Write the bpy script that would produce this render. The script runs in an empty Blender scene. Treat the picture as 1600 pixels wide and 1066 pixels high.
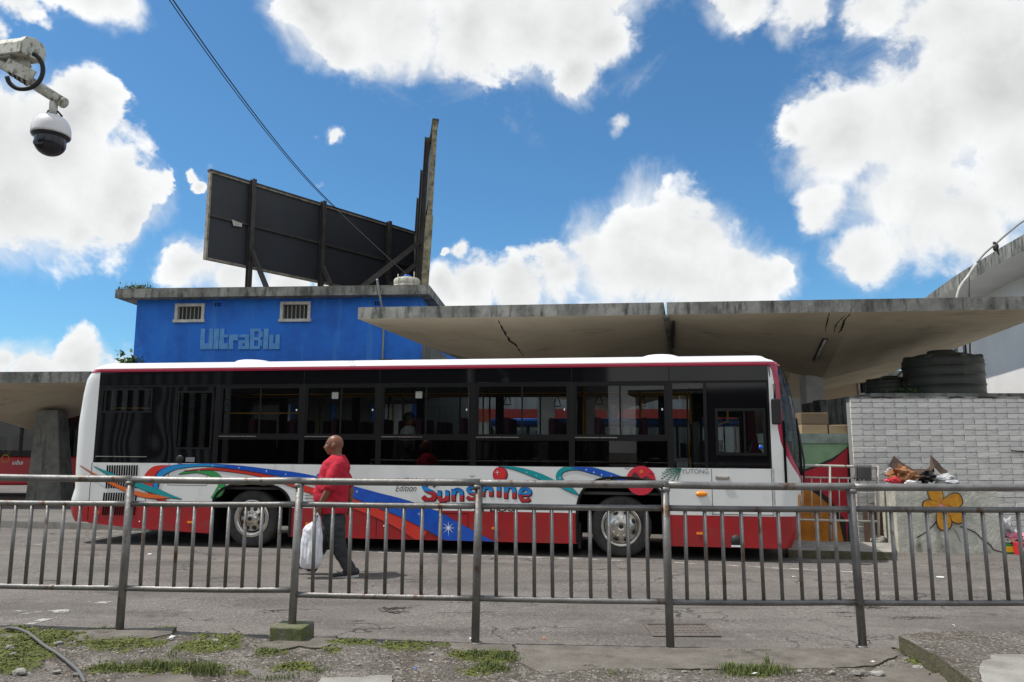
import bpy, math, random
import numpy as np
from mathutils import Vector, Matrix, noise as mnoise
from mathutils.geometry import tessellate_polygon
rnd = random.Random(7)
SC = bpy.context.scene
COL = SC.collection

# ---------------------------------------------------------------- camera
F = 1180.0
HY = 703.0
TILT = math.atan((HY - 533) / F)
cam_d = bpy.data.cameras.new('camera')
cam = bpy.data.objects.new('camera', cam_d)
COL.objects.link(cam)
cam.location = (0, 0, 1.6)
cam.rotation_euler = (math.pi / 2 + TILT, 0, 0)
cam_d.sensor_width = 36
cam_d.lens = F / 1600 * 36
cam_d.clip_start = 0.05
cam_d.clip_end = 3000
SC.camera = cam
SC.view_settings.view_transform = 'Standard'
SC.view_settings.look = 'None'
SC.view_settings.exposure = 0.0
SC.view_settings.gamma = 1
SC.view_settings.use_curve_mapping = False
SC.render.engine = 'CYCLES'
SC.cycles.max_bounces = 10
SC.cycles.transparent_max_bounces = 16
SC.cycles.glossy_bounces = 4
SC.cycles.transmission_bounces = 6

CAM = Vector((0, 0, 1.6))
UPV = Vector((0, -math.sin(TILT), math.cos(TILT)))
FWV = Vector((0, math.cos(TILT), math.sin(TILT)))

def ray(px, py):
    px, py = float(px), float(py)
    return Vector((px - 800, 0, 0)) + (533 - py) * UPV + F * FWV

def at(px, py, Y):
    v = ray(px, py)
    return CAM + v * (Y / v.y)

SLOPE = .006
def gz(x):
    return -SLOPE * x

def gnd(px, py):
    v = ray(px, py)
    return CAM + v * (-1.6 / (v.z + SLOPE * v.x))

# ---------------------------------------------------------------- sun and sky
SUN_EL = math.radians(63)
sun_dir = Vector((-math.cos(SUN_EL), -0.02, math.sin(SUN_EL))).normalized()
sl = bpy.data.lights.new('sun', 'SUN')
sl.energy = 4.2
sl.angle = math.radians(.53)
sl.color = (1.0, .955, .89)
so = bpy.data.objects.new('sun', sl)
COL.objects.link(so)
so.rotation_euler = sun_dir.to_track_quat('Z', 'Y').to_euler()

W = bpy.data.worlds.new('World')
SC.world = W
W.use_nodes = True
wn = W.node_tree
wn.nodes.clear()
WO = wn.nodes.new('ShaderNodeOutputWorld')
BG = wn.nodes.new('ShaderNodeBackground')
BG.inputs['Strength'].default_value = 0.1
wn.links.new(BG.outputs[0], WO.inputs[0])
SKY = wn.nodes.new('ShaderNodeTexSky')
SKY.sky_type = 'NISHITA'
SKY.sun_disc = False
SKY.sun_elevation = SUN_EL
SKY.sun_rotation = math.atan2(sun_dir.x, sun_dir.y)
SKY.air_density = 1.0
SKY.dust_density = 0.8
SKY.ozone_density = 1.6
SKY.altitude = 400

CLOUDS = [  # px, py, radius px, in the photograph's frame
 (-10,245,125),(80,235,95),(150,300,88),(40,330,90),(-120,260,160),(120,190,60),(195,330,45),(100,345,50),
 (150,-5,48),(185,5,38),(35,0,52),(-20,45,40),(110,-30,60),(160,20,26),
 (500,10,55),(560,70,48),(620,30,80),(720,40,90),(800,40,90),(890,40,95),(945,55,55),(905,130,42),(958,208,14),(560,-20,80),(700,-60,120),(900,-60,120),
 (1170,5,44),(1270,5,52),(1330,210,95),(1450,170,150),(1580,100,200),(1620,280,140),(1430,320,105),(1350,395,50),(1285,308,46),(1520,330,90),(1380,20,50),(1480,40,100),(1245,200,28),
 (1000,378,66),(1090,385,64),(1150,408,50),(1195,430,42),(930,385,46),(860,408,38),(1030,395,84),(960,420,75),(1100,420,78),(1175,430,52),(880,432,55),(820,450,45),(740,450,42),(690,450,38),(905,375,32),
 (300,420,44),(360,435,50),(440,440,46),(520,450,40),(265,425,18),
 (303,262,20),(312,285,20),(725,398,24),(700,395,12),(510,219,16),(488,216,8),(285,368,13),(492,292,10),
 (120,555,42),(60,580,50),(175,560,32),(0,575,36),(185,540,18),(230,560,30)]

def _wmath(op, a, b=None, c=None, clamp=False):
    n = wn.nodes.new('ShaderNodeMath'); n.operation = op; n.use_clamp = clamp
    for i, v in enumerate((a, b, c)):
        if v is None: continue
        if isinstance(v, (int, float)): n.inputs[i].default_value = v
        else: wn.links.new(v, n.inputs[i])
    return n.outputs[0]

tc = wn.nodes.new('ShaderNodeTexCoord')
DIR = tc.outputs['Generated']
def _wnoise(scale, detail, rough, offset=(0,0,0), dist=0.0):
    n = wn.nodes.new('ShaderNodeTexNoise')
    n.inputs['Scale'].default_value = scale; n.inputs['Detail'].default_value = detail
    n.inputs['Roughness'].default_value = rough; n.inputs['Distortion'].default_value = dist
    m = wn.nodes.new('ShaderNodeVectorMath'); m.operation = 'ADD'; m.inputs[1].default_value = offset
    wn.links.new(DIR, m.inputs[0]); wn.links.new(m.outputs[0], n.inputs['Vector'])
    return n
# warp the lookup so the blobs lose their round outline
wz = _wnoise(7.0, 5, .6, (3,1,2))
wsub = wn.nodes.new('ShaderNodeVectorMath'); wsub.operation = 'SUBTRACT'; wsub.inputs[1].default_value = (.5,.5,.5)
wn.links.new(wz.outputs['Color'], wsub.inputs[0])
wsc = wn.nodes.new('ShaderNodeVectorMath'); wsc.operation = 'MULTIPLY_ADD'; wsc.inputs[1].default_value = (.105,.105,.105)
wn.links.new(wsub.outputs[0], wsc.inputs[0]); wn.links.new(DIR, wsc.inputs[2])
WARP = wsc.outputs[0]
acc = None
for (px, py, r) in CLOUDS:
    c = ray(px, py).normalized(); c2 = ray(px + r, py).normalized(); rr = (c - c2).length
    n = wn.nodes.new('ShaderNodeVectorMath'); n.operation = 'DISTANCE'
    n.inputs[1].default_value = c
    wn.links.new(WARP, n.inputs[0])
    dd = _wmath('MULTIPLY_ADD', n.outputs['Value'], 1 / rr, .38 if r < 34 else .0)
    acc = dd if acc is None else _wmath('SMOOTH_MIN', acc, dd, .25)
# unseen broken cumulus beyond the frame, cover raised to whiten the fill light
gen = _wnoise(2.2, 3, .5, (5, 2, 9))
gmap = wn.nodes.new('ShaderNodeMapRange'); gmap.inputs['From Min'].default_value = .36; gmap.inputs['From Max'].default_value = .55
gmap.inputs['To Min'].default_value = 1.9; gmap.inputs['To Max'].default_value = .3
wn.links.new(gen.outputs['Fac'], gmap.inputs['Value'])
vc = wn.nodes.new('ShaderNodeVectorMath'); vc.operation = 'DISTANCE'; vc.inputs[1].default_value = FWV
wn.links.new(DIR, vc.inputs[0])
inside = wn.nodes.new('ShaderNodeMapRange'); inside.inputs['From Min'].default_value = .74; inside.inputs['From Max'].default_value = .86
wn.links.new(vc.outputs['Value'], inside.inputs['Value'])
mixd = wn.nodes.new('ShaderNodeMix'); mixd.data_type = 'FLOAT'
wn.links.new(inside.outputs[0], mixd.inputs['Factor']); wn.links.new(acc, mixd.inputs[2]); wn.links.new(gmap.outputs[0], mixd.inputs[3])
D = mixd.outputs[0]
n1 = _wnoise(11, 10, .60, (0, 0, 0), .35)
n2 = _wnoise(6, 5, .55, (1, 7, 3))
f1 = _wmath('MULTIPLY_ADD', n1.outputs['Fac'], -2.3, 1.15)
f2 = _wmath('ADD', D, f1)
dens = wn.nodes.new('ShaderNodeMapRange'); dens.interpolation_type = 'SMOOTHSTEP'
dens.inputs['From Min'].default_value = 1.26
wn.links.new(_wmath('MULTIPLY_ADD', n2.outputs['Fac'], -1.9, 1.72), dens.inputs['From Max'])
wn.links.new(f2, dens.inputs['Value'])
# cloud brightness: sunlit rims and tops, greyer thick middles and undersides
off = _wnoise(11, 7, .56, tuple(sun_dir * .04), .35)
rel = _wmath('SUBTRACT', n1.outputs['Fac'], off.outputs['Fac'])
thick = wn.nodes.new('ShaderNodeMapRange'); thick.inputs['From Min'].default_value = 1.0; thick.inputs['From Max'].default_value = .15
wn.links.new(f2, thick.inputs['Value'])
b1 = _wmath('MULTIPLY_ADD', rel, .42, 1.0)
b2 = _wmath('MULTIPLY', thick.outputs[0], _wmath('MULTIPLY_ADD', n2.outputs['Fac'], -1.5, 1.2))
b3 = _wmath('MULTIPLY_ADD', b2, -.40, b1)
ccol = wn.nodes.new('ShaderNodeVectorMath'); ccol.operation = 'SCALE'; ccol.inputs[0].default_value = (9.5, 9.65, 9.7)
wn.links.new(b3, ccol.inputs['Scale'])
skyg = wn.nodes.new('ShaderNodeVectorMath'); skyg.operation = 'MULTIPLY'; skyg.inputs[1].default_value = (.68, 1.18, 1.43)
wn.links.new(SKY.outputs[0], skyg.inputs[0])
mixc = wn.nodes.new('ShaderNodeMix'); mixc.data_type = 'RGBA'
n3 = _wnoise(9, 9, .62, (4, 4, 8), .7)
veil = wn.nodes.new('ShaderNodeMapRange'); veil.interpolation_type = 'SMOOTHSTEP'
veil.inputs['From Min'].default_value = 1.45; veil.inputs['From Max'].default_value = .05; veil.inputs['To Max'].default_value = .95
wn.links.new(_wmath('ADD', D, _wmath('MULTIPLY_ADD', n3.outputs['Fac'], -2.4, 1.12)), veil.inputs['Value'])
wn.links.new(_wmath('MAXIMUM', dens.outputs[0], veil.outputs[0]), mixc.inputs['Factor']); wn.links.new(skyg.outputs[0], mixc.inputs[6]); wn.links.new(ccol.outputs[0], mixc.inputs[7])
wn.links.new(mixc.outputs[2], BG.inputs['Color'])

# ---------------------------------------------------------------- materials
def lin(c):
    return tuple((v / 12.92 if v <= .04045 else ((v + .055) / 1.055) ** 2.4) for v in c)
def hexc(h):
    return lin(tuple(int(h[i:i+2], 16) / 255 for i in (0, 2, 4)))

def mat(name, col, rough=.6, metal=0.0, col2=None, nscale=3.0, lo=.35, hi=.65, bump=0.0, bscale=60.0, coat=0.0,
        streak=None, streak_scale=(6, 6, .5), streak_lo=.55, streak_hi=.75, detail=6, spec=.5, randv=0.0, rough2=None):
    m = bpy.data.materials.new(name); m.use_nodes = True
    nt = m.node_tree; L = nt.links
    p = nt.nodes['Principled BSDF']
    p.inputs['Roughness'].default_value = rough; p.inputs['Metallic'].default_value = metal
    p.inputs['Coat Weight'].default_value = coat; p.inputs['Coat Roughness'].default_value = .06
    p.inputs['Specular IOR Level'].default_value = spec
    p.inputs['Base Color'].default_value = (*col, 1)
    t = nt.nodes.new('ShaderNodeTexCoord')
    out = None
    def noi(sc, det, vec=None, ro=.6):
        n = nt.nodes.new('ShaderNodeTexNoise'); n.inputs['Scale'].default_value = sc
        n.inputs['Detail'].default_value = det; n.inputs['Roughness'].default_value = ro
        L.new(vec or t.outputs['Object'], n.inputs['Vector']); return n
    def ramp(v, a, b):
        r = nt.nodes.new('ShaderNodeMapRange'); r.inputs['From Min'].default_value = a; r.inputs['From Max'].default_value = b
        L.new(v, r.inputs['Value']); return r.outputs[0]
    def mix(f, a, b):
        x = nt.nodes.new('ShaderNodeMix'); x.data_type = 'RGBA'
        L.new(f, x.inputs['Factor'])
        for i, v in ((6, a), (7, b)):
            if isinstance(v, tuple): x.inputs[i].default_value = (*v, 1)
            else: L.new(v, x.inputs[i])
        return x.outputs[2]
    cur = col
    if col2 is not None:
        n = noi(nscale, detail); f = ramp(n.outputs['Fac'], lo, hi)
        cur = mix(f, col, col2)
        if rough2 is not None:
            r = nt.nodes.new('ShaderNodeMapRange'); r.inputs['To Min'].default_value = rough; r.inputs['To Max'].default_value = rough2
            L.new(f, r.inputs['Value']); L.new(r.outputs[0], p.inputs['Roughness'])
    if streak is not None:
        mp = nt.nodes.new('ShaderNodeMapping'); mp.inputs['Scale'].default_value = streak_scale
        L.new(t.outputs['Object'], mp.inputs['Vector'])
        n = noi(1.0, 6, mp.outputs[0]); f = ramp(n.outputs['Fac'], streak_lo, streak_hi)
        cur = mix(f, cur, streak)
    if randv:
        oi = nt.nodes.new('ShaderNodeObjectInfo')
        h = nt.nodes.new('ShaderNodeHueSaturation')
        r = nt.nodes.new('ShaderNodeMapRange'); r.inputs['To Min'].default_value = 1 - randv; r.inputs['To Max'].default_value = 1 + randv
        L.new(oi.outputs['Random'], r.inputs['Value']); L.new(r.outputs[0], h.inputs['Value'])
        if isinstance(cur, tuple): h.inputs['Color'].default_value = (*cur, 1)
        else: L.new(cur, h.inputs['Color'])
        cur = h.outputs[0]
    if not isinstance(cur, tuple): L.new(cur, p.inputs['Base Color'])
    if bump:
        n = noi(bscale, 5); b = nt.nodes.new('ShaderNodeBump'); b.inputs['Strength'].default_value = bump; b.inputs['Distance'].default_value = .02
        L.new(n.outputs['Fac'], b.inputs['Height']); L.new(b.outputs[0], p.inputs['Normal'])
    return m

def glass(name, tint, gloss=1.0, rough=.0, wavy=0.0):
    m = bpy.data.materials.new(name); m.use_nodes = True; nt = m.node_tree; L = nt.links
    nt.nodes.clear()
    o = nt.nodes.new('ShaderNodeOutputMaterial'); tr = nt.nodes.new('ShaderNodeBsdfTransparent'); gl = nt.nodes.new('ShaderNodeBsdfGlossy')
    tr.inputs['Color'].default_value = (*tint, 1); gl.inputs['Roughness'].default_value = rough
    fr = nt.nodes.new('ShaderNodeFresnel'); fr.inputs['IOR'].default_value = 1.5
    mx = nt.nodes.new('ShaderNodeMixShader')
    L.new(fr.outputs[0], mx.inputs[0]); L.new(tr.outputs[0], mx.inputs[1]); L.new(gl.outputs[0], mx.inputs[2]); L.new(mx.outputs[0], o.inputs[0])
    if wavy:
        t = nt.nodes.new('ShaderNodeTexCoord'); n = nt.nodes.new('ShaderNodeTexNoise'); n.inputs['Scale'].default_value = 1.6
        n.inputs['Detail'].default_value = 1
        b = nt.nodes.new('ShaderNodeBump'); b.inputs['Strength'].default_value = wavy; b.inputs['Distance'].default_value = .05
        L.new(t.outputs['Object'], n.inputs['Vector']); L.new(n.outputs['Fac'], b.inputs['Height']); L.new(b.outputs[0], gl.inputs['Normal'])
    return m

M = {}
M['white_paint'] = mat('white_paint', (.80, .81, .79), .24, coat=.35, col2=(.66, .67, .64), nscale=1.3, lo=.45, hi=.8, streak=(.50, .49, .45), streak_scale=(3, 3, 1.2), streak_lo=.60, streak_hi=.85)
M['roof_white'] = mat('roof_white', (.86, .86, .86), .3, coat=.3)
M['red_paint'] = mat('red_paint', (.40, .012, .018), .30, coat=.3, col2=(.27, .022, .022), nscale=2, lo=.42, hi=.75, streak=(.20, .07, .055), streak_scale=(2.5, 2.5, 4), streak_lo=.56, streak_hi=.80)
M['trim_red'] = mat('trim_red', (.42, .02, .06), .25, coat=.5)
M['gloss_black'] = mat('gloss_black', (.006, .006, .007), .05, spec=.45)
def _wavy():
    m = mat('wavy_black', (.006, .006, .007), .03, spec=.6); nt = m.node_tree; p = nt.nodes['Principled BSDF']
    t = nt.nodes.new('ShaderNodeTexCoord'); n = nt.nodes.new('ShaderNodeTexNoise'); n.inputs['Scale'].default_value = 1.5; n.inputs['Detail'].default_value = 0
    bb = nt.nodes.new('ShaderNodeBump'); bb.inputs['Strength'].default_value = .16; bb.inputs['Distance'].default_value = .05
    nt.links.new(t.outputs['Object'], n.inputs['Vector']); nt.links.new(n.outputs['Fac'], bb.inputs['Height']); nt.links.new(bb.outputs[0], p.inputs['Normal']); return m
M['wavy_black'] = _wavy()
M['black'] = mat('black', (.012, .012, .013), .5)
M['matt_black'] = mat('matt_black', (.008, .008, .008), .9, spec=.1)
M['rubber'] = mat('rubber', (.022, .022, .022), .75, col2=(.05, .047, .042), nscale=8, bump=.2, bscale=40)
M['frame_black'] = mat('frame_black', (.010, .010, .011), .3, spec=.3)
M['window_glass'] = glass('window_glass', (.78, .80, .80))
M['lower_glass'] = glass('lower_glass', (.42, .42, .42))
M['clear_glass'] = glass('clear_glass', (.93, .95, .95))
M['seat_red'] = mat('seat_red', (.10, .018, .03), .8, col2=(.05, .02, .05), nscale=12)
M['interior'] = mat('interior', (.25, .25, .24), .7)
M['interior_dark'] = mat('interior_dark', (.05, .05, .05), .8)
M['yellow'] = mat('yellow_rail', (.50, .26, .015), .5)
M['orange_lamp'] = mat('orange_lamp', (.95, .30, .01), .2, coat=.5)
M['chrome'] = mat('chrome', (.75, .73, .68), .22, 1.0, col2=(.40, .37, .32), nscale=7, rough2=.45)
M['hub_dark'] = mat('hub_dark', (.02, .02, .02), .6)
M['headlamp'] = mat('headlamp', (.7, .7, .7), .08, .6)
M['blue_decal'] = mat('blue_decal', (.012, .075, .46), .25, coat=.4, col2=(.01, .11, .56), nscale=6)
M['sky_decal'] = mat('sky_decal', (.02, .28, .62), .25, coat=.4)
M['teal_decal'] = mat('teal_decal', (.01, .33, .36), .25, coat=.4)
M['green_decal'] = mat('green_decal', (.05, .33, .09), .25, coat=.4)
M['palm_decal'] = mat('palm_decal', (.005, .13, .08), .3, coat=.3)
M['red_decal'] = mat('red_decal', (.68, .045, .03), .25, coat=.4)
M['orange_decal'] = mat('orange_decal', (.80, .16, .03), .25, coat=.4)
M['outline_decal'] = mat('outline_decal', (.015, .012, .018), .4)
M['star_decal'] = mat('star_decal', (.85, .9, .95), .4)
M['sun_decal'] = mat('sun_decal', (.66, .03, .06), .25, coat=.4)
M['brown_decal'] = mat('brown_decal', (.10, .03, .03), .4)
M['grey_decal'] = mat('grey_decal', (.22, .23, .24), .4)
M['galv'] = mat('galvanised_steel', (.27, .262, .25), .5, .6, col2=(.16, .155, .15), nscale=5, lo=.35, hi=.7, bump=.25, bscale=30,
                streak=(.13, .075, .045), streak_scale=(7, 7, 4), streak_lo=.60, streak_hi=.68, randv=.16)
M['concrete'] = mat('stained_concrete', (.30, .30, .27), .9, col2=(.13, .13, .12), nscale=1.6, bump=.5, bscale=12,
                    streak=(.05, .052, .046), streak_scale=(6.5, 6.5, 1.6), streak_lo=.48, streak_hi=.66)
M['soffit'] = mat('canopy_soffit', (.68, .60, .45), .9, col2=(.56, .49, .36), nscale=.9, bump=.15, bscale=6,
                  streak=(.16, .13, .09), streak_scale=(.7, 2.2, 1), streak_lo=.60, streak_hi=.8)
M['crack'] = mat('crack', (.03, .025, .02), .95)
M['column_paint'] = mat('column_paint', (.62, .61, .60), .85, col2=(.50, .49, .48), nscale=3)
M['blue_wall'] = mat('blue_wall', (.010, .165, .66), .7, col2=(.008, .115, .50), nscale=.9, lo=.42, hi=.60, bump=.5, bscale=9,
                     streak=(.035, .20, .62), streak_scale=(3.5, 3.5, .35), streak_lo=.54, streak_hi=.72)
M['light_blue'] = mat('light_blue', (.16, .42, .76), .7, col2=(.10, .32, .70), nscale=5)
M['frame_white'] = mat('frame_white', (.62, .61, .57), .7, col2=(.4, .39, .36), nscale=5)
M['bar_grey'] = mat('bar_grey', (.27, .28, .26), .6)
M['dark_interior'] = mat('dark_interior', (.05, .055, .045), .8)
M['board_back'] = mat('board_back', (.030, .034, .042), .55, col2=(.022, .025, .031), nscale=.8)
M['board_frame'] = mat('board_frame', (.34, .32, .27), .8, col2=(.16, .13, .10), nscale=5)
M['board_edge'] = mat('board_edge', (.33, .29, .19), .9, col2=(.12, .11, .07), nscale=5, lo=.4, hi=.6)
M['dark_steel'] = mat('dark_steel', (.075, .07, .068), .6, .3, col2=(.045, .04, .036), nscale=4)
M['tank_white'] = mat('tank_white', (.62, .60, .52), .6, col2=(.35, .33, .26), nscale=6)
M['tank_black'] = mat('tank_black', (.028, .029, .028), .5, col2=(.05, .055, .042), nscale=3, lo=.4, hi=.75, streak=(.07, .085, .05), streak_scale=(4, 4, .8), streak_lo=.6, streak_hi=.75)
M['brick'] = mat('painted_brick', (.78, .77, .73), .85, col2=(.62, .61, .58), nscale=4, lo=.35, hi=.75, bump=.4, bscale=25, randv=.07,
                 streak=(.17, .17, .16), streak_scale=(9, 9, 14), streak_lo=.62, streak_hi=.75)
M['mortar'] = mat('mortar', (.30, .30, .29), .95)
M['green_mural'] = mat('green_mural', (.26, .42, .24), .8, col2=(.2, .34, .2), nscale=4)
M['mint'] = mat('mint_plaster', (.30, .38, .34), .85, col2=(.18, .22, .2), nscale=5)
M['red_mural'] = mat('red_mural', (.55, .015, .035), .7, col2=(.4, .015, .03), nscale=4)
M['orange_mural'] = mat('orange_mural', (.60, .23, .02), .8, col2=(.42, .14, .015), nscale=4)
M['black_mural'] = mat('black_mural', (.018, .018, .02), .7)
M['plaster'] = mat('whitewashed_plaster', (.60, .60, .53), .9, col2=(.42, .42, .36), nscale=5, bump=.7, bscale=22,
                   streak=(.17, .16, .13), streak_scale=(5, 5, 2.2), streak_lo=.54, streak_hi=.74)
M['petal'] = mat('petal_orange', (.66, .32, .02), .85, col2=(.48, .20, .02), nscale=11, streak=(.45, .38, .20), streak_scale=(14, 14, 14), streak_lo=.60, streak_hi=.70)
M['rust_white'] = mat('rusty_white_steel', (.52, .50, .45), .6, .1, col2=(.20, .10, .05), nscale=9, lo=.58, hi=.66)
M['cardboard'] = mat('cardboard', (.085, .052, .036), .9, col2=(.05, .03, .022), nscale=5)
M['paper_brown'] = mat('paper_brown', (.34, .15, .06), .8, col2=(.22, .09, .04), nscale=14)
M['carton'] = mat('carton', (.42, .32, .19), .85, col2=(.34, .25, .15), nscale=2)
M['carton_dark'] = mat('carton_dark', (.22, .16, .10), .85, col2=(.17, .12, .07), nscale=2)
M['plastic_clear'] = mat('plastic_clear', (.45, .46, .48), .15, spec=.8)
M['bag_white'] = mat('bag_white', (.80, .80, .82), .35, col2=(.66, .68, .74), nscale=6)
M['red_plastic'] = mat('red_plastic', (.55, .03, .05), .4)
M['green_plastic'] = mat('green_plastic', (.02, .25, .07), .4)
M['yellow_plastic'] = mat('yellow_plastic', (.8, .55, .02), .4)
M['pink_paper'] = mat('pink_paper', (.65, .25, .33), .6)
M['cloth_grey'] = mat('cloth_grey', (.13, .13, .13), .95)
M['white_wall'] = mat('white_render', (.86, .85, .83), .85, col2=(.78, .77, .75), nscale=.7, streak=(.3, .3, .3), streak_scale=(3, 3, 3), streak_lo=.70, streak_hi=.76)
M['beige'] = mat('beige_render', (.55, .46, .32), .85, col2=(.45, .37, .26), nscale=.8)
M['shed_grey'] = mat('shed_grey', (.45, .48, .48), .6, streak=(.3, .32, .32), streak_scale=(6, 1, .1), streak_lo=.4, streak_hi=.6)
M['shed_red'] = mat('shed_red', (.45, .05, .04), .6)
M['bus_blue'] = mat('bus_blue', (.02, .16, .62), .35)
M['bus_red'] = mat('bus_red', (.55, .015, .03), .3, coat=.3)
M['leaf'] = mat('leaf', (.06, .12, .02), .6, randv=.2)
M['moss'] = mat('moss', (.13, .19, .025), .9, col2=(.05, .085, .015), nscale=25, bump=1, bscale=90)
M['moss_leaf'] = mat('moss_leaf', (.17, .19, .045), .8, col2=(.08, .10, .02), nscale=9)
M['grass'] = mat('grass', (.15, .18, .05), .7, col2=(.08, .11, .03), nscale=7)
M['stone'] = mat('stone', (.30, .29, .27), .9, col2=(.16, .155, .14), nscale=9, bump=.6, bscale=30, randv=.25)
M['litter_white'] = mat('litter_white', (.62, .62, .60), .6)
M['litter_blue'] = mat('litter_blue', (.02, .15, .6), .5)
M['block_moss'] = mat('mossy_block', (.17, .16, .12), .95, col2=(.09, .12, .03), nscale=7, bump=.7, bscale=25)
M['cable'] = mat('cable_black', (.012, .012, .013), .6)
M['hose'] = mat('hose_grey', (.12, .12, .12), .6)
M['pier'] = mat('pier_concrete', (.20, .20, .18), .95, col2=(.12, .12, .105), nscale=3, bump=.5, bscale=15, streak=(.05, .05, .045), streak_scale=(4, 4, .8), streak_lo=.55, streak_hi=.7)
M['iron'] = mat('cast_iron', (.15, .13, .115), .85, .1, col2=(.11, .09, .078), nscale=8)
M['cam_paint'] = mat('camera_white_paint', (.62, .62, .54), .5, col2=(.40, .38, .25), nscale=14, lo=.55, hi=.72,
                     streak=(.19, .17, .11), streak_scale=(30, 30, 22), streak_lo=.50, streak_hi=.64)
M['cam_white'] = mat('camera_white', (.78, .78, .78), .35)
M['cam_black'] = mat('camera_black', (.02, .02, .028), .22)
M['skin'] = mat('skin_brown', (.235, .098, .052), .42, col2=(.18, .07, .038), nscale=9)
M['tee'] = mat('red_tee', (.56, .014, .04), .9, col2=(.42, .010, .03), nscale=7, bump=.3, bscale=120)
M['trousers'] = mat('charcoal_trousers', (.022, .024, .026), .85, col2=(.04, .042, .044), nscale=5)
M['shoe'] = mat('dark_shoe', (.03, .03, .033), .6)
M['sole'] = mat('pale_sole', (.55, .55, .52), .7)
M['eye'] = mat('eye_white', (.6, .58, .55), .3)

# ---------------------------------------------------------------- mesh builder
def link(o, parent=None):
    COL.objects.link(o)
    if parent is not None: o.parent = parent
    return o

def tag(o, label=None, cat=None, group=None, kind=None):
    if label: o['label'] = label
    if cat: o['category'] = cat
    if group: o['group'] = group
    if kind: o['kind'] = kind
    return o

def empty(name, loc=(0, 0, 0), label=None, cat=None, group=None, rot=None):
    o = bpy.data.objects.new(name, None); o.empty_display_size = .2
    link(o); o.location = loc
    if rot is not None: o.rotation_euler = rot
    return tag(o, label, cat, group)

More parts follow.
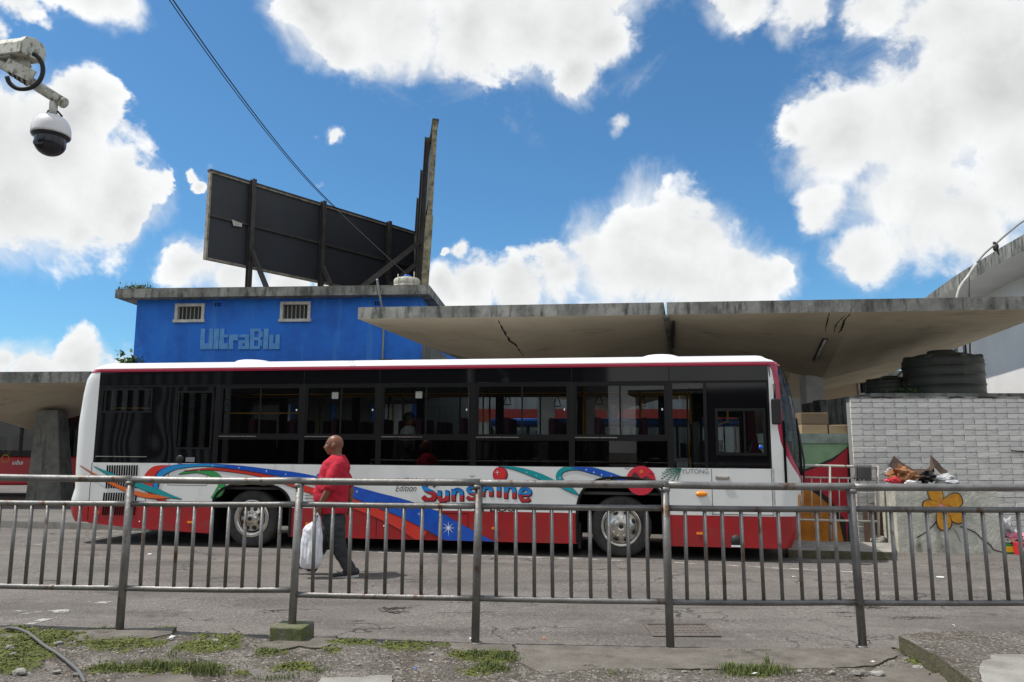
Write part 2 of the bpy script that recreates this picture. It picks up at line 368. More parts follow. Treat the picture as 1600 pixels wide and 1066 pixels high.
class MB:
    def __init__(s): s.v = []; s.f = []; s.m = []; s.sm = []
    def add(s, vs, fs, mi=0, smooth=False):
        k = len(s.v); s.v.extend([tuple(p) for p in vs])
        for f in fs: s.f.append(tuple(i + k for i in f)); s.m.append(mi); s.sm.append(smooth)
        return s
    def box(s, x0, x1, y0, y1, z0, z1, mi=0, T=None):
        vs = [Vector((x, y, z)) for x in (x0, x1) for y in (y0, y1) for z in (z0, z1)]
        if T is not None: vs = [T @ p for p in vs]
        return s.add(vs, [(0,1,3,2),(4,6,7,5),(0,4,5,1),(2,3,7,6),(0,2,6,4),(1,5,7,3)], mi)
    def bar(s, p0, p1, w, h, up=Vector((0, 0, 1)), mi=0):
        p0, p1 = Vector(p0), Vector(p1); d = (p1 - p0); L = d.length; d.normalize()
        a = d.cross(up)
        if a.length < 1e-4: a = d.cross(Vector((0, 1, 0)))
        a.normalize(); b = a.cross(d)
        vs = []
        for p in (p0, p1):
            for (i, j) in ((-1,-1),(1,-1),(1,1),(-1,1)): vs.append(p + a * (i * w / 2) + b * (j * h / 2))
        return s.add(vs, [(0,3,2,1),(4,5,6,7),(0,1,5,4),(1,2,6,5),(2,3,7,6),(3,0,4,7)], mi)
    def tube(s, pts, r, n=8, mi=0, closed=False, caps=True, smooth=True):
        pts = [Vector(p) for p in pts]; N = len(pts)
        rs = r if isinstance(r, (list, tuple)) else [r] * N
        vs = []; prev = None
        for i, p in enumerate(pts):
            if closed: d = pts[(i + 1) % N] - pts[i - 1]
            else: d = pts[min(i + 1, N - 1)] - pts[max(i - 1, 0)]
            d.normalize()
            if prev is None:
                a = d.cross(Vector((0, 0, 1)))
                if a.length < .05: a = d.cross(Vector((0, 1, 0)))
            else: a = prev - d * prev.dot(d)
            a.normalize(); prev = a; b = d.cross(a)
            for k in range(n):
                t = 2 * math.pi * k / n
                vs.append(p + (a * math.cos(t) + b * math.sin(t)) * rs[i])
        fs = []
        for i in range(N if closed else N - 1):
            for k in range(n):
                j = (i + 1) % N
                fs.append((i*n+k, i*n+(k+1)%n, j*n+(k+1)%n, j*n+k))
        s.add(vs, fs, mi, smooth)
        if caps and not closed:
            s.add(vs[:n], [tuple(range(n))[::-1]], mi); s.add(vs[-n:], [tuple(range(n))], mi)
        return s
    def lathe(s, prof, n=24, mi=0, T=None, smooth=True):
        # prof: list of (r, h); axis z
        vs = []
        for (r, h) in prof:
            for k in range(n):
                t = 2 * math.pi * k / n; vs.append(Vector((r * math.cos(t), r * math.sin(t), h)))
        if T is not None: vs = [T @ p for p in vs]
        fs = [(i*n+k, i*n+(k+1)%n, (i+1)*n+(k+1)%n, (i+1)*n+k) for i in range(len(prof)-1) for k in range(n)]
        return s.add(vs, fs, mi, smooth)
    def grid(s, rows, mi=0, smooth=True, closed=False):
        n = len(rows[0]); vs = [p for r in rows for p in r]
        fs = []
        for i in range(len(rows) - 1):
            for k in range(n if closed else n - 1):
                fs.append((i*n+k, i*n+(k+1)%n, (i+1)*n+(k+1)%n, (i+1)*n+k))
        return s.add(vs, fs, mi, smooth)
    def prism(s, poly, fn, mi=0, mis=None):
        """poly: 2D outline; fn(a, b, t) -> 3D for t in (0, 1): front and back."""
        tris = tessellate_polygon([[Vector((a, b, 0)) for a, b in poly]])
        f = [fn(a, b, 0) for a, b in poly]; k = [fn(a, b, 1) for a, b in poly]; n = len(poly)
        s.add(f, [tuple(t) for t in tris], mi)
        s.add(k, [tuple(t)[::-1] for t in tris], mi)
        s.add(f + k, [(i, (i+1) % n, n + (i+1) % n, n + i) for i in range(n)], mi if mis is None else mis)
        return s
    def flat(s, poly, fn, mi=0):
        tris = tessellate_polygon([[Vector((a, b, 0)) for a, b in poly]])
        return s.add([fn(a, b) for a, b in poly], [tuple(t) for t in tris], mi)
    def build(s, name, mats, parent=None, label=None, cat=None, group=None, kind=None, loc=None, fix=True, bevel=0):
        me = bpy.data.meshes.new(name)
        if not isinstance(mats, (list, tuple)): mats = [mats]
        vs = s.v
        if loc is not None: vs = [(p[0]-loc[0], p[1]-loc[1], p[2]-loc[2]) for p in vs]
        me.from_pydata(vs, [], s.f)
        for m in mats: me.materials.append(M[m] if isinstance(m, str) else m)
        me.polygons.foreach_set('material_index', s.m); me.polygons.foreach_set('use_smooth', s.sm)
        me.update()
        if fix:
            import bmesh
            b = bmesh.new(); b.from_mesh(me)
            bmesh.ops.remove_doubles(b, verts=b.verts, dist=1e-5)
            bmesh.ops.recalc_face_normals(b, faces=b.faces)
            b.to_mesh(me); b.free()
        o = bpy.data.objects.new(name, me); link(o, parent)
        if loc is not None: o.location = loc
        if bevel:
            md = o.modifiers.new('bevel', 'BEVEL'); md.width = bevel; md.segments = 2; md.limit_method = 'ANGLE'
        return tag(o, label, cat, group, kind)

def split_build(mb, name, mats, parent=None, **kw):
    '''every connected piece of the builder becomes an object of its own'''
    n = len(mb.v); par = list(range(n))
    def find(i):
        while par[i] != i: par[i] = par[par[i]]; i = par[i]
        return i
    for f in mb.f:
        for j in f[1:]: par[find(j)] = find(f[0])
    groups = {}
    for k, f in enumerate(mb.f): groups.setdefault(find(f[0]), []).append(k)
    # pieces that share corner positions (caps) belong together
    pos = {}
    for i in range(n):
        key = tuple(round(c, 5) for c in mb.v[i])
        if key in pos: par[find(i)] = find(pos[key])
        else: pos[key] = i
    groups = {}
    for k, f in enumerate(mb.f): groups.setdefault(find(f[0]), []).append(k)
    out = []
    for g in groups.values():
        m = MB(); idx = {}
        for k in g:
            for i in mb.f[k]:
                if i not in idx: idx[i] = len(m.v); m.v.append(mb.v[i])
            m.f.append(tuple(idx[i] for i in mb.f[k])); m.m.append(mb.m[k]); m.sm.append(mb.sm[k])
        out.append(m.build(name, mats, parent, **kw))
    return out

def clone(o, parent=None, **kw):
    c = o.copy(); COL.objects.link(c)
    if parent is not None: c.parent = parent
    for ch in list(o.children): clone(ch, c)
    return c

def spline(pts, n=8):
    pts = [np.array(p, float) for p in pts]; out = []
    P = [2*pts[0]-pts[1]] + pts + [2*pts[-1]-pts[-2]]
    for i in range(1, len(P) - 2):
        for k in range(n):
            t = k / n; a, b, c, d = P[i-1], P[i], P[i+1], P[i+2]
            out.append(.5*((2*b)+(-a+c)*t+(2*a-5*b+4*c-d)*t*t+(-a+3*b-3*c+d)*t**3))
    out.append(pts[-1]); return out

def text_tris(s, size=1, shear=0, offset=0.0, space=1.0):
    cu = bpy.data.curves.new('txt', 'FONT'); cu.body = s; cu.size = size; cu.shear = shear; cu.offset = offset; cu.space_character = space
    cu.resolution_u = 4
    o = bpy.data.objects.new('txt', cu); COL.objects.link(o)
    bpy.context.view_layer.update()
    me = bpy.data.meshes.new_from_object(o)
    vs = [(v.co.x, v.co.y) for v in me.vertices]; fs = [tuple(p.vertices) for p in me.polygons]
    bpy.data.objects.remove(o); bpy.data.meshes.remove(me); bpy.data.curves.remove(cu)
    return vs, fs

def remeshed(mb, name, m, parent, voxel=.01, smooth=6, label=None):
    o = mb.build(name, m, parent, fix=False, label=label)
    md = o.modifiers.new('r', 'REMESH'); md.mode = 'VOXEL'; md.voxel_size = voxel; md.use_smooth_shade = True
    if smooth:
        sm = o.modifiers.new('s', 'SMOOTH'); sm.iterations = smooth; sm.factor = .5
    bpy.context.view_layer.update()
    dg = bpy.context.evaluated_depsgraph_get()
    me = bpy.data.meshes.new_from_object(o.evaluated_get(dg))
    o.modifiers.clear(); o.data = me
    for p in me.polygons: p.use_smooth = True
    return o

# ================================================================ GROUND AND SETTING
def asphalt_mat():
    m = bpy.data.materials.new('worn_asphalt'); m.use_nodes = True; nt = m.node_tree; L = nt.links
    p = nt.nodes['Principled BSDF']; p.inputs['Roughness'].default_value = .88; p.inputs['Specular IOR Level'].default_value = .3
    t = nt.nodes.new('ShaderNodeTexCoord'); O = t.outputs['Object']
    def N(kind, **k):
        n = nt.nodes.new(kind)
        for a, v in k.items(): n.inputs[a.replace('_', ' ')].default_value = v
        return n
    def R(v, a, b, c=0., d=1.):
        r = nt.nodes.new('ShaderNodeMapRange'); r.inputs[1].default_value = a; r.inputs[2].default_value = b; r.inputs[3].default_value = c; r.inputs[4].default_value = d
        L.new(v, r.inputs[0]); return r.outputs[0]
    def X(f, a, b):
        x = nt.nodes.new('ShaderNodeMix'); x.data_type = 'RGBA'
        if isinstance(f, float): x.inputs[0].default_value = f
        else: L.new(f, x.inputs[0])
        for i, v in ((6, a), (7, b)):
            if isinstance(v, tuple): x.inputs[i].default_value = (*v, 1)
            else: L.new(v, x.inputs[i])
        return x.outputs[2]
    big = N('ShaderNodeTexNoise', Scale=.55, Detail=7., Roughness=.6); L.new(O, big.inputs['Vector'])
    mp = nt.nodes.new('ShaderNodeMapping'); mp.inputs['Scale'].default_value = (.35, 1.6, 1); L.new(O, mp.inputs['Vector'])
    lane = N('ShaderNodeTexNoise', Scale=1.4, Detail=5., Roughness=.55); L.new(mp.outputs[0], lane.inputs['Vector'])
    c = X(R(big.outputs['Fac'], .38, .64), (.135, .120, .109), (.185, .167, .152))
    c = X(R(lane.outputs['Fac'], .45, .68), c, (.098, .088, .081))
    oil = N('ShaderNodeTexNoise', Scale=1.9, Detail=4., Roughness=.65); L.new(O, oil.inputs['Vector'])
    c = X(R(oil.outputs['Fac'], .60, .72), c, (.075, .068, .062))
    pale = N('ShaderNodeTexNoise', Scale=2.7, Detail=8., Roughness=.7); L.new(O, pale.inputs['Vector'])
    c = X(R(pale.outputs['Fac'], .60, .74), c, (.27, .25, .225))
    patch = N('ShaderNodeTexNoise', Scale=.9, Detail=2.); L.new(O, patch.inputs['Vector'])
    agg = nt.nodes.new('ShaderNodeTexVoronoi'); agg.inputs['Scale'].default_value = 78; L.new(O, agg.inputs['Vector'])
    coarse = R(patch.outputs['Fac'], .42, .6)
    sepa = nt.nodes.new('ShaderNodeSeparateColor'); L.new(agg.outputs['Color'], sepa.inputs[0])
    mm = nt.nodes.new('ShaderNodeMath'); mm.operation = 'MULTIPLY'; L.new(R(sepa.outputs[0], .72, .9), mm.inputs[0]); L.new(R(coarse, 0, 1, .3, 1.0), mm.inputs[1])
    c = X(mm.outputs[0], c, (.25, .235, .213))
    m2 = nt.nodes.new('ShaderNodeMath'); m2.operation = 'MULTIPLY'; L.new(R(sepa.outputs[1], .75, .95), m2.inputs[0]); m2.inputs[1].default_value = .55
    c = X(m2.outputs[0], c, (.06, .055, .05))
    cr = nt.nodes.new('ShaderNodeTexVoronoi'); cr.feature = 'DISTANCE_TO_EDGE'; cr.inputs['Scale'].default_value = .8
    wr = N('ShaderNodeTexNoise', Scale=3., Detail=6.); L.new(O, wr.inputs['Vector'])
    va = nt.nodes.new('ShaderNodeVectorMath'); va.operation = 'MULTIPLY_ADD'; va.inputs[1].default_value = (.7, .7, .7); L.new(wr.outputs['Color'], va.inputs[0]); L.new(O, va.inputs[2])
    L.new(va.outputs[0], cr.inputs['Vector'])
    cm = nt.nodes.new('ShaderNodeMath'); cm.operation = 'MULTIPLY'; L.new(R(cr.outputs['Distance'], .014, .003), cm.inputs[0]); L.new(R(big.outputs['Fac'], .5, .58), cm.inputs[1])
    c = X(cm.outputs[0], c, (.045, .042, .038))
    L.new(c, p.inputs['Base Color'])
    b = nt.nodes.new('ShaderNodeBump'); b.inputs['Strength'].default_value = .55; b.inputs['Distance'].default_value = .008
    L.new(agg.outputs['Distance'], b.inputs['Height'])
    b2 = nt.nodes.new('ShaderNodeBump'); b2.inputs['Strength'].default_value = .6; b2.inputs['Distance'].default_value = .02; b2.invert = True
    L.new(cm.outputs[0], b2.inputs['Height']); L.new(b.outputs[0], b2.inputs['Normal'])
    L.new(b2.outputs[0], p.inputs['Normal'])
    return m
M['asphalt'] = asphalt_mat()
mb = MB()
xs = [-900, -60, -14, -7, 0, 7, 14, 60, 900]; ys = [-300, -20, -5, 1, 6, 12, 20, 60, 900]
mb.grid([[Vector((x, y, gz(x))) for x in xs] for y in ys], smooth=False)
mb.build('ground', 'asphalt', kind='structure')

# worn paint strips on the road
def paint_mat():
    m = bpy.data.materials.new('worn_road_paint'); m.use_nodes = True; nt = m.node_tree; L = nt.links
    p = nt.nodes['Principled BSDF']; p.inputs['Base Color'].default_value = (.52, .51, .48, 1); p.inputs['Roughness'].default_value = .8
    o = nt.nodes['Material Output']; tr = nt.nodes.new('ShaderNodeBsdfTransparent'); mx = nt.nodes.new('ShaderNodeMixShader')
    t = nt.nodes.new('ShaderNodeTexCoord'); n = nt.nodes.new('ShaderNodeTexNoise'); n.inputs['Scale'].default_value = 5; n.inputs['Detail'].default_value = 9; n.inputs['Roughness'].default_value = .75
    L.new(t.outputs['Object'], n.inputs['Vector'])
    r = nt.nodes.new('ShaderNodeMapRange'); r.inputs[1].default_value = .47; r.inputs[2].default_value = .60; r.inputs[4].default_value = .85
    L.new(n.outputs['Fac'], r.inputs[0]); L.new(r.outputs[0], mx.inputs[0]); L.new(tr.outputs[0], mx.inputs[1]); L.new(p.outputs[0], mx.inputs[2]); L.new(mx.outputs[0], o.inputs[0])
    return m
M['road_paint'] = paint_mat()
def strip(name, pts, w, m, lift=.004):
    P = [gnd(*q) for q in pts]; a = []; b = []
    for i, p in enumerate(P):
        d = P[min(i+1, len(P)-1)] - P[max(i-1, 0)]; d.z = 0; d.normalize(); n = Vector((-d.y, d.x, 0)) * (w / 2)
        for L_, s_ in ((a, 1), (b, -1)):
            q = p + n * s_; q.z = gz(q.x) + lift; L_.append(q)
    return MB().grid([a, b], smooth=False).build(name, m, kind='structure')
strip('road_marking', [(-80,823),(60,823.5),(200,830),(330,846),(520,861),(740,868),(1045,879),(1400,898)], .10, 'road_paint')
strip('road_marking', [(-60,849),(60,851),(120,846),(190,833),(260,829)], .08, 'road_paint')
strip('road_marking', [(10,957),(60,958),(108,955)], .16, 'road_paint', .005)
strip('road_marking', [(44,976),(60,971),(76,967)], .10, 'road_paint', .005)
strip('road_marking', [(120,943),(150,942),(170,942)], .12, 'road_paint', .005)

# pavement this side of the railing: broken concrete, dirt and moss, one relief sheet
FENCE = [(-4.98, 7.08), (-3.41, 6.86), (-1.85, 6.66), (-.29, 6.47), (1.28, 6.41), (2.86, 6.47), (4.45, 6.55)]
def edge_y(x):
    for (a, b), (c, d) in zip(FENCE, FENCE[1:]):
        if a <= x <= c: return b + (d - b) * (x - a) / (c - a)
    return FENCE[0][1] if x < FENCE[0][0] else FENCE[-1][1]
MOSS = [(30,988,60,8),(70,1003,75,14),(190,1012,80,10),(160,985,40,5),(255,983,20,4),(330,1010,60,14),(420,1024,26,8),(450,1046,40,8),(560,1006,45,9),(640,1012,60,9),
        (200,1052,120,7),(300,1052,90,8),(770,1034,50,9),(750,1054,40,8),(510,1022,22,6),(720,1030,40,6),(1180,1056,70,8),(1450,1040,30,10),(10,1040,60,18),(25,1020,50,14),(1418,1020,18,8)]
MW = []
for (px, py, rx, ry) in MOSS:
    c = gnd(px, py); MW.append((c.x, c.y, abs(gnd(px+rx, py).x - c.x), max(.035, abs(gnd(px, py-ry).y - c.y))))
def moss_at(x, y):
    v = -1
    for (cx, cy, rx, ry) in MW:
        d = math.hypot((x-cx)/rx, (y-cy)/ry); v = max(v, 1.14 - d)
    return v + (mnoise.fractal(Vector((x*5, y*5, 3)), 1, 2, 4) * .9) if v > 0 else v
HOLES = [(gnd(430,1050), .22, .10, .05), (gnd(610,953), .0, .0, .0)]
def pave_h(x, y):
    e = edge_y(x) - .03 + .05 * mnoise.noise(Vector((x*1.7, 0, 5))) + .015 * mnoise.noise(Vector((x*9, 0, 5)))
    t = (e - y) / .03
    base = .02 + .012 * mnoise.fractal(Vector((x*1.3, y*1.3, 0)), 1, 2, 5) + .004 * mnoise.fractal(Vector((x*11, y*11, 0)), 1, 2, 4)
    if x < -.2 or y < 4.7:
        k = min(1, max(0, (-.2 - x) / .3)) if y >= 4.7 else 1
        base += k * .018 * mnoise.fractal(Vector((x*3.1, y*3.1, 7)), 1, 2, 6)
    for c, rx, ry, dp in HOLES:
        if rx: base -= dp * math.exp(-(((x-c.x)/rx)**2 + ((y-c.y)/ry)**2))
    m = moss_at(x, y)
    if m > 0: base += min(m, .5) * .05 * (.6 + .8 * mnoise.noise(Vector((x*16, y*16, 2))))
    s = min(1, max(0, t)); 
    return gz(x) - .03 + (base + .03) * s, m
nx, ny = 520, 200
xs = np.linspace(-6.2, 6.2, nx); ys = np.linspace(2.2, 7.2, ny)
rows = []; moss = []
for y in ys:
    r = []
    for x in xs:
        h, m_ = pave_h(x, y); r.append(Vector((x, y, h))); moss.append(m_)
    rows.append(r)
def pave_mat():
    m = bpy.data.materials.new('broken_pavement'); m.use_nodes = True; nt = m.node_tree; L = nt.links
    p = nt.nodes['Principled BSDF']; p.inputs['Roughness'].default_value = .93; p.inputs['Specular IOR Level'].default_value = .2
    t = nt.nodes.new('ShaderNodeTexCoord'); O = t.outputs['Object']
    at_ = nt.nodes.new('ShaderNodeAttribute'); at_.attribute_name = 'moss'
    def noi(s, d, r=.6):
        n = nt.nodes.new('ShaderNodeTexNoise'); n.inputs['Scale'].default_value = s; n.inputs['Detail'].default_value = d; n.inputs['Roughness'].default_value = r; L.new(O, n.inputs['Vector']); return n.outputs['Fac']
    def R(v, a, b):
        r = nt.nodes.new('ShaderNodeMapRange'); r.inputs[1].default_value = a; r.inputs[2].default_value = b; L.new(v, r.inputs[0]); return r.outputs[0]
    def X(f, a, b):
        x = nt.nodes.new('ShaderNodeMix'); x.data_type = 'RGBA'; L.new(f, x.inputs[0])
        for i, v in ((6, a), (7, b)):
            if isinstance(v, tuple): x.inputs[i].default_value = (*v, 1)
            else: L.new(v, x.inputs[i])
        return x.outputs[2]
    c = X(R(noi(1.1, 7), .4, .6), (.140, .127, .110), (.095, .081, .067))
    c = X(R(noi(4, 9, .7), .5, .68), c, (.24, .22, .195))
    v = nt.nodes.new('ShaderNodeTexVoronoi'); v.inputs['Scale'].default_value = 70; L.new(O, v.inputs['Vector'])
    s = nt.nodes.new('ShaderNodeSeparateColor'); L.new(v.outputs['Color'], s.inputs[0])
    c = X(R(s.outputs[0], .8, .97), c, (.33, .31, .28))
    c = X(R(s.outputs[1], .8, .97), c, (.05, .043, .036))
    mossc = X(R(noi(30, 4), .4, .6), (.13, .15, .035), (.06, .065, .025))
    c = X(R(at_.outputs['Fac'], .05, .45), c, mossc)
    L.new(c, p.inputs['Base Color'])
    b = nt.nodes.new('ShaderNodeBump'); b.inputs['Strength'].default_value = .8; b.inputs['Distance'].default_value = .012
    L.new(v.outputs['Distance'], b.inputs['Height'])
    b2 = nt.nodes.new('ShaderNodeBump'); b2.inputs['Strength'].default_value = .6; b2.inputs['Distance'].default_value = .03
    L.new(noi(22, 6), b2.inputs['Height']); L.new(b.outputs[0], b2.inputs['Normal']); L.new(b2.outputs[0], p.inputs['Normal'])
    return m
M['pavement'] = pave_mat()
pv = MB().grid(rows).build('pavement', 'pavement', kind='structure', fix=False)
a_ = pv.data.attributes.new('moss', 'FLOAT', 'POINT'); a_.data.foreach_set('value', moss)

def gz_top(x, y):
    return max(pave_h(x, y)[0], gz(x))

# flat slabs of the old kerb lying in the pavement
M['slab'] = mat('slab_concrete', (.19, .172, .148), .9, col2=(.125, .11, .092), nscale=5, bump=.9, bscale=45, streak=(.07, .065, .05), streak_scale=(3, 3, 3), streak_lo=.58, streak_hi=.7)
M['slab_light'] = mat('slab_light', (.34, .33, .30), .9, col2=(.22, .21, .185), nscale=4, bump=.8, bscale=50)
M['kerb_moss'] = mat('mossy_kerb_side', (.13, .115, .075), .95, col2=(.07, .068, .03), nscale=9, bump=1, bscale=30)
def slab(name, outline, h, m, thick=.12, jag=.028, side='kerb_moss', nm=None):
    P = [gnd(*q) for q in outline]; Q = []
    for i, p in enumerate(P):
        q = P[(i+1) % len(P)]; n = max(1, int((q-p).length / .025))
        for k in range(n):
            r = p.lerp(q, k/n); Q.append((r.x + jag * mnoise.fractal(r*7, 1, 2, 4), r.y + jag * mnoise.fractal(r*7 + Vector((5,5,5)), 1, 2, 4)))
    mb = MB()
    # top as fine fan cells via tessellation, sides rough
    def fn(a, b, t): return Vector((a, b, gz(a) + (h if t == 0 else h - thick) ))
    mb.prism(Q, fn, 0, 1)
    return mb.build(name, [m, side], kind='structure')
slab('pavement_slab', [(108,992),(276,986),(268,996),(236,1003),(120,1008),(106,1001)], .035, 'slab')
slab('pavement_slab', [(398,1014),(450,1004),(524,1001),(530,1008),(500,1019),(470,1016),(425,1024),(399,1022)], .032, 'slab')
slab('pavement_slab', [(688,1009),(745,1011),(800,1013),(806,1022),(724,1026),(700,1018)], .03, 'slab')
slab('pavement_slab', [(806,1011),(1043,1016),(1150,1018),(1396,1018),(1404,1030),(1362,1046),(1300,1050),(1128,1052),(940,1050),(850,1062),(812,1040)], .028, 'slab')
slab('pavement_slab', [(1372,1050),(1440,1044),(1480,1090),(1330,1090)], .03, 'slab')
slab('pavement_slab', [(180,1068),(300,1060),(316,1090),(170,1090)], .03, 'slab')
slab('pavement_slab', [(500,1066),(612,1062),(615,1090),(480,1090)], .03, 'slab_light')
slab('pavement_slab', [(1380,1085),(1470,1060),(1500,1090)], .04, 'slab')
# raised kerb ramp on the right
mb = MB()
top = [(1406,1024),(1440,1045),(1468,1062),(1530,1110),(1800,1130),(1760,1024),(1600,1018),(1480,1016)]
P = [gnd(*q) for q in top]; Q = []
for i, p in enumerate(P):
    q = P[(i+1) % len(P)]; n = max(1, int((q-p).length / .04))
    for k in range(n):
        r = p.lerp(q, k/n); Q.append((r.x + .02*mnoise.noise(r*9), r.y + .02*mnoise.noise(r*8)))
mb.prism(Q, lambda a, b, t: Vector((a, b, gz(a) + (.155 if t == 0 else -.05))), 0, 1)
mb.build('pavement_ramp', ['pavement', 'kerb_moss'], kind='structure')
slab('pavement_slab', [(1534,1084),(1555,1066),(1700,1060),(1720,1120),(1540,1120)], .185, 'slab_light', thick=.03)

# platform on the far left with its kerb, and kerb on the far right
def platform(name, outline, h, m, kerbm='slab'):
    P = [gnd(*q) for q in outline]
    return MB().prism([(p.x, p.y) for p in P], lambda a, b, t: Vector((a, b, gz(a) + (h if t == 0 else -.05))), 0, 1).build(name, [m, kerbm], kind='structure')
M['platform'] = mat('platform_concrete', (.16, .15, .135), .9, col2=(.11, .10, .09), nscale=1.2)
p0 = gnd(-120, 822); p1 = gnd(330, 832)
dirp = (p1 - p0).normalized()
nrm = Vector((-dirp.y, dirp.x, 0))
Q = [p0 - dirp*6, p1, p1 + nrm*2.6, p0 - dirp*6 + nrm*2.6]
MB().prism([(p.x, p.y) for p in Q], lambda a, b, t: Vector((a, b, gz(a) + (.13 if t == 0 else -.05))), 0, 1).build('platform', ['platform', 'slab_light'], kind='structure')
kq = [gnd(1232, 872), gnd(1396, 876), gnd(1396, 860), gnd(1232, 856)]
MB().prism([(p.x, p.y) for p in kq], lambda a, b, t: Vector((a, b, gz(a) + (.12 if t == 0 else -.05))), 0, 1).build('kerb', ['slab_light', 'kerb_moss'], kind='structure')

# ================================================================ THE BUS
P0 = gnd(970, 873); P1 = gnd(388, 857)
be = (P0 - P1).normalized(); bup = Vector((0, 0, 1)) - be * be.z; bup.normalize(); bn = bup.cross(be)
BM = Matrix(((be.x, bn.x, bup.x, P0.x), (be.y, bn.y, bup.y, P0.y), (be.z, bn.z, bup.z, P0.z), (0, 0, 0, 1)))
def b(px, py):
    v = ray(px, py); k = (P0 - CAM).dot(bn) / v.dot(bn); q = CAM + v * k - P0
    return (q.dot(be), q.dot(bup))
bus = empty('city_bus', label='long white and red city bus with black windows, colourful swirls and Sunshine lettering', cat='bus')
bus.matrix_world = BM
WID = 2.5
RK = [(.18,-9.10),(.34,-9.20),(.5,-9.30),(.7,-9.32),(.9,-9.26),(1.33,-9.28),(2.0,-9.29),(2.5,-9.25),(2.75,-9.21),(2.88,-9.14),(2.95,-9.04),(3.0,-8.90)]
FK = [(.18,2.50),(.3,2.58),(.5,2.64),(.75,2.67),(1.0,2.69),(1.3,2.70),(1.7,2.69),(2.2,2.65),(2.5,2.61),(2.7,2.56),(2.85,2.49),(2.93,2.40),(2.97,2.32),(3.0,2.22)]
def interp(T, z):
    return float(np.interp(z, [t[0] for t in T], [t[1] for t in T]))
def side_in(z):   # tumble-in of the body side near the roof
    return 0 if z < 2.93 else (z - 2.93) ** 2 * 6
def path(s, z, front=True):
    """point on the body outline at height z; s metres from u=2.2 (or -8.85) round the end."""
    e = interp(FK if front else RK, z); sg = 1 if front else -1
    s0 = 2.2 if front else -8.85; r = .34 if front else .22
    r = min(r, abs(e - s0) - .001)
    L0 = abs(e - s0) - r; q = r * math.pi / 2; yi = side_in(z)
    bow = .06 if front else .03
    if s <= L0: return Vector((s0 + sg*s, yi, z))
    s -= L0
    if s <= q:
        a = s / r; return Vector((e - sg*r + sg*r*math.sin(a), yi + r - r*math.cos(a), z))
    s -= q; Lf = WID - 2*r - 2*yi
    if s <= Lf:
        t = s/Lf; return Vector((e + sg*bow*math.sin(t*math.pi)*.7, yi + r + s, z))
    s -= Lf
    if s <= q:
        a = s / r; return Vector((e - sg*r + sg*r*math.cos(a), WID - yi - r + r*math.sin(a), z))
    s -= q
    return Vector((e - sg*r - sg*s, WID - yi, z))
def total(z, front=True):
    e = interp(FK if front else RK, z); s0 = 2.2 if front else -8.85; r = min(.34 if front else .22, abs(e - s0) - .001)
    return 2*(abs(e-s0)-r) + math.pi*r + WID - 2*r - 2*side_in(z)
def wrap(mb, zs, sa, sb, n, front=True, off=0.0, mi=0):
    rows = []
    for z in zs:
        a, c = sa(z), sb(z)
        rows.append([path(a + (c-a)*k/n, z, front) for k in range(n+1)])
    mb.grid(rows, mi); return mb
Z = lambda a, c, n=12: [a + (c-a)*i/n for i in range(n+1)]
# rear end
def skirt(u):
    return float(np.interp(u, [-9.2,-8.8,-7.9,-6.7,-5.3,2.0,2.3,2.7], [.42,.34,.27,.22,.20,.20,.20,.26]))
wrap(MB(), Z(.36, .65, 3), lambda z: 0, lambda z: total(z, False), 48, False).build('rear_bumper', 'red_paint', bus)
wrap(MB(), Z(.65, 2.94, 26), lambda z: 0, lambda z: total(z, False), 48, False).build('rear_panel', 'white_paint', bus)
# front end: white lower panel, red pillar band, curved windscreen, red bumper
def sA(z):  # inner edge of the red pillar band, metres forward of u=2.2
    return float(np.interp(z, [1.17,1.22,1.3,1.4,1.5,1.6,1.75,1.95,2.3,2.6,2.80,2.86,2.9], [.60,.50,.40,.32,.26,.215,.165,.135,.12,.11,.09,.06,.0]))
def sB(z):
    return float(np.interp(z, [1.17,1.22,1.3,1.4,1.5,1.6,1.75,1.95,2.3,2.6,2.80,2.86,2.9], [.70,.60,.49,.41,.35,.30,.25,.22,.205,.195,.19,.20,.22]))
wrap(MB(), Z(.20, .66, 6), lambda z: .06, lambda z: total(z) - .06, 60).build('front_bumper', 'red_paint', bus)
wrap(MB(), Z(.66, 1.17, 10), lambda z: 0.03, lambda z: total(z), 60).build('front_panel', 'white_paint', bus)
wrap(MB(), Z(1.17, 2.9, 30), lambda z: 0.03 if z < 1.36 or True else 0, sA, 8).build('front_pillar', 'white_paint', bus)
wrap(MB(), Z(1.17, 2.9, 30), sA, sB, 4).build('pillar_trim', 'trim_red', bus)
wrap(MB(), Z(1.17, 2.9, 30), lambda z: total(z)-sB(z), lambda z: total(z), 10).build('pillar_trim', 'trim_red', bus)
ws = wrap(MB(), Z(1.17, 2.62, 24), sB, lambda z: total(z) - sB(z), 40).build('windscreen', 'window_glass', bus)
wrap(MB(), Z(2.62, 2.9, 6), sB, lambda z: total(z) - sB(z), 40).build('destination_panel', 'gloss_black', bus)
mb = MB()
for k, ss in enumerate((.62, .70)):
    mb.tube([path(ss + .02*math.sin(i), z) + Vector((.015, -.015, 0)) for i, z in enumerate(Z(1.25, 2.1, 8))], .011, 5)
mb.tube([path(.60, 1.12) + Vector((.03, -.03, 0)), path(.66, 1.45) + Vector((.05, -.05, 0)), path(.75, 1.95) + Vector((.03, -.03, 0))], .014, 5)
split_build(mb, 'wiper', 'black', bus)
mb = MB(); wrap(mb, Z(.62, .95, 6), lambda z: .52 - (z-.62)*.1, lambda z: .98, 8)
for i in range(len(mb.v)): v = Vector(mb.v[i]); mb.v[i] = (v.x + .012, v.y - .012, v.z)
mb.build('headlight', 'headlamp', bus)
mb = MB(); wrap(mb, Z(.60, .97, 6), lambda z: .44 + (.97-z)*.05, lambda z: .52, 3)
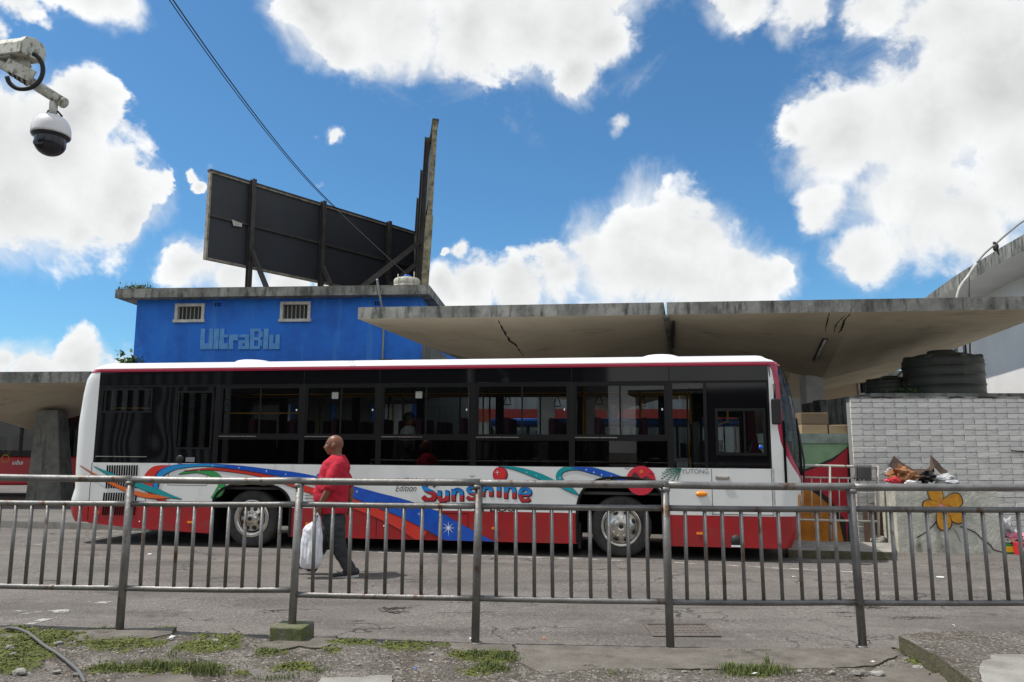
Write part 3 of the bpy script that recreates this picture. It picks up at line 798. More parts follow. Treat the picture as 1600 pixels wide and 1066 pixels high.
for i in range(len(mb.v)): v = Vector(mb.v[i]); mb.v[i] = (v.x + .008, v.y - .008, v.z)
mb.build('indicator_lamp', 'orange_lamp', bus)
# roof
def roof_ring(z, inset):
    pts = []
    for k in range(41): pts.append(path(total(z)*k/40, z))
    for k in range(31): pts.append(path(total(z, False)*(1-k/30), z, False))
    c = Vector((-3.3, WID/2, z)); out = []
    for p in pts:
        q = p.copy(); q.x += inset * (1 if p.x < c.x else -1) * (abs(p.x-c.x)/5.8); q.y += inset * (1 if p.y < c.y else -1) * min(1, abs(p.y-c.y)/1.1); out.append(q)
    return out
rings = [roof_ring(2.94, 0), roof_ring(2.97, 0), roof_ring(3.0, .01)]
for z, i_ in ((3.03, .05), (3.05, .12), (3.065, .3), (3.075, .7), (3.08, 1.1)):
    rr = roof_ring(3.0, i_); rings.append([Vector((p.x, p.y, z)) for p in rr])
mb = MB(); mb.grid(rings, closed=True); mb.add(rings[-1], [tuple(range(len(rings[-1])))]); mb.build('roof', 'roof_white', bus)
mb = MB(); mb.grid([roof_ring(2.882, -.004), roof_ring(2.91, -.006), roof_ring(2.938, -.004)], closed=True, smooth=False); mb.build('roof_trim', 'trim_red', bus)
for px, w in ((365, .34), (1035, .32)):
    u = b(px, 566)[0]; z0 = 3.02
    mb = MB(); mb.lathe([(.01, .075), (w*.7, .07), (w*.9, .05), (w, 0)], 20, T=Matrix.Translation((u, .7, z0+.04))); mb.build('roof_vent', 'roof_white', bus)
# side skin, built once and mirrored for the far side
def arch(cu, hw, zt, z0=.58, n=2.7, seg=14, grow=0):
    pts = []; hw += grow; zt += grow
    for k in range(seg+1):
        a = math.pi - math.pi*k/seg; c, s_ = math.cos(a), math.sin(a)
        pts.append((cu + math.copysign(abs(c)**(2/n), c)*hw, z0 + abs(s_)**(2/n)*(zt-z0)))
    return pts
AF = (b(971,800)[0], .655, b(970,748)[1]); AR = (b(392,800)[0], .665, b(392,757)[1])
def cut_strip(u0, u1, zb, zt):
    """outline of the body side between heights zb and zt with both wheel openings; zb may follow the skirt."""
    out = []; zbf = (lambda u: skirt(u)) if zb is None else (lambda u: zb)
    out.append((u0, zt)); 
    us = [u0]
    low = []
    def pt(u): low.append((u, zbf(u)))
    pt(u0)
    if zb is None:
        for u in (-8.8, -8.4, -7.9, -7.3):
            if u > u0: pt(u)
    for A in (AR, AF):
        c = arch(*A); L = [q for q in c if q[1] > (zb if zb is not None else 0)]
        lo = zbf(A[0]-A[1]) if zb is None else zb
        if zb is None:
            low.append((A[0]-A[1], lo)); low += [q for q in c if q[1] < zt]  if max(q[1] for q in c) < zt else None or [q for q in c]
            low.append((A[0]+A[1], zbf(A[0]+A[1])))
        else: low += [(c[0][0] if c[0][1] >= zb else None, lo)] if False else []
    pt(u1)
    return low, out
def side_with_arches(u0, u1, zb, zt):
    """list of polygons covering u0..u1 x zb..zt minus the arches."""
    polys = []
    segs = []; cur = u0
    fb = (lambda u: skirt(u)) if zb is None else (lambda u: zb)
    for A in (AR, AF):
        c = arch(*A, seg=28)
        # horizontal extent of the opening between zb and zt
        zz = np.linspace(0, 1, 15)
        def edge(z, sg):
            if z <= .58: return A[0] + sg*A[1]
            t = (z-.58)/(A[2]-.58)
            if t >= 1: return A[0]
            return A[0] + sg*A[1]*(1-t**2.7)**(1/2.7)
        zlo = .1 if zb is None else zb
        zs = list(np.linspace(max(zlo, .1), min(zt, A[2]), 16))
        left = [(edge(z, -1), z) for z in zs]; right = [(edge(z, 1), z) for z in zs]
        if zb is None: left[0] = (left[0][0], fb(left[0][0])); right[0] = (right[0][0], fb(right[0][0])); left = [left[0]] + [q for q in left[1:] if q[1] > left[0][1]+.01]; right = [right[0]] + [q for q in right[1:] if q[1] > right[0][1]+.01]
        bottom = [(cur, fb(cur))]
        if zb is None:
            for u in (-8.8, -8.4, -7.9, -7.3):
                if cur < u < left[0][0]: bottom.append((u, fb(u)))
        if zt > A[2]:
            # opening closes below zt: split down the middle of the arch
            polys.append(bottom + left + [(A[0], zt), (cur, zt)]); start = [(A[0], zt)] + right[::-1]
        else:
            polys.append(bottom + left + [(cur, zt)]); start = right[::-1]
        # begin the next polygon at the right edge
        if A is AR: nxt = start; cur = None
        else:
            polys[-1] = nxt + [q for q in polys[-1] if q[0] is not None and q not in bottom] if False else polys[-1]
        if A is AR:
            hold = start; cur = start[-1][0]; holdR = start
        else:
            # rebuild the middle polygon using the held right edge of the rear arch
            mid = [q for q in holdR] + left
            if zt > A[2]: mid += [(A[0], zt)]
            polys[-1] = mid
            polys.append(start + [(u1, fb(u1)), (u1, zt)])
    return polys
def side_part(name, polys, m, y0=0.0, th=.03, far=False):
    mb = MB()
    for P in polys:
        if far: mb.prism(P, lambda a, c, t: Vector((a, WID - y0 - t*th, c)))
        else: mb.prism(P, lambda a, c, t: Vector((a, y0 + t*th, c)))
    return mb.build(name, m, bus)
U0, U1 = -8.86, 2.26
ZB = 1.345; ZR = .655
for far in (False, True):
    side_part('side_panel', side_with_arches(U0, U1 - .0, ZR, ZB), 'white_paint', far=far)
    side_part('skirt_panel', side_with_arches(U0, U1 + .0, None, ZR - .001), 'red_paint', far=far)
# wheel housings, arch mouldings, chassis
for A in (AR, AF):
    outer = arch(*A, seg=28, grow=.035); inner = arch(*A, seg=28, grow=-.002)
    outer = [(outer[0][0], .21)] + outer + [(outer[-1][0], .21)]; inner = [(inner[0][0], .21)] + inner + [(inner[-1][0], .21)]
    mb = MB(); n = len(outer)
    mb.grid([[Vector((u, -.012, z)) for u, z in outer], [Vector((u, -.02, z)) for u, z in inner], [Vector((u, .06, z)) for u, z in inner]])
    mb.grid([[Vector((u, .0, z)) for u, z in outer], [Vector((u, -.012, z)) for u, z in outer]])
    mb.build('wheel_arch', 'frame_black', bus, fix=False)
    mb = MB(); mb.grid([[Vector((u, .04, z)) for u, z in inner], [Vector((u, .62, z)) for u, z in inner]])
    mb.box(A[0]-A[1], A[0]+A[1], .62, .66, .3, A[2]); mb.build('wheel_housing', 'matt_black', bus, fix=False)
mb = MB(); mb.box(-8.6, 2.1, .7, WID-.7, .34, .95); mb.box(-5.2, -.8, .10, WID-.1, .36, .93); mb.box(-8.7, -6.8, .10, WID-.1, .42, .93); mb.box(.8, 2.2, .1, WID-.1, .34, .93)
mb.build('chassis', 'matt_black', bus)

def wheel(cu, y, front, far=False):
    sg = 1 if not far else -1
    T = Matrix.Translation((cu, y, .462)) @ Matrix.Rotation(math.pi/2*sg, 4, 'X')   # local z -> outward (-y)
    mb = MB(); mb.lathe([(.275,-.26),(.40,-.27),(.445,-.25),(.46,-.22),(.46,-.04),(.447,-.015),(.41,.0),(.36,.004),(.325,-.005),(.305,-.02),(.29,-.05)], 56, T=T)
    for q in range(3):
        r = .460; mb.lathe([(r+.001,-.07-.05*q),(r-.006,-.075-.05*q),(r+.001,-.08-.05*q)], 56, T=T)
    w = mb.build('wheel', 'rubber', bus)
    R = .262 if front else .235
    mb = MB(); mb.lathe([(.306,-.022),(.30,-.002),(R+.018,-.008),(R,-.02),(R-.012,-.06)], 48, T=T)
    nh = 8 if front else 8
    if front:   # domed cover with slots
        mb.lathe([(R-.01,-.05),(R-.03,-.01),(.17,.012),(.165,.02)], 48, T=T)
        mb.lathe([(.165,.02),(.12,.035),(.095,.036),(.09,.045),(.05,.05),(.045,.045),(.0,.045)], 48, T=T)
    else:
        mb.lathe([(R-.012,-.09),(R-.03,-.05),(.15,-.01),(.11,-.004),(.085,.0),(.08,.03),(.06,.04),(.0,.04)], 48, T=T)
    mb.build('rim', 'chrome', w)
    mb = MB()
    for k in range(nh):
        a = 2*math.pi*(k+.5)/nh; rr = .21 if front else .168; hw_, hl = (.016, .042) if front else (.036, .036)
        Tk = T @ Matrix.Rotation(a, 4, 'Z') @ Matrix.Translation((rr, 0, .0))
        slope = Matrix.Rotation(math.radians(26 if not front else 32), 4, 'Y')
        prof = [(hw_*math.cos(t*math.pi/6)*(1.0), hl*math.sin(t*math.pi/6)) for t in range(12)]
        vs = [Tk @ slope @ Vector((p[0], p[1], .012 if front else -.012)) for p in prof]; vs2 = [Tk @ slope @ Vector((p[0], p[1], -.03)) for p in prof]
        mb.add(vs + vs2, [tuple(range(12))] + [(i, (i+1) % 12, 12+(i+1) % 12, 12+i) for i in range(12)])
        mb.build('rim_opening', 'hub_dark', w); mb = MB()
    for k in range(10):
        a = 2*math.pi*k/10; rr = .10 if not front else .135
        Tk = T @ Matrix.Translation((rr*math.cos(a), rr*math.sin(a), -.004 if not front else .028))
        mb.lathe([(.011,0),(.011,.022),(.006,.028),(0,.028)], 6, T=Tk)
    mb.build('wheel_nut', 'chrome', w, kind='stuff')
    mb = MB(); mb.lathe([(.034,.046),(.03,.052),(0,.052)], 20, T=T); mb.build('hub_cap', 'hub_dark', w)
    return w
RU = b(388, 800)[0]; FU = b(970, 800)[0]
wheel(FU, .10, True); wheel(RU, .10, False); wheel(FU, WID-.10, True, True); wheel(RU, WID-.10, False, True)
for u in (FU, RU):
    MB().tube([(u, .3, .46), (u, WID-.3, .46)], .09, 10).build('axle', 'matt_black', bus)
mb = MB(); u = b(905, 880)[0]; mb.box(u-.02, u+.02, .1, .55, .12, .5); mb.build('mud_flap', 'black', bus)

# black window band ---------------------------------------------------------
ux = lambda px, py=620: b(px, py)[0]
seams = [ux(p) for p in (241, 267, 341, 474, 593, 740, 893, 1046)]
band = [U0] + seams + [U1]
ZT = 2.88; ZW = 2.635; ZS = 1.765
for a, c in zip(band, band[1:]):
    MB().box(a+.003, c-.003, .002, .03, ZW+.02, ZT).build('roof_panel', 'gloss_black', bus, bevel=.003)
def windows(y, far=False):
    """near side y=0: frames flush with the side, far side simpler"""
    S = (lambda a, c: (a, c)) if not far else (lambda a, c: (WID - c, WID - a))
    def bx(mb, a, c, y0, y1, z0, z1, mi=0):
        y0, y1 = S(y0, y1); mb.box(a, c, y0, y1, z0, z1, mi); return mb
    def ring(mb, a, c, z0, z1, w, y0, y1):
        bx(mb, a, c, y0, y1, z1-w, z1); bx(mb, a, c, y0, y1, z0, z0+w); bx(mb, a, a+w, y0, y1, z0+w, z1-w); bx(mb, c-w, c, y0, y1, z0+w, z1-w)
    # posts
    mb = MB()
    for u in seams[2:]: bx(mb, u-.045, u+.045, .004, .05, ZB+.0, ZW+.018)
    bx(mb, U1-.06, U1+.0, .004, .05, ZB, ZW+.018); bx(mb, U0, U0+.05, .004, .05, ZB, ZW+.018)
    bx(mb, U0+.05, U1-.06, .0065, .05, ZW-.012, ZW+.016)
    bx(mb, seams[2]+.045, seams[7]-.045, .0065, .05, ZS-.02, ZS+.02)
    split_build(mb, 'window_post', 'frame_black', bus)
    # sliding windows
    for i in range(2, 7):
        a, c = seams[i]+.047, seams[i+1]-.047
        mb = MB(); ring(mb, a, c, ZS+.022, ZW-.014, .032, .008, .05)
        w = mb.build('window', 'frame_black', bus)
        m_ = (a+c)/2
        mb = MB(); bx(mb, a+.03, m_+.01, .020, .024, ZS+.05, ZW-.045); mb.build('pane', 'window_glass', w)
        mb = MB(); bx(mb, m_-.01, c-.03, .028, .032, ZS+.05, ZW-.045); mb.build('pane', 'window_glass', w)
        mb = MB(); bx(mb, m_-.014, m_+.014, .012, .019, ZS+.05, ZW-.045); bx(mb, a+.03, c-.03, .010, .02, ZS+.05, ZS+.075); mb.build('sash', 'frame_black', w)
        if not far:
            mb = MB(); bx(mb, c-.075, c-.055, .006, .012, 2.21, 2.24); mb.build('latch', 'star_decal', w)
            mb = MB(); bx(mb, a+.0, m_-.05, .003, .0075, ZS+.024, ZS+.034); mb.build('drip_strip', 'chrome', w)
        mb = MB(); bx(mb, a, c, .012, .016, ZB+.012, ZS-.022); mb.build('lower_pane', 'lower_glass', bus)
    mb = MB(); bx(mb, seams[2]+.045, seams[7]-.045, .0065, .045, ZB+.001, ZB+.012); mb.build('window_sill', 'frame_black', bus)
    # tall fixed pane by the driver's door
    a, c = seams[7]+.047, ux(1101)-.02
    mb = MB(); bx(mb, a, c, .012, .016, ZB+.01, ZW-.014); mb.build('fixed_pane', 'window_glass', bus)
    mb = MB(); bx(mb, c, c+.045, .004, .05, ZB, ZW+.018-.032); split_build(mb, 'window_post', 'frame_black', bus)
    # door of the driver, upper half
    d0, d1 = c+.047, U1-.062
    w0, w1, wz0, wz1 = ux(1118, 675), ux(1197, 675), b(1160, 712)[1], b(1160, 638)[1]
    mb = MB()
    bx(mb, d0, d1, .008, .04, wz1, ZW-.014); bx(mb, d0, d1, .008, .04, ZB+.01, wz0); bx(mb, d0, w0, .008, .04, wz0, wz1); bx(mb, w1, d1, .008, .04, wz0, wz1)
    dr = mb.build('driver_door', 'gloss_black', bus)
    mb = MB(); ring(mb, w0, w1, wz0, wz1, .04, .001, .03); mb.build('door_window_frame', 'frame_black', dr)
    mb = MB(); bx(mb, w0+.04, w1-.04, .018, .022, wz0+.04, wz1-.04); mb.build('pane', 'clear_glass', dr)
    mm = (w0+w1)/2+.06; mb = MB(); bx(mb, mm-.012, mm+.012, .010, .017, wz0+.04, wz1-.04); mb.build('sash', 'frame_black', dr)
    if not far:
        uu, zz = b(1189, 699); mb = MB(); mb.lathe([(.034,0),(.034,.003),(0,.003)], 20, T=Matrix.Translation((uu, -.001, zz)) @ Matrix.Rotation(math.pi/2, 4, 'X')); mb.build('sticker', 'blue_decal', dr)
    # rear section: louvre window, black panel, emergency door
    a, c = max(ux(150), U0+.065), ux(238)
    mb = MB(); zt_, zb_ = 2.60, b(200, 645)[1]
    bx(mb, U0+.05, ux(241)-.004, .004, .03, ZB+.003, zb_-.0); bx(mb, ux(241)+.004, ux(267)-.004, .004, .03, ZB+.003, ZW-.014)
    bx(mb, c, ux(241)-.004, .004, .03, zb_, ZW-.014); bx(mb, U0+.05, a, .004, .03, zb_, ZW-.014); bx(mb, a, c, .004, .03, zt_, ZW-.014)
    mb.build('rear_side_panel', 'wavy_black', bus)
    mb = MB(); ring(mb, a, c, zb_, zt_, .03, .0, .04); w = mb.build('window', 'frame_black', bus)
    mb = MB(); bx(mb, a+.03, c-.03, .02, .024, zb_+.03, zt_-.03); mb.build('pane', 'window_glass', w)
    mb = MB(); bx(mb, (a+c)/2-.012, (a+c)/2+.012, .01, .019, zb_+.03, zt_-.03); mb.build('sash', 'frame_black', w)
    d0, d1 = ux(267)+.004, seams[2]-.047
    a, c, z0, z1 = ux(277, 660), ux(330, 660), b(300, 700)[1], b(300, 613)[1]
    mb = MB(); bx(mb, d0, a, .004, .03, ZB+.003, ZW-.014); bx(mb, c, d1, .004, .03, ZB+.003, ZW-.014); bx(mb, a, c, .004, .03, z1, ZW-.014); bx(mb, a, c, .004, .03, ZB+.003, z0)
    dr = mb.build('emergency_door', 'wavy_black', bus)
    mb = MB(); ring(mb, a-.02, c+.02, z0-.02, z1+.02, .03, -.003, .0035); mb.build('door_window_frame', 'frame_black', dr)
    mb = MB(); bx(mb, a, c, .014, .018, z0, z1); mb.build('pane', 'lower_glass', dr)
    if not far:
        uu, zz = b(281, 718); mb = MB(); mb.lathe([(.07,0),(.07,.012),(.055,.02),(0,.02)], 24, T=Matrix.Translation((uu, .004, zz)) @ Matrix.Rotation(math.pi/2, 4, 'X')); mb.build('door_handle', 'black', dr)
        uu, zz = b(297, 718); mb = MB(); bx(mb, uu-.08, uu+.08, -.001, .0035, zz-.04, zz+.035); mb.build('notice_plate', 'grey_decal', dr)
        uu, zz = b(183, 713.5); mb = MB(); bx(mb, U0+.05, ux(229, 713), -.002, .0035, zz-.006, zz+.006); mb.build('drip_strip', 'chrome', bus)
windows(0); windows(0, True)
for a, c in zip(band, band[1:]):
    MB().box(a+.003, c-.003, WID-.03, WID-.002, ZW+.02, ZT).build('roof_panel', 'gloss_black', bus)
# small square stickers in the windows
for px, py in ((523, 618), (654, 617)):
    u, z = b(px, py); MB().box(u-.055, u+.055, .0175, .0195, z-.055, z+.055).build('sticker', 'bar_grey', bus)

# interior -------------------------------------------------------------------
mb = MB(); mb.box(-8.7, 2.3, .08, WID-.08, .93, .97); mb.build('cabin_floor', 'interior_dark', bus)
mb = MB(); mb.box(-8.7, 2.2, .08, WID-.08, 2.84, 2.87); mb.box(-8.7, 2.2, .08, .38, 2.66, 2.84); mb.box(-8.7, 2.2, WID-.38, WID-.08, 2.66, 2.84); mb.build('cabin_ceiling', 'interior', bus)
mb = MB(); mb.box(-8.72, -8.66, .1, WID-.1, .97, 2.84); mb.box(1.25, 1.29, .1, 1.0, .97, 1.75); mb.build('cabin_partition', 'interior_dark', bus)
mb = MB(); mb.box(-8.7, -6.9, .1, WID-.1, .97, 1.55); mb.build('engine_cover', 'interior_dark', bus)
sb = MB(); sb.box(-.22, .22, -.44, .44, 0, .12); sb.box(-.30, -.20, -.43, -.01, .1, .78); sb.box(-.30, -.20, .01, .43, .1, .78)
seat0 = None; k = 0
for i in range(14):
    u = -8.0 + i*.72
    zf = 1.55 if u < -6.9 else 1.32
    for yy in (.56, WID-.56):
        if yy > 1.5 and (-2.6 < u < -1.2 or u > .4): continue
        if yy < 1.0 and u > .9: continue
        if seat0 is None: seat0 = sb.build('seat', 'seat_red', bus, bevel=.03); o = seat0
        else: o = clone(seat0, bus)
        o.location = (u, yy, zf + rnd.uniform(-.01, .01))
mb = MB(); mb.box(-.24, .24, -.26, .26, 0, .14); mb.box(-.32, -.2, -.25, .25, .1, .85); o = mb.build('driver_seat', 'cloth_grey', bus, bevel=.04); o.location = (1.45, .65, 1.2)
mb = MB(); mb.tube([Vector((1.95 + .1*math.cos(t*math.pi/8), .65 + .22*math.sin(t*math.pi/8), 1.55 + .2*math.cos(t*math.pi/8))) for t in range(16)], .015, 6, closed=True)
mb.build('steering_wheel', 'black', bus)
mb = MB()
for u in (-5.5, -3.9, -2.3, -.6, .35, 1.15):
    for yy in (.95, WID-.95): mb.tube([(u, yy, .97), (u, yy, 2.84)], .016, 6)
for yy in (.95, WID-.95): mb.tube([(-8.5, yy, 2.55), (1.2, yy, 2.55)], .015, 6)
for u0, u1 in ((ux(350, 643)+.0, ux(464, 643)), (-8.7, -7.9)): mb.tube([(u0, .14, 2.18 if u0 > -8 else 2.27), (u1, .14, 2.18 if u0 > -8 else 2.27)], .013, 6)
mb.tube([(1.35, .3, 1.0), (1.35, .3, 1.75), (1.35, .9, 1.75), (1.35, .9, 1.0)], .016, 6)
mb.tube([(1.55, 1.4, 1.0), (1.55, 1.4, 2.0), (1.8, 1.5, 2.1), (1.8, 1.5, 2.8)], .018, 6)
split_build(mb, 'grab_rail', 'yellow', bus)
mb = MB()
for i in range(9):
    u = -5.6 + i*.75 + rnd.uniform(-.05, .05); yy = .95 if i % 2 else WID-.95
    mb.tube([(u, yy, 2.55), (u-.05, yy, 2.42), (u-.06, yy, 2.36), (u+.06, yy, 2.36), (u+.05, yy, 2.42), (u, yy, 2.55)], .009, 5)
split_build(mb, 'hanging_strap', 'black', bus)
# mirror
u, z0 = b(1210, 664); u2, z1 = b(1210, 624)
mb = MB(); mb.box(u-.05, u+.07, -.20, -.06, z0, z1); o = mb.build('side_mirror', 'black', bus, bevel=.02)
mb = MB(); mb.tube([(u+.0, -.12, z1-.05), (u+.0, -.12, z1+.15), (u+.02, -.02, z1+.22), (u+.02, .02, z1+.22)], .016, 6); mb.build('mirror_arm', 'black', o)
# door seams, handles, lamps on the white side
mb = MB()
def seam(p0, p1, w=.007):
    (a, c), (d, e_) = b(*p0), b(*p1)
    if abs(a-d) < abs(c-e_): mb.box(min(a, d)-w/2, max(a, d)*0+min(a, d)+w/2, -.0015, .002, min(c, e_), max(c, e_))
    else: mb.box(min(a, d), max(a, d), -.0015, .002, c-w/2, c+w/2)
for u_, za, zb in ((ux(1113, 780), .66, 1.34), (ux(1207, 780), .66, 1.34), (ux(139, 780), .4, 1.34), (ux(227, 780), .3, 1.2), (ux(588, 820), .22, .62), (ux(731, 820), .22, .62)):
    mb.box(u_-.0035, u_+.0035, -.0015, .002, za, zb)
mb.box(ux(1113, 780), ux(1207, 780), -.0015, .002, .672, .68)
a, c = ux(263, 745), ux(324, 745)
mb.box(a-.0035, a+.0035, -.0015, .002, .99, 1.34); mb.box(c-.0035, c+.0035, -.0015, .002, .99, 1.34); mb.box(a, c, -.0015, .002, .985, .992)
mb.box(ux(588, 820), ux(731, 820), -.0015, .002, .612, .62)
mb.box(ux(1228-4, 700), ux(1228, 700), -.004, .002, 1.1, 2.05)
split_build(mb, 'panel_seam', 'matt_black', bus)
mb = MB()
(u, z) = b(1129, 747); mb.box(u-.10, u+.10, -.012, .002, z-.03, z+.03); mb.box(u-.07, u+.07, -.03, -.012, z-.004, z+.018)
mb.build('door_handle', 'chrome', bus, bevel=.01)
for px, py in ((151,801),(297,816),(482,818.5),(773,825.5),(1093,833.5)):
    u, z = b(px, py); MB().box(u-.045, u+.045, -.01, .001, z-.017, z+.017).build('side_reflector', 'orange_lamp', bus)
u, z = b(1096, 772); mb = MB(); mb.lathe([(.07,0),(.06,.02),(.03,.03),(0,.032)], 20, T=Matrix.Translation((u, .0, z)) @ Matrix.Rotation(math.pi/2, 4, 'X') @ Matrix.Diagonal((1.25, .6, 1, 1))); mb.build('indicator_lamp', 'orange_lamp', bus)
for py, txt in (((775), 0),):
    a = ux(476, py); c = ux(492, py); z = b(480, 776)[1]
    MB().box(a, c, -.012, .001, z-.03, z-.018).box(a, c, -.012, .001, z+.018, z+.03).build('door_handle', 'chrome', bus)
mb = MB()
for px, py in ((218, 815), (600, 822), (716, 820), (740, 797)):
    u, z = b(px, py); mb.lathe([(.012,0),(.01,.006),(0,.006)], 10, T=Matrix.Translation((u, -.002, z)) @ Matrix.Rotation(math.pi/2, 4, 'X'))
mb.build('panel_bolt', 'star_decal', bus)
u, z = b(1151, 845); mb = MB(); mb.lathe([(.085,0),(.085,.003),(0,.003)], 24, T=Matrix.Translation((u, -.001, z)) @ Matrix.Rotation(math.pi/2, 4, 'X')); mb.build('tow_eye_cover', 'hub_dark', bus)
MB().box(u-.08, u+.08, -.008, -.0045, z-.09, z-.065).build('tow_eye_label', 'star_decal', bus)
# engine louvres
for (y0, y1, x0, x1, n) in ((727, 763, 168, 214, 13), (770, 788, 163, 213, 14), (789, 805, 162, 211, 14)):
    mb = MB()
    for k in range(n):
        px = x0 + (x1-x0)*k/(n-1); ua, za = b(px, y0); uc, zc = b(px-2, y1)
        for seg in range(1):
            mb.prism([(ua-.008, za), (ua+.016, za), (uc+.016, zc), (uc-.008, zc)], lambda p, q, t: Vector((p, -.009 + .010*t, q)))
    split_build(mb, 'engine_louvre', 'matt_black', bus)

# printed swirls -------------------------------------------------------------
def ribbon(name, pts, m, y, edge=0, ppu=None):
    """pts: (px, py, half width px) along the centre line in the photograph, projected on the side plane"""
    S = spline(pts, 8); up_, lo_ = [], []
    for i, p in enumerate(S):
        d = S[min(i+1, len(S)-1)][:2] - S[max(i-1, 0)][:2]; L = math.hypot(*d) or 1; n = np.array((-d[1], d[0])) / L
        w = max(0.05, p[2]) + edge
        a, c = p[:2] + n*w, p[:2] - n*w
        for q, l in ((a, up_), (c, lo_)):
            u, z = b(q[0], q[1]); l.append(Vector((u, -y, max(skirt(u)+.004, min(z, ZB-.001)))))
    mb = MB(); mb.grid([up_, lo_], smooth=False); return mb.build(name, m, bus)
def swoosh(pts, m, y, e=.9):
    ribbon('swirl_outline', [(p[0]+.6, p[1]+.7, p[2]) for p in pts], 'outline_decal', y, e*.55); ribbon('swirl', pts, m, y+.001)
swoosh([(279,741,.3),(290,738,2),(309,735.8,3),(330,739.5,4.5),(342,748,5),(346,758,5.5),(341,770,6),(330,778,1)], 'green_decal', .003)
swoosh([(288,735.6,.3),(330,732.8,1.6),(375,737,2.2),(405,742,2.5),(440,751,3.5),(488,767,5),(545,785,7),(590,800,9),(632,817,13),(668,834,19)], 'red_decal', .005)
swoosh([(268,727.5,.3),(252,730,3),(240,736,6),(231,750,7),(236,765,6.5),(250,779,4),(268,790,.5)], 'red_decal', .007)
swoosh([(248,772,.5),(243,762,4),(246,750,4.5),(256,737,5),(276,729.5,3.5),(305,727,2.2),(330,726.8,2.4),(378,731,3.2),(420,737,4),(465,744,5.5),(505,754,7),(546,766.5,8.5),(590,781,11),(632,795,14),(680,816,17),(720,838,17),(770,864,17)], 'blue_decal', .009)
ribbon('swirl', [(248,768,.5),(244,758,3.4),(247,748,4),(256,738,4.3),(276,730,3.2),(305,727.3,2),(330,727,1.6),(352,728.5,.4)], 'sky_decal', .0115)
swoosh([(147,728.5,.2),(165,737.5,2),(190,748,3.2),(212,756,4.2),(246,768,4.4),(266,775,2.6),(284,779.5,.3)], 'teal_decal', .013)
swoosh([(125,727,.2),(156,745.5,1.5),(190,762,2.8),(222,773,3.4),(245,776,3),(266,778,.3)], 'orange_decal', .015)
swoosh([(778,728,.3),(800,731,2),(820,736,3.6),(845,745,4.6),(872,757,3),(890,766,.4)], 'teal_decal', .003)
swoosh([(905,774,.3),(893,766,3.5),(880,757,5.5),(873,746,4.5),(876,737,3.8),(888,731.5,3.6),(905,731,3.8),(925,735,5),(950,742,5),(978,750,3)], 'teal_decal', .005)
ribbon('swirl', [(892,731.2,.3),(905,731.3,2.8),(925,735.2,4.4),(950,742,4.4),(978,750,2.8)], 'blue_decal', .0085)
def star(px, py, r, y, spikes=4):
    P = []
    for k in range(spikes*2):
        a = math.pi*k/spikes; q = r if k % 2 == 0 else r*.16
        u, z = b(px + q*math.sin(a), py - q*math.cos(a)*(1.3 if k == spikes else 1)); P.append((u, z))
    return P
mb = MB()
for (px, py, r, y, s_) in ((701,825,11,.0125,8),(875,747,2.5,.0125,4),(883,740,2.5,.0125,4),(916,734,2.4,.0125,4),(928,738,2.6,.0125,4),(940,742,2.6,.0125,4),(955,744,2.2,.0125,4),
                           (246,752,2.2,.0145,4),(333,727.5,2,.0145,4),(374,731,2.2,.0145,4),(417,736,2.4,.0145,4),(447,741,2,.0145,4),(311,735.5,1.8,.0055,4),(343,764,2.2,.0055,4),(558,768,3,.0125,4),(655,803,3,.0125,4),(823,738,1.8,.0065,4),(838,743,1.8,.0065,4)):
    mb.flat(star(px, py, r, y, s_), lambda p, q: Vector((p, -y, q)))
split_build(mb, 'star_print', 'star_decal', bus)
def disc(px, py, r, n=28): return [b(px + r*math.cos(2*math.pi*k/n), py + r*math.sin(2*math.pi*k/n)) for k in range(n)]
MB().flat(disc(1001.5, 751, 23), lambda p, q: Vector((p, -.010, q))).build('sun_print', 'sun_decal', bus)
mb = MB()
mb.flat([b(*q) for q in ((979.5,749),(985,746),(988,741),(992,737),(997,742),(1002,748),(1006,745),(1010,744),(1016,747),(1020,749),(1023.5,749.5),(1023,753),(1012,751),(1002,755),(992,752),(980,754))], lambda p, q: Vector((p, -.0115, q)))
mb.build('mountain_print', 'brown_decal', bus)
MB().flat(disc(1002, 737, 3), lambda p, q: Vector((p, -.0115, q))).build('sun_print', 'orange_decal', bus)
mb = MB()
for (px, py) in ((980, 733), (1018, 741), (738, 745)):
    mb.flat([b(px-5, py-1), b(px-2.5, py-2), b(px, py), b(px+2.5, py-2), b(px+5, py-.5), b(px+2.5, py-.9), b(px, py+1.2), b(px-2.5, py-.9)], lambda p, q: Vector((p, -.0125, q)))
mb.build('bird_print', 'outline_decal', bus)
MB().flat(disc(781, 741, 11), lambda p, q: Vector((p, -.004, q))).build('ball_print', 'sun_decal', bus)
MB().flat(disc(781.7, 741.8, 12), lambda p, q: Vector((p, -.003, q))).build('ball_outline', 'outline_decal', bus)
MB().flat(disc(783, 741, 7), lambda p, q: Vector((p, -.0055, q))).flat(star(777, 738, 4, 0), lambda p, q: Vector((p, -.007, q)), 1).build('ball_highlight', ['red_decal', 'star_decal'], bus)
mb = MB()
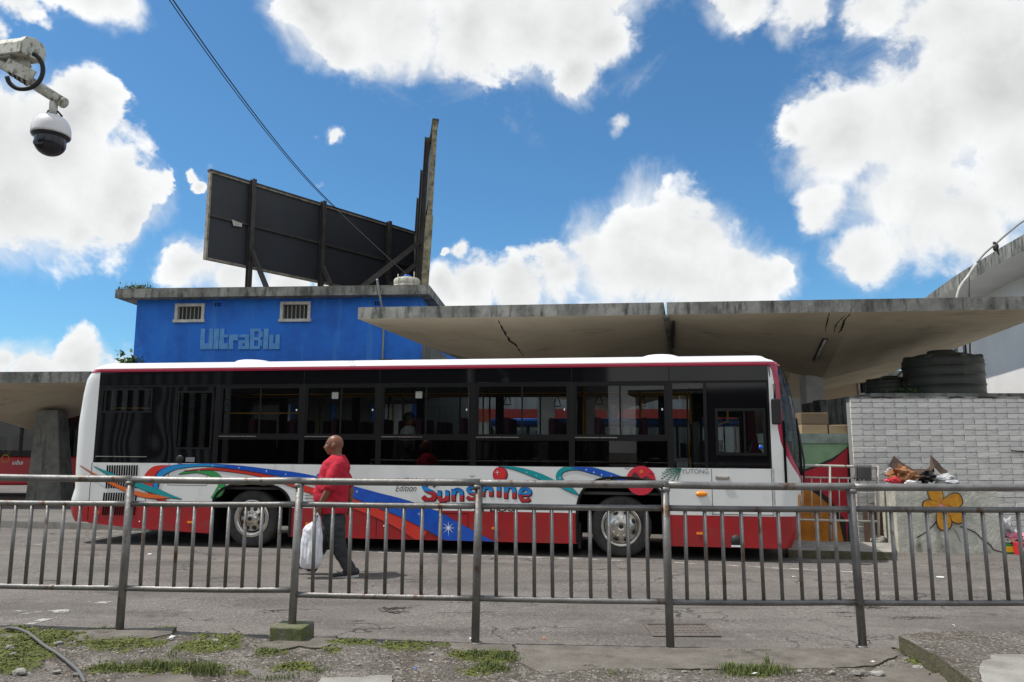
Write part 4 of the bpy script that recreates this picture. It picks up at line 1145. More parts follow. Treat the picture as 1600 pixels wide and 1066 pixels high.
for (a, L_, w) in ((200, 34, 3), (186, 30, 3), (215, 30, 3), (172, 24, 2.4), (232, 24, 2.4), (250, 18, 2)):
    t = math.radians(a); c0 = np.array((1064., 730.)); d = np.array((math.cos(t), -math.sin(t)*1.0)); n = np.array((-d[1], d[0])); y_ = .004
    N = 9
    for k in range(N):
        s0 = k/N; q = c0 + d*L_*s0 + np.array((0, 9*s0*s0)); lw = L_*.34*(1-s0*.5)
        for sg in (-1, 1):
            tip = q + d*lw*.75 + n*sg*lw*.5
            P = [b(*(q-d*1.0)), b(*(q+d*1.4)), b(*tip)]
            P = [(x, min(zz, ZB-.001)) for x, zz in P]
            mb.add([Vector((p[0], -y_ - .0002*k - .0001*a/50, p[1])) for p in P], [(0, 1, 2)])
mb.build('palm_print', 'palm_decal', bus, fix=False)

# lettering ------------------------------------------------------------------
def word_mat():
    m = bpy.data.materials.new('two_tone_print'); m.use_nodes = True; nt = m.node_tree; L = nt.links; p = nt.nodes['Principled BSDF']
    p.inputs['Roughness'].default_value = .25; p.inputs['Coat Weight'].default_value = .4
    at_ = nt.nodes.new('ShaderNodeAttribute'); at_.attribute_name = 'tone'
    r = nt.nodes.new('ShaderNodeValToRGB'); e = r.color_ramp.elements
    e[0].position = 0; e[0].color = (.42, .03, .04, 1); e[1].position = 1; e[1].color = (.01, .12, .42, 1)
    for pos, c in ((.46, (.50, .04, .05, 1)), (.47, (.02, .08, .3, 1)), (.56, (.02, .30, .70, 1)), (.85, (.01, .20, .58, 1))):
        q = e.new(pos); q.color = c
    L.new(at_.outputs['Fac'], r.inputs[0]); L.new(r.outputs[0], p.inputs['Base Color']); return m
M['two_tone'] = word_mat()
def letter(ch, px0, px1, ptop, pbot, m, y, name, shear=0, off=.03, tone=False, dx=0, dy=0, ref=None):
    vs, fs = text_tris(ch, 1, shear, off)
    X0 = min(v[0] for v in vs); X1 = max(v[0] for v in vs); Y0 = min(v[1] for v in vs); Y1 = max(v[1] for v in vs)
    mb = MB(); P = []
    for v in vs:
        fx = (v[0]-X0)/(X1-X0); fy = (v[1]-Y0)/(Y1-Y0)
        px = px0 + (px1-px0)*fx + dx; py = pbot + (ptop-pbot)*fy + dy
        u, z = b(px, py); P.append(Vector((u, -y, z)))
    mb.add(P, fs); o = mb.build(name, m, bus, fix=False)
    if tone:
        a = o.data.attributes.new('tone', 'FLOAT', 'POINT')
        a.data.foreach_set('value', [((v[1]-Y0)/(Y1-Y0)) for v in vs])
    return o
LET = [('S',658,683,752,783.5),('u',682,702,765,785),('n',704,726,761,785),('s',727,748,759,782),('h',750,772,746,779),('i',775,785,757,779),('n',786,808,757,781),('e',808,832,760,785)]
GS = [(.95,.80),(.75,.97),(.38,.97),(.12,.78),(.28,.58),(.68,.44),(.90,.24),(.68,.03),(.28,.03),(.03,.20)]
STR = {'S': [GS], 's': [GS], 'u': [[(.12,1),(.12,.35),(.22,.10),(.48,.05),(.75,.18),(.86,.38)], [(.88,1.0),(.88,.5),(.88,0)]],
       'n': [[(.12,0),(.12,.5),(.12,1)], [(.14,.55),(.28,.86),(.55,.95),(.80,.84),(.88,.60),(.88,0)]],
       'h': [[(.12,0),(.12,.7),(.12,1.35)], [(.14,.55),(.28,.86),(.55,.95),(.80,.84),(.88,.60),(.88,0)]],
       'i': [[(.5,0),(.5,.5),(.5,1)]],
       'e': [[(.14,.50),(.50,.50),(.88,.54),(.86,.80),(.50,.96),(.16,.80),(.07,.45),(.24,.10),(.60,.03),(.94,.20)]]}
LET = [('S',660,681,753,781.5,3.6),('u',684.5,700.5,766,783,3.0),('n',706,723,764,783,3.0),('s',729,746,761,780,2.7),('h',752,769,760,776,3.0),('i',775,783,757,776.5,3.2),('n',788,805,759,779,3.0),('e',811,829,762,783,2.9)]
for ch, x0, x1, yt, yb, hw in LET:
    for m_, y0_, d_, g_ in (('outline_decal', .003, 1.3, .5), ('two_tone', .0052, 0, 0)):
        mb = MB(); tones = []
        for si, st in enumerate(STR[ch]):
            S = spline(st, 6); A1_, A2_ = [], []
            for i, p in enumerate(S):
                q0_, q1_ = S[max(i-1, 0)], S[min(i+1, len(S)-1)]
                tx, ty = (q1_[0]-q0_[0])*(x1-x0), -(q1_[1]-q0_[1])*(yb-yt); L = math.hypot(tx, ty) or 1; nx_, ny_ = -ty/L, tx/L
                cx_, cy_ = x0 + p[0]*(x1-x0), yb - p[1]*(yb-yt); w_ = hw + g_
                for sg, l in ((1, A1_), (-1, A2_)):
                    u, z = b(cx_ + d_ + nx_*w_*sg, min(cy_ + d_ + ny_*w_*sg, yb + d_ + 1.6)); l.append(Vector((u, -y0_ - .0005*si, z)))
                    tones.append(((cx_, cy_ + ny_*w_*sg)))
            mb.grid([A1_, A2_], smooth=False)
        zb_, zt_ = b(x0, yb)[1], b(x0, yt)[1]
        o = mb.build('letter', m_, bus, fix=False)
        if m_ == 'two_tone':
            a = o.data.attributes.new('tone', 'FLOAT', 'POINT'); a.data.foreach_set('value', [(v.co.z - zb_)/(zt_ - zb_) for v in o.data.vertices])
def line_text(s, px0, px1, ptop, pbot, m, y, name, shear=0, off=0.0):
    vs, fs = text_tris(s, 1, shear, off)
    X0 = min(v[0] for v in vs); X1 = max(v[0] for v in vs); Y0 = min(v[1] for v in vs); Y1 = max(v[1] for v in vs)
    P = [b(px0 + (px1-px0)*(v[0]-X0)/(X1-X0), pbot + (ptop-pbot)*(v[1]-Y0)/(Y1-Y0)) for v in vs]
    return MB().add([Vector((p[0], -y, p[1])) for p in P], fs).build(name, m, bus, fix=False)
line_text('NEW', 620, 652, 747, 757, 'outline_decal', .003, 'lettering', .3, .01)
line_text('Edition', 618, 651, 758, 768, 'outline_decal', .003, 'lettering', .35)
line_text('PLUS', 753, 804, 788, 799.5, 'outline_decal', .003, 'lettering', 0, .012)
line_text('YUTONG', 1065, 1107, 733, 740.5, 'grey_decal', .003, 'lettering', 0, .012)
line_text('SX', 541, 547, 792, 802, 'star_decal', .0125, 'lettering')

# ================================================================ RAILING
R_T, R_M, R_P, R_B = .031, .025, .034, .016
rail = empty('guard_railing', (0, 6.5, 0), 'grey galvanised pipe railing with thin balusters running across the whole foreground', 'railing')
def rpt(i, t, py_list):
    pass
TOPY = [(0,747),(200,749),(470,753),(745,755),(1042,758),(1330,761),(1600,762)]
MIDY = [(0,783+18),(200,786+17),(470,790),(745,792),(1042,795),(1330,796),(1600,797)]
FX = [f[0] for f in FENCE]
def fz(i, py):   # height of a rail at post i from the photograph
    x, y = FENCE[i]
    px = 800 + (x / y) * 1190
    return at(px, py, y).z
topz = [fz(0, 745), fz(1, 748.5), fz(2, 752), fz(3, 754), fz(4, 757.5), fz(5, 760.5), fz(6, 762.5)]
midz = [fz(0, 785), fz(1, 787), fz(2, 788), fz(3, 791), fz(4, 794), fz(5, 795.5), fz(6, 797)]
botL = [fz(0, 914), fz(1, 919), fz(2, 922), fz(3, 935), fz(4, 940), fz(5, 941), fz(6, 942)]
botR = [fz(0, 914), fz(1, 919), fz(2, 929), fz(3, 935), fz(4, 941), fz(5, 942), fz(6, 944)]
inv = Vector((0, -6.5, 0))
for i, (x, y) in enumerate(FENCE):
    zt = topz[i]
    z0 = gz_top(x, y - .05) - .05
    lean = (0, .004, .012, .012, -.004, -.010, 0)[i]
    mb = MB(); mb.tube([Vector((x - lean, y, z0)) + inv, Vector((x, y, (z0+zt)/2)) + inv, Vector((x + lean, y, zt - .02)) + inv], R_P, 14)
    mb.build('post', 'galv', rail)
    mb = MB()
    for k in range(1):
        mb.tube([Vector((x, y, zt-.055)) + inv, Vector((x, y, zt-.02)) + inv], R_P + .006, 12)
    mb.build('weld_collar', 'galv', rail)
    mb = MB(); mb.tube([Vector((x, y, z0+.045)) + inv, Vector((x, y, z0+.07)) + inv], R_P + .012, 12); mb.build('foot_collar', 'block_moss' if i in (2,) else 'galv', rail)
for i in range(len(FENCE) - 1):
    A = Vector((*FENCE[i], 0)); B = Vector((*FENCE[i+1], 0)); d = (B - A).normalized()
    def rl(name, za, zb, r, gap):
        a = Vector((A.x, A.y, za)) + d*gap + inv; c = Vector((B.x, B.y, zb)) - d*gap + inv
        n = 9; pts = []
        for k in range(n+1):
            p = a.lerp(c, k/n); p.z -= .004*math.sin(math.pi*k/n) * (1 + .5*math.sin(i*2.1)); p.y += .003*mnoise.noise(p*3); pts.append(p)
        return MB().tube(pts, r, 12).build(name, 'galv', rail)
    rl('top_rail', topz[i] - (.004 if i % 2 else 0), topz[i+1] + .004*(i % 2), R_T, -.02)
    rl('middle_rail', midz[i], midz[i+1], R_M, .02)
    rl('bottom_rail', botR[i], botL[i+1] if i != 1 else fz(2, 922), R_M, .02)
    for k in range(1, 10):
        t = k/10 + rnd.uniform(-.004, .004); p = A.lerp(B, t)
        zm = midz[i] + (midz[i+1]-midz[i])*t; zb = botR[i] + ((botL[i+1] if i != 1 else fz(2, 922)) - botR[i])*t
        MB().tube([Vector((p.x + rnd.uniform(-.004, .004), p.y, zb)) + inv, Vector((p.x + rnd.uniform(-.003, .003), p.y, zm)) + inv], R_B, 10).build('baluster', 'galv', rail)
# concrete block round the second post
c = gnd(458, 1003); mb = MB()
P = [gnd(*q) for q in ((430,1004),(432,988),(487,985),(485,1003))]
mb.box(-.145, .145, -.13, .13, 0, .135)
o = mb.build('concrete_block', 'block_moss', label='mossy concrete block cast round the foot of one railing post', cat='block', bevel=.012)
o.location = (FENCE[2][0], FENCE[2][1] - .02, gz_top(FENCE[2][0], FENCE[2][1]-.1) - .015); o.rotation_euler = (0, 0, -.12)

# ================================================================ PERSON
PY = 9.95
def pp(px, py, dy=0.0):
    v = at(px, py, PY); v.y += dy; return v
def ell(mb, c, r, rot=None, n=14, m=10, mi=0):
    vs = []; 
    for i in range(m+1):
        a = math.pi*i/m
        for k in range(n):
            t = 2*math.pi*k/n; p = Vector((r[0]*math.sin(a)*math.cos(t), r[1]*math.sin(a)*math.sin(t), r[2]*math.cos(a)))
            if rot is not None: p = rot @ p
            vs.append(Vector(c) + p)
    fs = [(i*n+k, i*n+(k+1)%n, (i+1)*n+(k+1)%n, (i+1)*n+k) for i in range(m) for k in range(n)]
    mb.add(vs, fs, mi, True)
def limb(mb, pts, rs, n=14):
    S = spline([(*p, r) for p, r in zip(pts, rs)], 6)
    mb.tube([Vector(map(float, q[:3])) for q in S], [float(q[3]) for q in S], n)
    ell(mb, pts[0], (rs[0],)*3); ell(mb, pts[-1], (rs[-1],)*3)
base = gnd(520, 900); base = Vector((at(520, 900, PY).x, PY, gz(-2.3)))
man = empty('person', base, 'bald man in a red t-shirt and dark trousers walking left past the bus, carrying a white bag', 'person')
man['label'] = 'bald person in a red t-shirt and dark trousers walking left in front of the bus'
IM = Matrix.Translation(-base)
def loc(v): return Vector(v) - base
GZ = base.z
# --- body
mb = MB()
hc = pp(522, 695)
mb2 = mb
def H(dx, dz, dy=0): return loc(hc) + Vector((dx, dy, dz))
Rh = Matrix.Rotation(math.radians(4), 3, 'Y')
ell(mb, H(.012, .016), (.112, .082, .108), Rh, 24, 16)       # cranium
ell(mb, H(-.045, -.035), (.068, .064, .085), None, 18, 12)   # face
ell(mb, H(-.052, -.095), (.042, .042, .036), None, 14, 10)   # chin
ell(mb, H(-.015, -.082), (.070, .058, .045), None, 14, 10)   # jaw
ell(mb, H(-.088, .022), (.022, .052, .014), None, 12, 8)     # brow
limb(mb, [H(-.098, .004), H(-.113, -.018), H(-.124, -.034)], [.010, .012, .014])   # nose
ell(mb, H(-.115, -.036), (.014, .019, .010), None, 10, 8)
ell(mb, H(-.106, -.060), (.014, .026, .008), None, 10, 8); ell(mb, H(-.102, -.074), (.014, .024, .009), None, 10, 8)  # lips
for sy in (-1, 1):
    ell(mb, H(-.07, -.03, sy*.045), (.03, .022, .03), None, 10, 8)  # cheek
    ell(mb, H(.008, -.020, sy*.080), (.020, .010, .033), Matrix.Rotation(.2, 3, 'Y'), 12, 10)   # ear
    ell(mb, H(.014, -.014, sy*.088), (.022, .006, .028), Matrix.Rotation(.2, 3, 'Y'), 12, 10)
limb(mb, [H(.03, -.05), H(.035, -.12), H(.045, -.18)], [.070, .068, .085])   # neck
ell(mb, H(.075, -.075), (.03, .05, .04), None, 12, 8)
# trunk and hidden body core under the clothes
sh = loc(pp(525, 727)); hipc = loc(pp(524, 812))
limb(mb, [sh + Vector((.01, 0, .02)), loc(pp(520, 765)), hipc], [.11, .13, .09])
SHN, ELN, WRN = loc(pp(529, 731, -.19)), loc(pp(520, 764, -.235)), loc(pp(506, 789, -.21))   # near arm
SHF, ELF, WRF = loc(pp(528, 731, .19)), loc(pp(541, 763, .24)), loc(pp(541, 790, .22))    # far arm
limb(mb, [SHN, SHN.lerp(ELN, .5) + Vector((.004, 0, 0)), ELN, ELN.lerp(WRN, .35), WRN], [.050, .050, .043, .045, .030])
limb(mb, [SHF, SHF.lerp(ELF, .5), ELF, ELF.lerp(WRF, .35), WRF], [.050, .050, .043, .045, .030])
def hand(mb, wr, d, curl_x, side):
    """wrist, palm direction, curling towards -x or +x, hand breadth along x"""
    d = Vector(d).normalized(); pc = wr + d*.05
    limb(mb, [wr, wr + d*.03], [.028, .030])
    for q in (-.028, -.010, .010, .028):
        limb(mb, [wr + d*.02 + Vector((q*.6, 0, 0)), wr + d*.085 + Vector((q, 0, 0))], [.017, .0145])
    for j, q in enumerate((-.032, -.011, .010, .030)):
        L = (.030, .036, .034, .027)[j]; k0 = wr + d*.092 + Vector((q, 0, 0))
        k1 = k0 + d*L*.8 + Vector((0, side*.012, 0)); k2 = k1 + Vector((0, side*.030, -.004)); k3 = k2 + Vector((0, side*.010, .018))
        limb(mb, [k0, k1, k2, k3], [.0105, .010, .0092, .008], 8)
    t0 = wr + d*.03 + Vector((-.03, side*.004, 0))
    limb(mb, [t0, t0 + d*.035 + Vector((-.022, side*.012, 0)), t0 + d*.062 + Vector((-.012, side*.022, 0))], [.015, .012, .010], 8)
hand(mb, WRN, (-.22, .05, -1), -1, 1)
hand(mb, WRF, (.05, -.05, -1), -1, -1)
# legs inside the trousers, continuous with feet
HN, KN, AN = loc(pp(527, 812, -.10)), loc(pp(530, 852, -.11)), loc(pp(549, 889, -.11))
HF, KF, AF_ = loc(pp(519, 812, .10)), loc(pp(500, 852, .11)), loc(pp(478, 888, .11))
limb(mb, [HN, KN, AN], [.08, .058, .04]); limb(mb, [HF, KF, AF_], [.08, .058, .04])
body = remeshed(mb, 'body', 'skin', man, .0075, 5)
# eyes
for sy in (-1, 1):
    m2 = MB(); ell(m2, H(-.094, -.002, sy*.032), (.011, .012, .010), None, 10, 8); m2.build('eye', 'eye', man)
    m2 = MB(); ell(m2, H(-.102, -.002, sy*.033), (.004, .005, .005), None, 8, 6); m2.build('pupil', 'black', man)
    m2 = MB(); limb(m2, [H(-.104, .024, sy*.015), H(-.104, .030, sy*.032), H(-.092, .026, sy*.05)], [.004, .005, .003], 6); m2.build('eyebrow', 'cable', man)
# --- t-shirt
mb = MB()
rows = []
for (py, x0, x1, ry, cy) in ((711,519,538,.085,0),(716,512,541,.15,0),(722,506.5,544,.195,0),(730,503,545.5,.215,0),(742,499,545.5,.215,0),(755,494,545,.21,0),(768,490.5,544.5,.212,0),(779,489.5,544,.212,0),(789,491.5,543,.205,0),(796,494,542,.20,0),(802,496,541.5,.198,0)):
    a, c = loc(pp(x0, py)), loc(pp(x1, py)); cx = (a.x+c.x)/2; rx = (c.x-a.x)/2
    rows.append([Vector((cx + rx*math.copysign(abs(math.cos(t))**.85, math.cos(t)), cy + ry*math.copysign(abs(math.sin(t))**.8, math.sin(t)), a.z)) for t in [2*math.pi*k/28 for k in range(28)]])
mb.grid(rows, closed=True); mb.add(rows[0], [tuple(range(28))[::-1]]); mb.add(rows[-1], [tuple(range(28))])
for S_, E_ in ((SHN, ELN), (SHF, ELF)):
    limb(mb, [S_ + Vector((0, -.03 if S_.y > 0 else .03, .0)), S_.lerp(E_, .45), S_.lerp(E_, .80)], [.082, .084, .080])
tee = remeshed(mb, 'red_tshirt', 'tee', man, .009, 5)
for v in tee.data.vertices:
    w = mnoise.fractal(Vector((v.co.x*5, v.co.y*5, v.co.z*9)), 1, 2, 3) * .010
    f = mnoise.noise(Vector((v.co.x*9 + v.co.z*14, v.co.y*4, 3))) * .010
    v.co += v.normal * (w + f)
m2 = MB(); limb(m2, [loc(pp(498.5, 742, -.06)), loc(pp(499.5, 742, -.10))], [.018, .016], 8); m2.build('shirt_badge', 'blue_decal', man)
# --- trousers
mb = MB()
rows = []
for (py, x0, x1, ry) in ((797,500,539,.165),(803,501,539,.175),(810,503,540,.18),(818,505,541,.17)):
    a, c = loc(pp(x0, py)), loc(pp(x1, py)); cx = (a.x+c.x)/2; rx = (c.x-a.x)/2
    rows.append([Vector((cx + rx*math.cos(t), ry*math.sin(t), a.z)) for t in [2*math.pi*k/24 for k in range(24)]])
mb.grid(rows, closed=True); mb.add(rows[0], [tuple(range(24))[::-1]]); mb.add(rows[-1], [tuple(range(24))])
limb(mb, [loc(pp(525, 818, -.085)), loc(pp(528, 835, -.10)), loc(pp(533, 855, -.11)), loc(pp(541, 872, -.11)), loc(pp(550, 889, -.11))], [.135, .12, .095, .082, .078])
limb(mb, [loc(pp(517, 818, .085)), loc(pp(511, 835, .10)), loc(pp(501, 853, .11)), loc(pp(490, 870, .11)), loc(pp(481, 886, .11))], [.13, .115, .092, .08, .076])
tr = remeshed(mb, 'dark_trousers', 'trousers', man, .010, 4)
for v in tr.data.vertices:
    w = mnoise.noise(Vector((v.co.x*7, v.co.y*6, v.co.z*22))) * .010
    v.co += v.normal * w
# --- shoes (far foot forward heel down, near foot trailing flat)
def shoe(hx, hy, tx, ty, dy):
    h, t = loc(pp(hx, hy, dy)), loc(pp(tx, ty, dy)); d = (t - h)
    mb = MB(); L = d.length; d.normalize(); u = Vector((0, 0, 1)) - d*d.z; u.normalize()
    for k, (f, rr, hh) in enumerate(((.12, .045, .055), (.3, .045, .060), (.5, .045, .045), (.7, .050, .034), (.88, .042, .028))):
        c = h + d*L*f + u*(hh*.8 + .02)
        R3 = Matrix((d, Vector((0, 1, 0)), u)).transposed()
        ell(mb, c, (.062, rr, hh), R3)
    s1 = remeshed(mb, 'shoe', 'shoe', man, .008, 4)
    mb = MB(); P = []
    for k in range(24):
        a = 2*math.pi*k/24; f = .5 + .5*math.cos(a); w_ = .047*abs(math.sin(a))**.6*(1 + .12*math.sin(f*6)); P.append((L*(.5 + .54*math.cos(a)), math.copysign(w_, math.sin(a))))
    mb.prism(P, lambda a, c, t: h + d*a + Vector((0, c, 0)) + u*(.026 if t else 0.0)); mb.build('shoe_sole', 'sole', s1)
shoe(562, 899, 525.5, 902.5, -.11); shoe(488, 898, 455, 891, .11)
mb = MB()
for k in range(5): mb.tube([loc(pp(543 + k*.6, 797, .17)) , loc(pp(541.5 + k*.9, 803, .19 + .01*k))], .006, 6)
mb.tube([loc(pp(542.5, 797, .18)) + Vector((.018*math.cos(t*math.pi/6), 0, .018*math.sin(t*math.pi/6))) for t in range(12)], .004, 6, closed=True)
mb.build('bunch_of_keys', 'chrome', label='bunch of keys in the walking man\'s rear hand', cat='keys', kind='thing').location = base
# --- seated passenger seen through the bus window
pu, pz = b(625, 705); ps = BM @ Vector((pu, .52, 0))
pa_ = empty('person', ps, 'seated passenger in a white shirt glimpsed through the bus window above the lettering', 'person'); pa_.rotation_euler = (0, 0, math.atan2(be.y, be.x))
mb = MB(); limb(mb, [(0, 0, 1.38), (0, 0, 1.62), (0, 0, 1.86)], [.14, .15, .13]); limb(mb, [(0, 0, 1.86), (0, 0, 2.0)], [.06, .06]); ell(mb, (.01, 0, 2.08), (.10, .08, .12)); limb(mb, [(.105, 0, 2.08), (.125, 0, 2.05)], [.012, .014], 8)
for sy in (-1, 1):
    limb(mb, [(0, .17*sy, 1.82), (.03, .22*sy, 1.60), (.22, .18*sy, 1.48)], [.06, .045, .032]); limb(mb, [(.22, .18*sy, 1.48), (.30, .17*sy, 1.47)], [.034, .022]); limb(mb, [(.02, .10*sy, 1.40), (.42, .11*sy, 1.42), (.44, .11*sy, 1.02)], [.09, .07, .05])
remeshed(mb, 'body', 'skin', pa_, .012, 4)
mb = MB(); limb(mb, [(0, 0, 1.42), (0, 0, 1.62), (0, 0, 1.84)], [.165, .175, .16])
for sy in (-1, 1): limb(mb, [(0, .14*sy, 1.83), (.02, .21*sy, 1.66)], [.085, .075])
remeshed(mb, 'white_shirt', 'litter_white', pa_, .014, 3)
mb = MB(); ell(mb, (-.005, 0, 2.12), (.108, .088, .10)); remeshed(mb, 'hair', 'black', pa_, .012, 2)
# --- shopping bag, hanging from his hand
def bag_hull():
    mb = MB(); rows = []
    prof = [(806,500,506,.012),(812,496,507,.03),(818,485,509,.06),(826,479,511,.085),(838,477.5,512,.10),(852,476,512,.115),(866,474.5,511,.12),(876,474.5,509,.11),(882,477,505,.08),(885,482,499,.04)]
    for (py, x0, x1, ry) in prof:
        a, c = pp(x0, py, -.20), pp(x1, py, -.20); cx = (a.x+c.x)/2; rx = (c.x-a.x)/2; r = []
        for k in range(72):
            t = 2*math.pi*k/72; x, y = math.cos(t), math.sin(t)
            wob = 1 + .16*mnoise.noise(Vector((x*2.2, y*2.2, py*.035))) + .20*abs(mnoise.noise(Vector((x*4.5, y*4.5, py*.05)))) - .10
            r.append(Vector((cx + rx*x*wob, PY - .20 + ry*y*wob, a.z + .012*mnoise.noise(Vector((x*2, y*2, py))))))
        rows.append(r)
    rows2 = [r for a_, c_ in zip(rows, rows[1:]) for r in ([p.lerp(q, k/4) for p, q in zip(a_, c_)] for k in range(4))] + [rows[-1]]
    for r in rows2:
        for p in r:
            n_ = mnoise.fractal(Vector((p.x*13 + p.z*5, p.y*12, p.z*6)), 1, 2, 3); p.x += .012*n_; p.y -= .022*abs(n_); p.z += .006*mnoise.noise(p*17)
    mb.grid(rows2, closed=True); mb.add(rows2[-1], [tuple(range(72))[::-1]])
    return mb
bc = pp(495, 886, -.2)
bagm = bag_hull()
bag = bagm.build('shopping_bag', 'bag_white', label='white plastic shopping bag hanging from the walking man\'s hand', cat='bag', loc=bc)
md = bag.modifiers.new('s', 'SUBSURF'); md.levels = 1; md.render_levels = 1
mb = MB(); mb.tube([pp(499, 820, -.24), pp(500, 806, -.235), pp(503, 800, -.225), pp(505, 806, -.20), pp(506, 819, -.18)], [.022, .014, .009, .014, .022], 8); mb.v = [tuple(Vector(v) - bc) for v in mb.v]; mb.build('handle', 'bag_white', bag)

# ================================================================ BLUE BUILDING
BY = 22.0
byaw = math.radians(-3.0)
# front wall runs between photographed edges, roughly parallel to the picture
A0 = at(208, 560, 22.3); A1 = at(657, 560, 21.8); A0.z = A1.z = 0
bd = (A1 - A0); BL = bd.length; bd.normalize(); bnn = Vector((-bd.y, bd.x, 0))
OV = .40; HT = at(400, 462.5, 22.05 - OV).z
blue = empty('blue_building', A0, 'bright blue two-storey building with two small barred windows and raised lettering', 'building')
def BB(s, t, z): return bd*s + bnn*t + Vector((0, 0, z))
def bproj(px, py):   # (s, z) on the front wall
    v = ray(px, py); k = (A0 - CAM).dot(bnn) / v.dot(bnn); q = CAM + v*k; return ((q - A0).dot(bd), q.z)
def bbox(mb, s0, s1, t0, t1, z0, z1, mi=0):
    vs = [BB(s, t, z) for s in (s0, s1) for t in (t0, t1) for z in (z0, z1)]
    mb.add(vs, [(0,1,3,2),(4,6,7,5),(0,4,5,1),(2,3,7,6),(0,2,6,4),(1,5,7,3)], mi); return mb
DEP = 13.0
wins = []
for (x0, x1, y0, y1) in ((275, 319, 475, 504), (439, 485, 472, 503)):
    (s0, z1), (s1, z0) = bproj(x0, y0), bproj(x1, y1); wins.append((s0, s1, z0, z1))
mb = MB()
cuts = sorted([0, BL] + [w[0] for w in wins] + [w[1] for w in wins]); 
for a, c in zip(cuts, cuts[1:]):
    w = next((w for w in wins if abs(w[0]-a) < 1e-6), None)
    if w: bbox(mb, a, c, 0, .25, -.1, w[2]); bbox(mb, a, c, 0, .25, w[3], HT)
    else: bbox(mb, a, c, 0, .25, -.1, HT)
mb.build('front_wall', 'blue_wall', blue)
mb = MB(); bbox(mb, 0, .25, .25, DEP, -.1, HT); mb.build('side_wall', 'blue_wall', blue)
mb = MB(); bbox(mb, BL-.25, BL, .25, DEP, 4.9, HT); mb.build('side_wall', 'blue_wall', blue)
mb = MB(); bbox(mb, BL-.25, BL, .25, DEP, -.1, 4.899); mb.build('side_wall', 'pier', blue)
mb = MB(); bbox(mb, .25, BL-.25, DEP-.25, DEP, -.1, HT); mb.build('back_wall', 'blue_wall', blue)
for s0, s1, z0, z1 in wins:
    mb = MB(); f = .085
    bbox(mb, s0-.0, s1+.0, -.05, .12, z1-f, z1); bbox(mb, s0-.03, s1+.03, -.08, .12, z0, z0+f); bbox(mb, s0, s0+f, -.05, .12, z0+f, z1-f); bbox(mb, s1-f, s1, -.05, .12, z0+f, z1-f)
    w = mb.build('window', 'frame_white', blue)
    mb = MB(); bbox(mb, s0+f, s1-f, .10, .12, z0+f, z1-f); mb.build('pane', 'dark_interior', w)
    n = 6
    for k in range(1, n):
        s = s0+f + (s1-s0-2*f)*k/n; mb = MB(); bbox(mb, s-.012, s+.012, .02, .045, z0+f, z1-f); mb.build('window_bar', 'bar_grey', w)
for k in range(7):
    sa = .15 + k*(BL-.3)/7; w_ = (BL-.3)/7
    mb = MB(); bbox(mb, sa+.06, sa+w_-.06, -.05, -.004, .0, 2.9); mb.build('shop_shutter', ('shed_grey', 'dark_interior', 'dark_steel')[k % 3], blue)
mb = MB(); bbox(mb, -.02, BL+.02, -.03, -.003, 2.92, 3.9); mb.build('shop_fascia', 'dark_steel', blue)
mb = MB(); bbox(mb, -.3, BL+.3, -1.6, -.06, 3.0, 3.1); mb.build('shop_awning', 'dark_steel', blue)
# vents
for px, py in ((340, 477), (590, 475)):
    s, z = bproj(px, py)
    for k in range(6):
        mb = MB(); bbox(mb, s-.09 + .07*(k % 3), s-.04 + .07*(k % 3), -.003, .01, z-.03 + .055*(k//3), z+.01 + .055*(k//3)); mb.build('vent_hole', 'matt_black', blue)
# roof slab with ragged stained edge
sl0, sz1 = bproj(184, 452)
mb = MB()
zt2 = at(400, 449, 22.05 - OV).z
bbox(mb, -.46, BL + .30, -OV, DEP + .4, HT, zt2); mb.build('roof_slab', 'concrete', blue)
mb = MB(); bbox(mb, -.42, BL+.26, -OV+.05, DEP+.3, zt2, zt2+.03); mb.build('roof_covering', 'slab', blue)
# raised blocky lettering
GL = {'U': ["110011","110011","110011","110011","110011","111111","111111"],
      'l': ["11","11","11","11","11","11","11"],
      't': ["1100","1100","1111","1100","1100","1111","1111"],
      'r': ["0000","0000","1111","1111","1100","1100","1100"],
      'a': ["00000","00000","11111","00011","11111","11011","11111"],
      'B': ["111110","110011","110011","111110","110011","110011","111110"],
      'u': ["00000","00000","11011","11011","11011","11111","11111"]}
xs0 = 315.0; tot = sum(len(GL[c][0]) + 1 for c in 'UltraBlu') - 1; cw = (437 - 315) / tot
cx = 0
for ch in 'UltraBlu':
    g = GL[ch]; W_ = len(g[0]); mb = MB()
    (sa, za), (sb_, zb_) = bproj(xs0 + cx*cw, 514), bproj(xs0 + (cx+W_)*cw, 546)
    cws = (sb_ - sa)/W_; rh = (za - zb_)/7
    for c_ in range(W_):
        r_ = 0
        while r_ < 7:
            if g[r_][c_] == '1':
                e_ = r_
                while e_ < 7 and g[e_][c_] == '1': e_ += 1
                for h_ in (0, 1):
                    bbox(mb, sa + cws*(c_ + h_*.5) + .004, sa + cws*(c_ + h_*.5 + .5) - .004, -.045, -.001, za - rh*e_, za - rh*r_)
                r_ = e_
            else: r_ += 1
    mb.v = mb.v; mb.build('letter', 'light_blue', blue, kind='stuff')
    cx += W_ + 1
# conduit on the wall
p = [bproj(599, 446), bproj(600, 520), bproj(598, 563)]
mb = MB(); mb.tube([BB(s, -.80 if k == 0 else -.06, z) for k, (s, z) in enumerate([p[0], (p[0][0], p[0][1]-.75)])] + [BB(p[1][0], -.06, p[1][1]), BB(p[2][0], -.06, p[2][1]), BB(p[2][0]+.2, -.06, p[2][1]-.1)], .03, 8)
mb.build('conduit', 'bar_grey', blue)
mb = MB(); s, z = bproj(600, 563); bbox(mb, s-.12, s+.25, -.14, -.001, z-.12, z+.02); mb.build('conduit_box', 'cable', blue)
ROOFZ = zt2 + .03
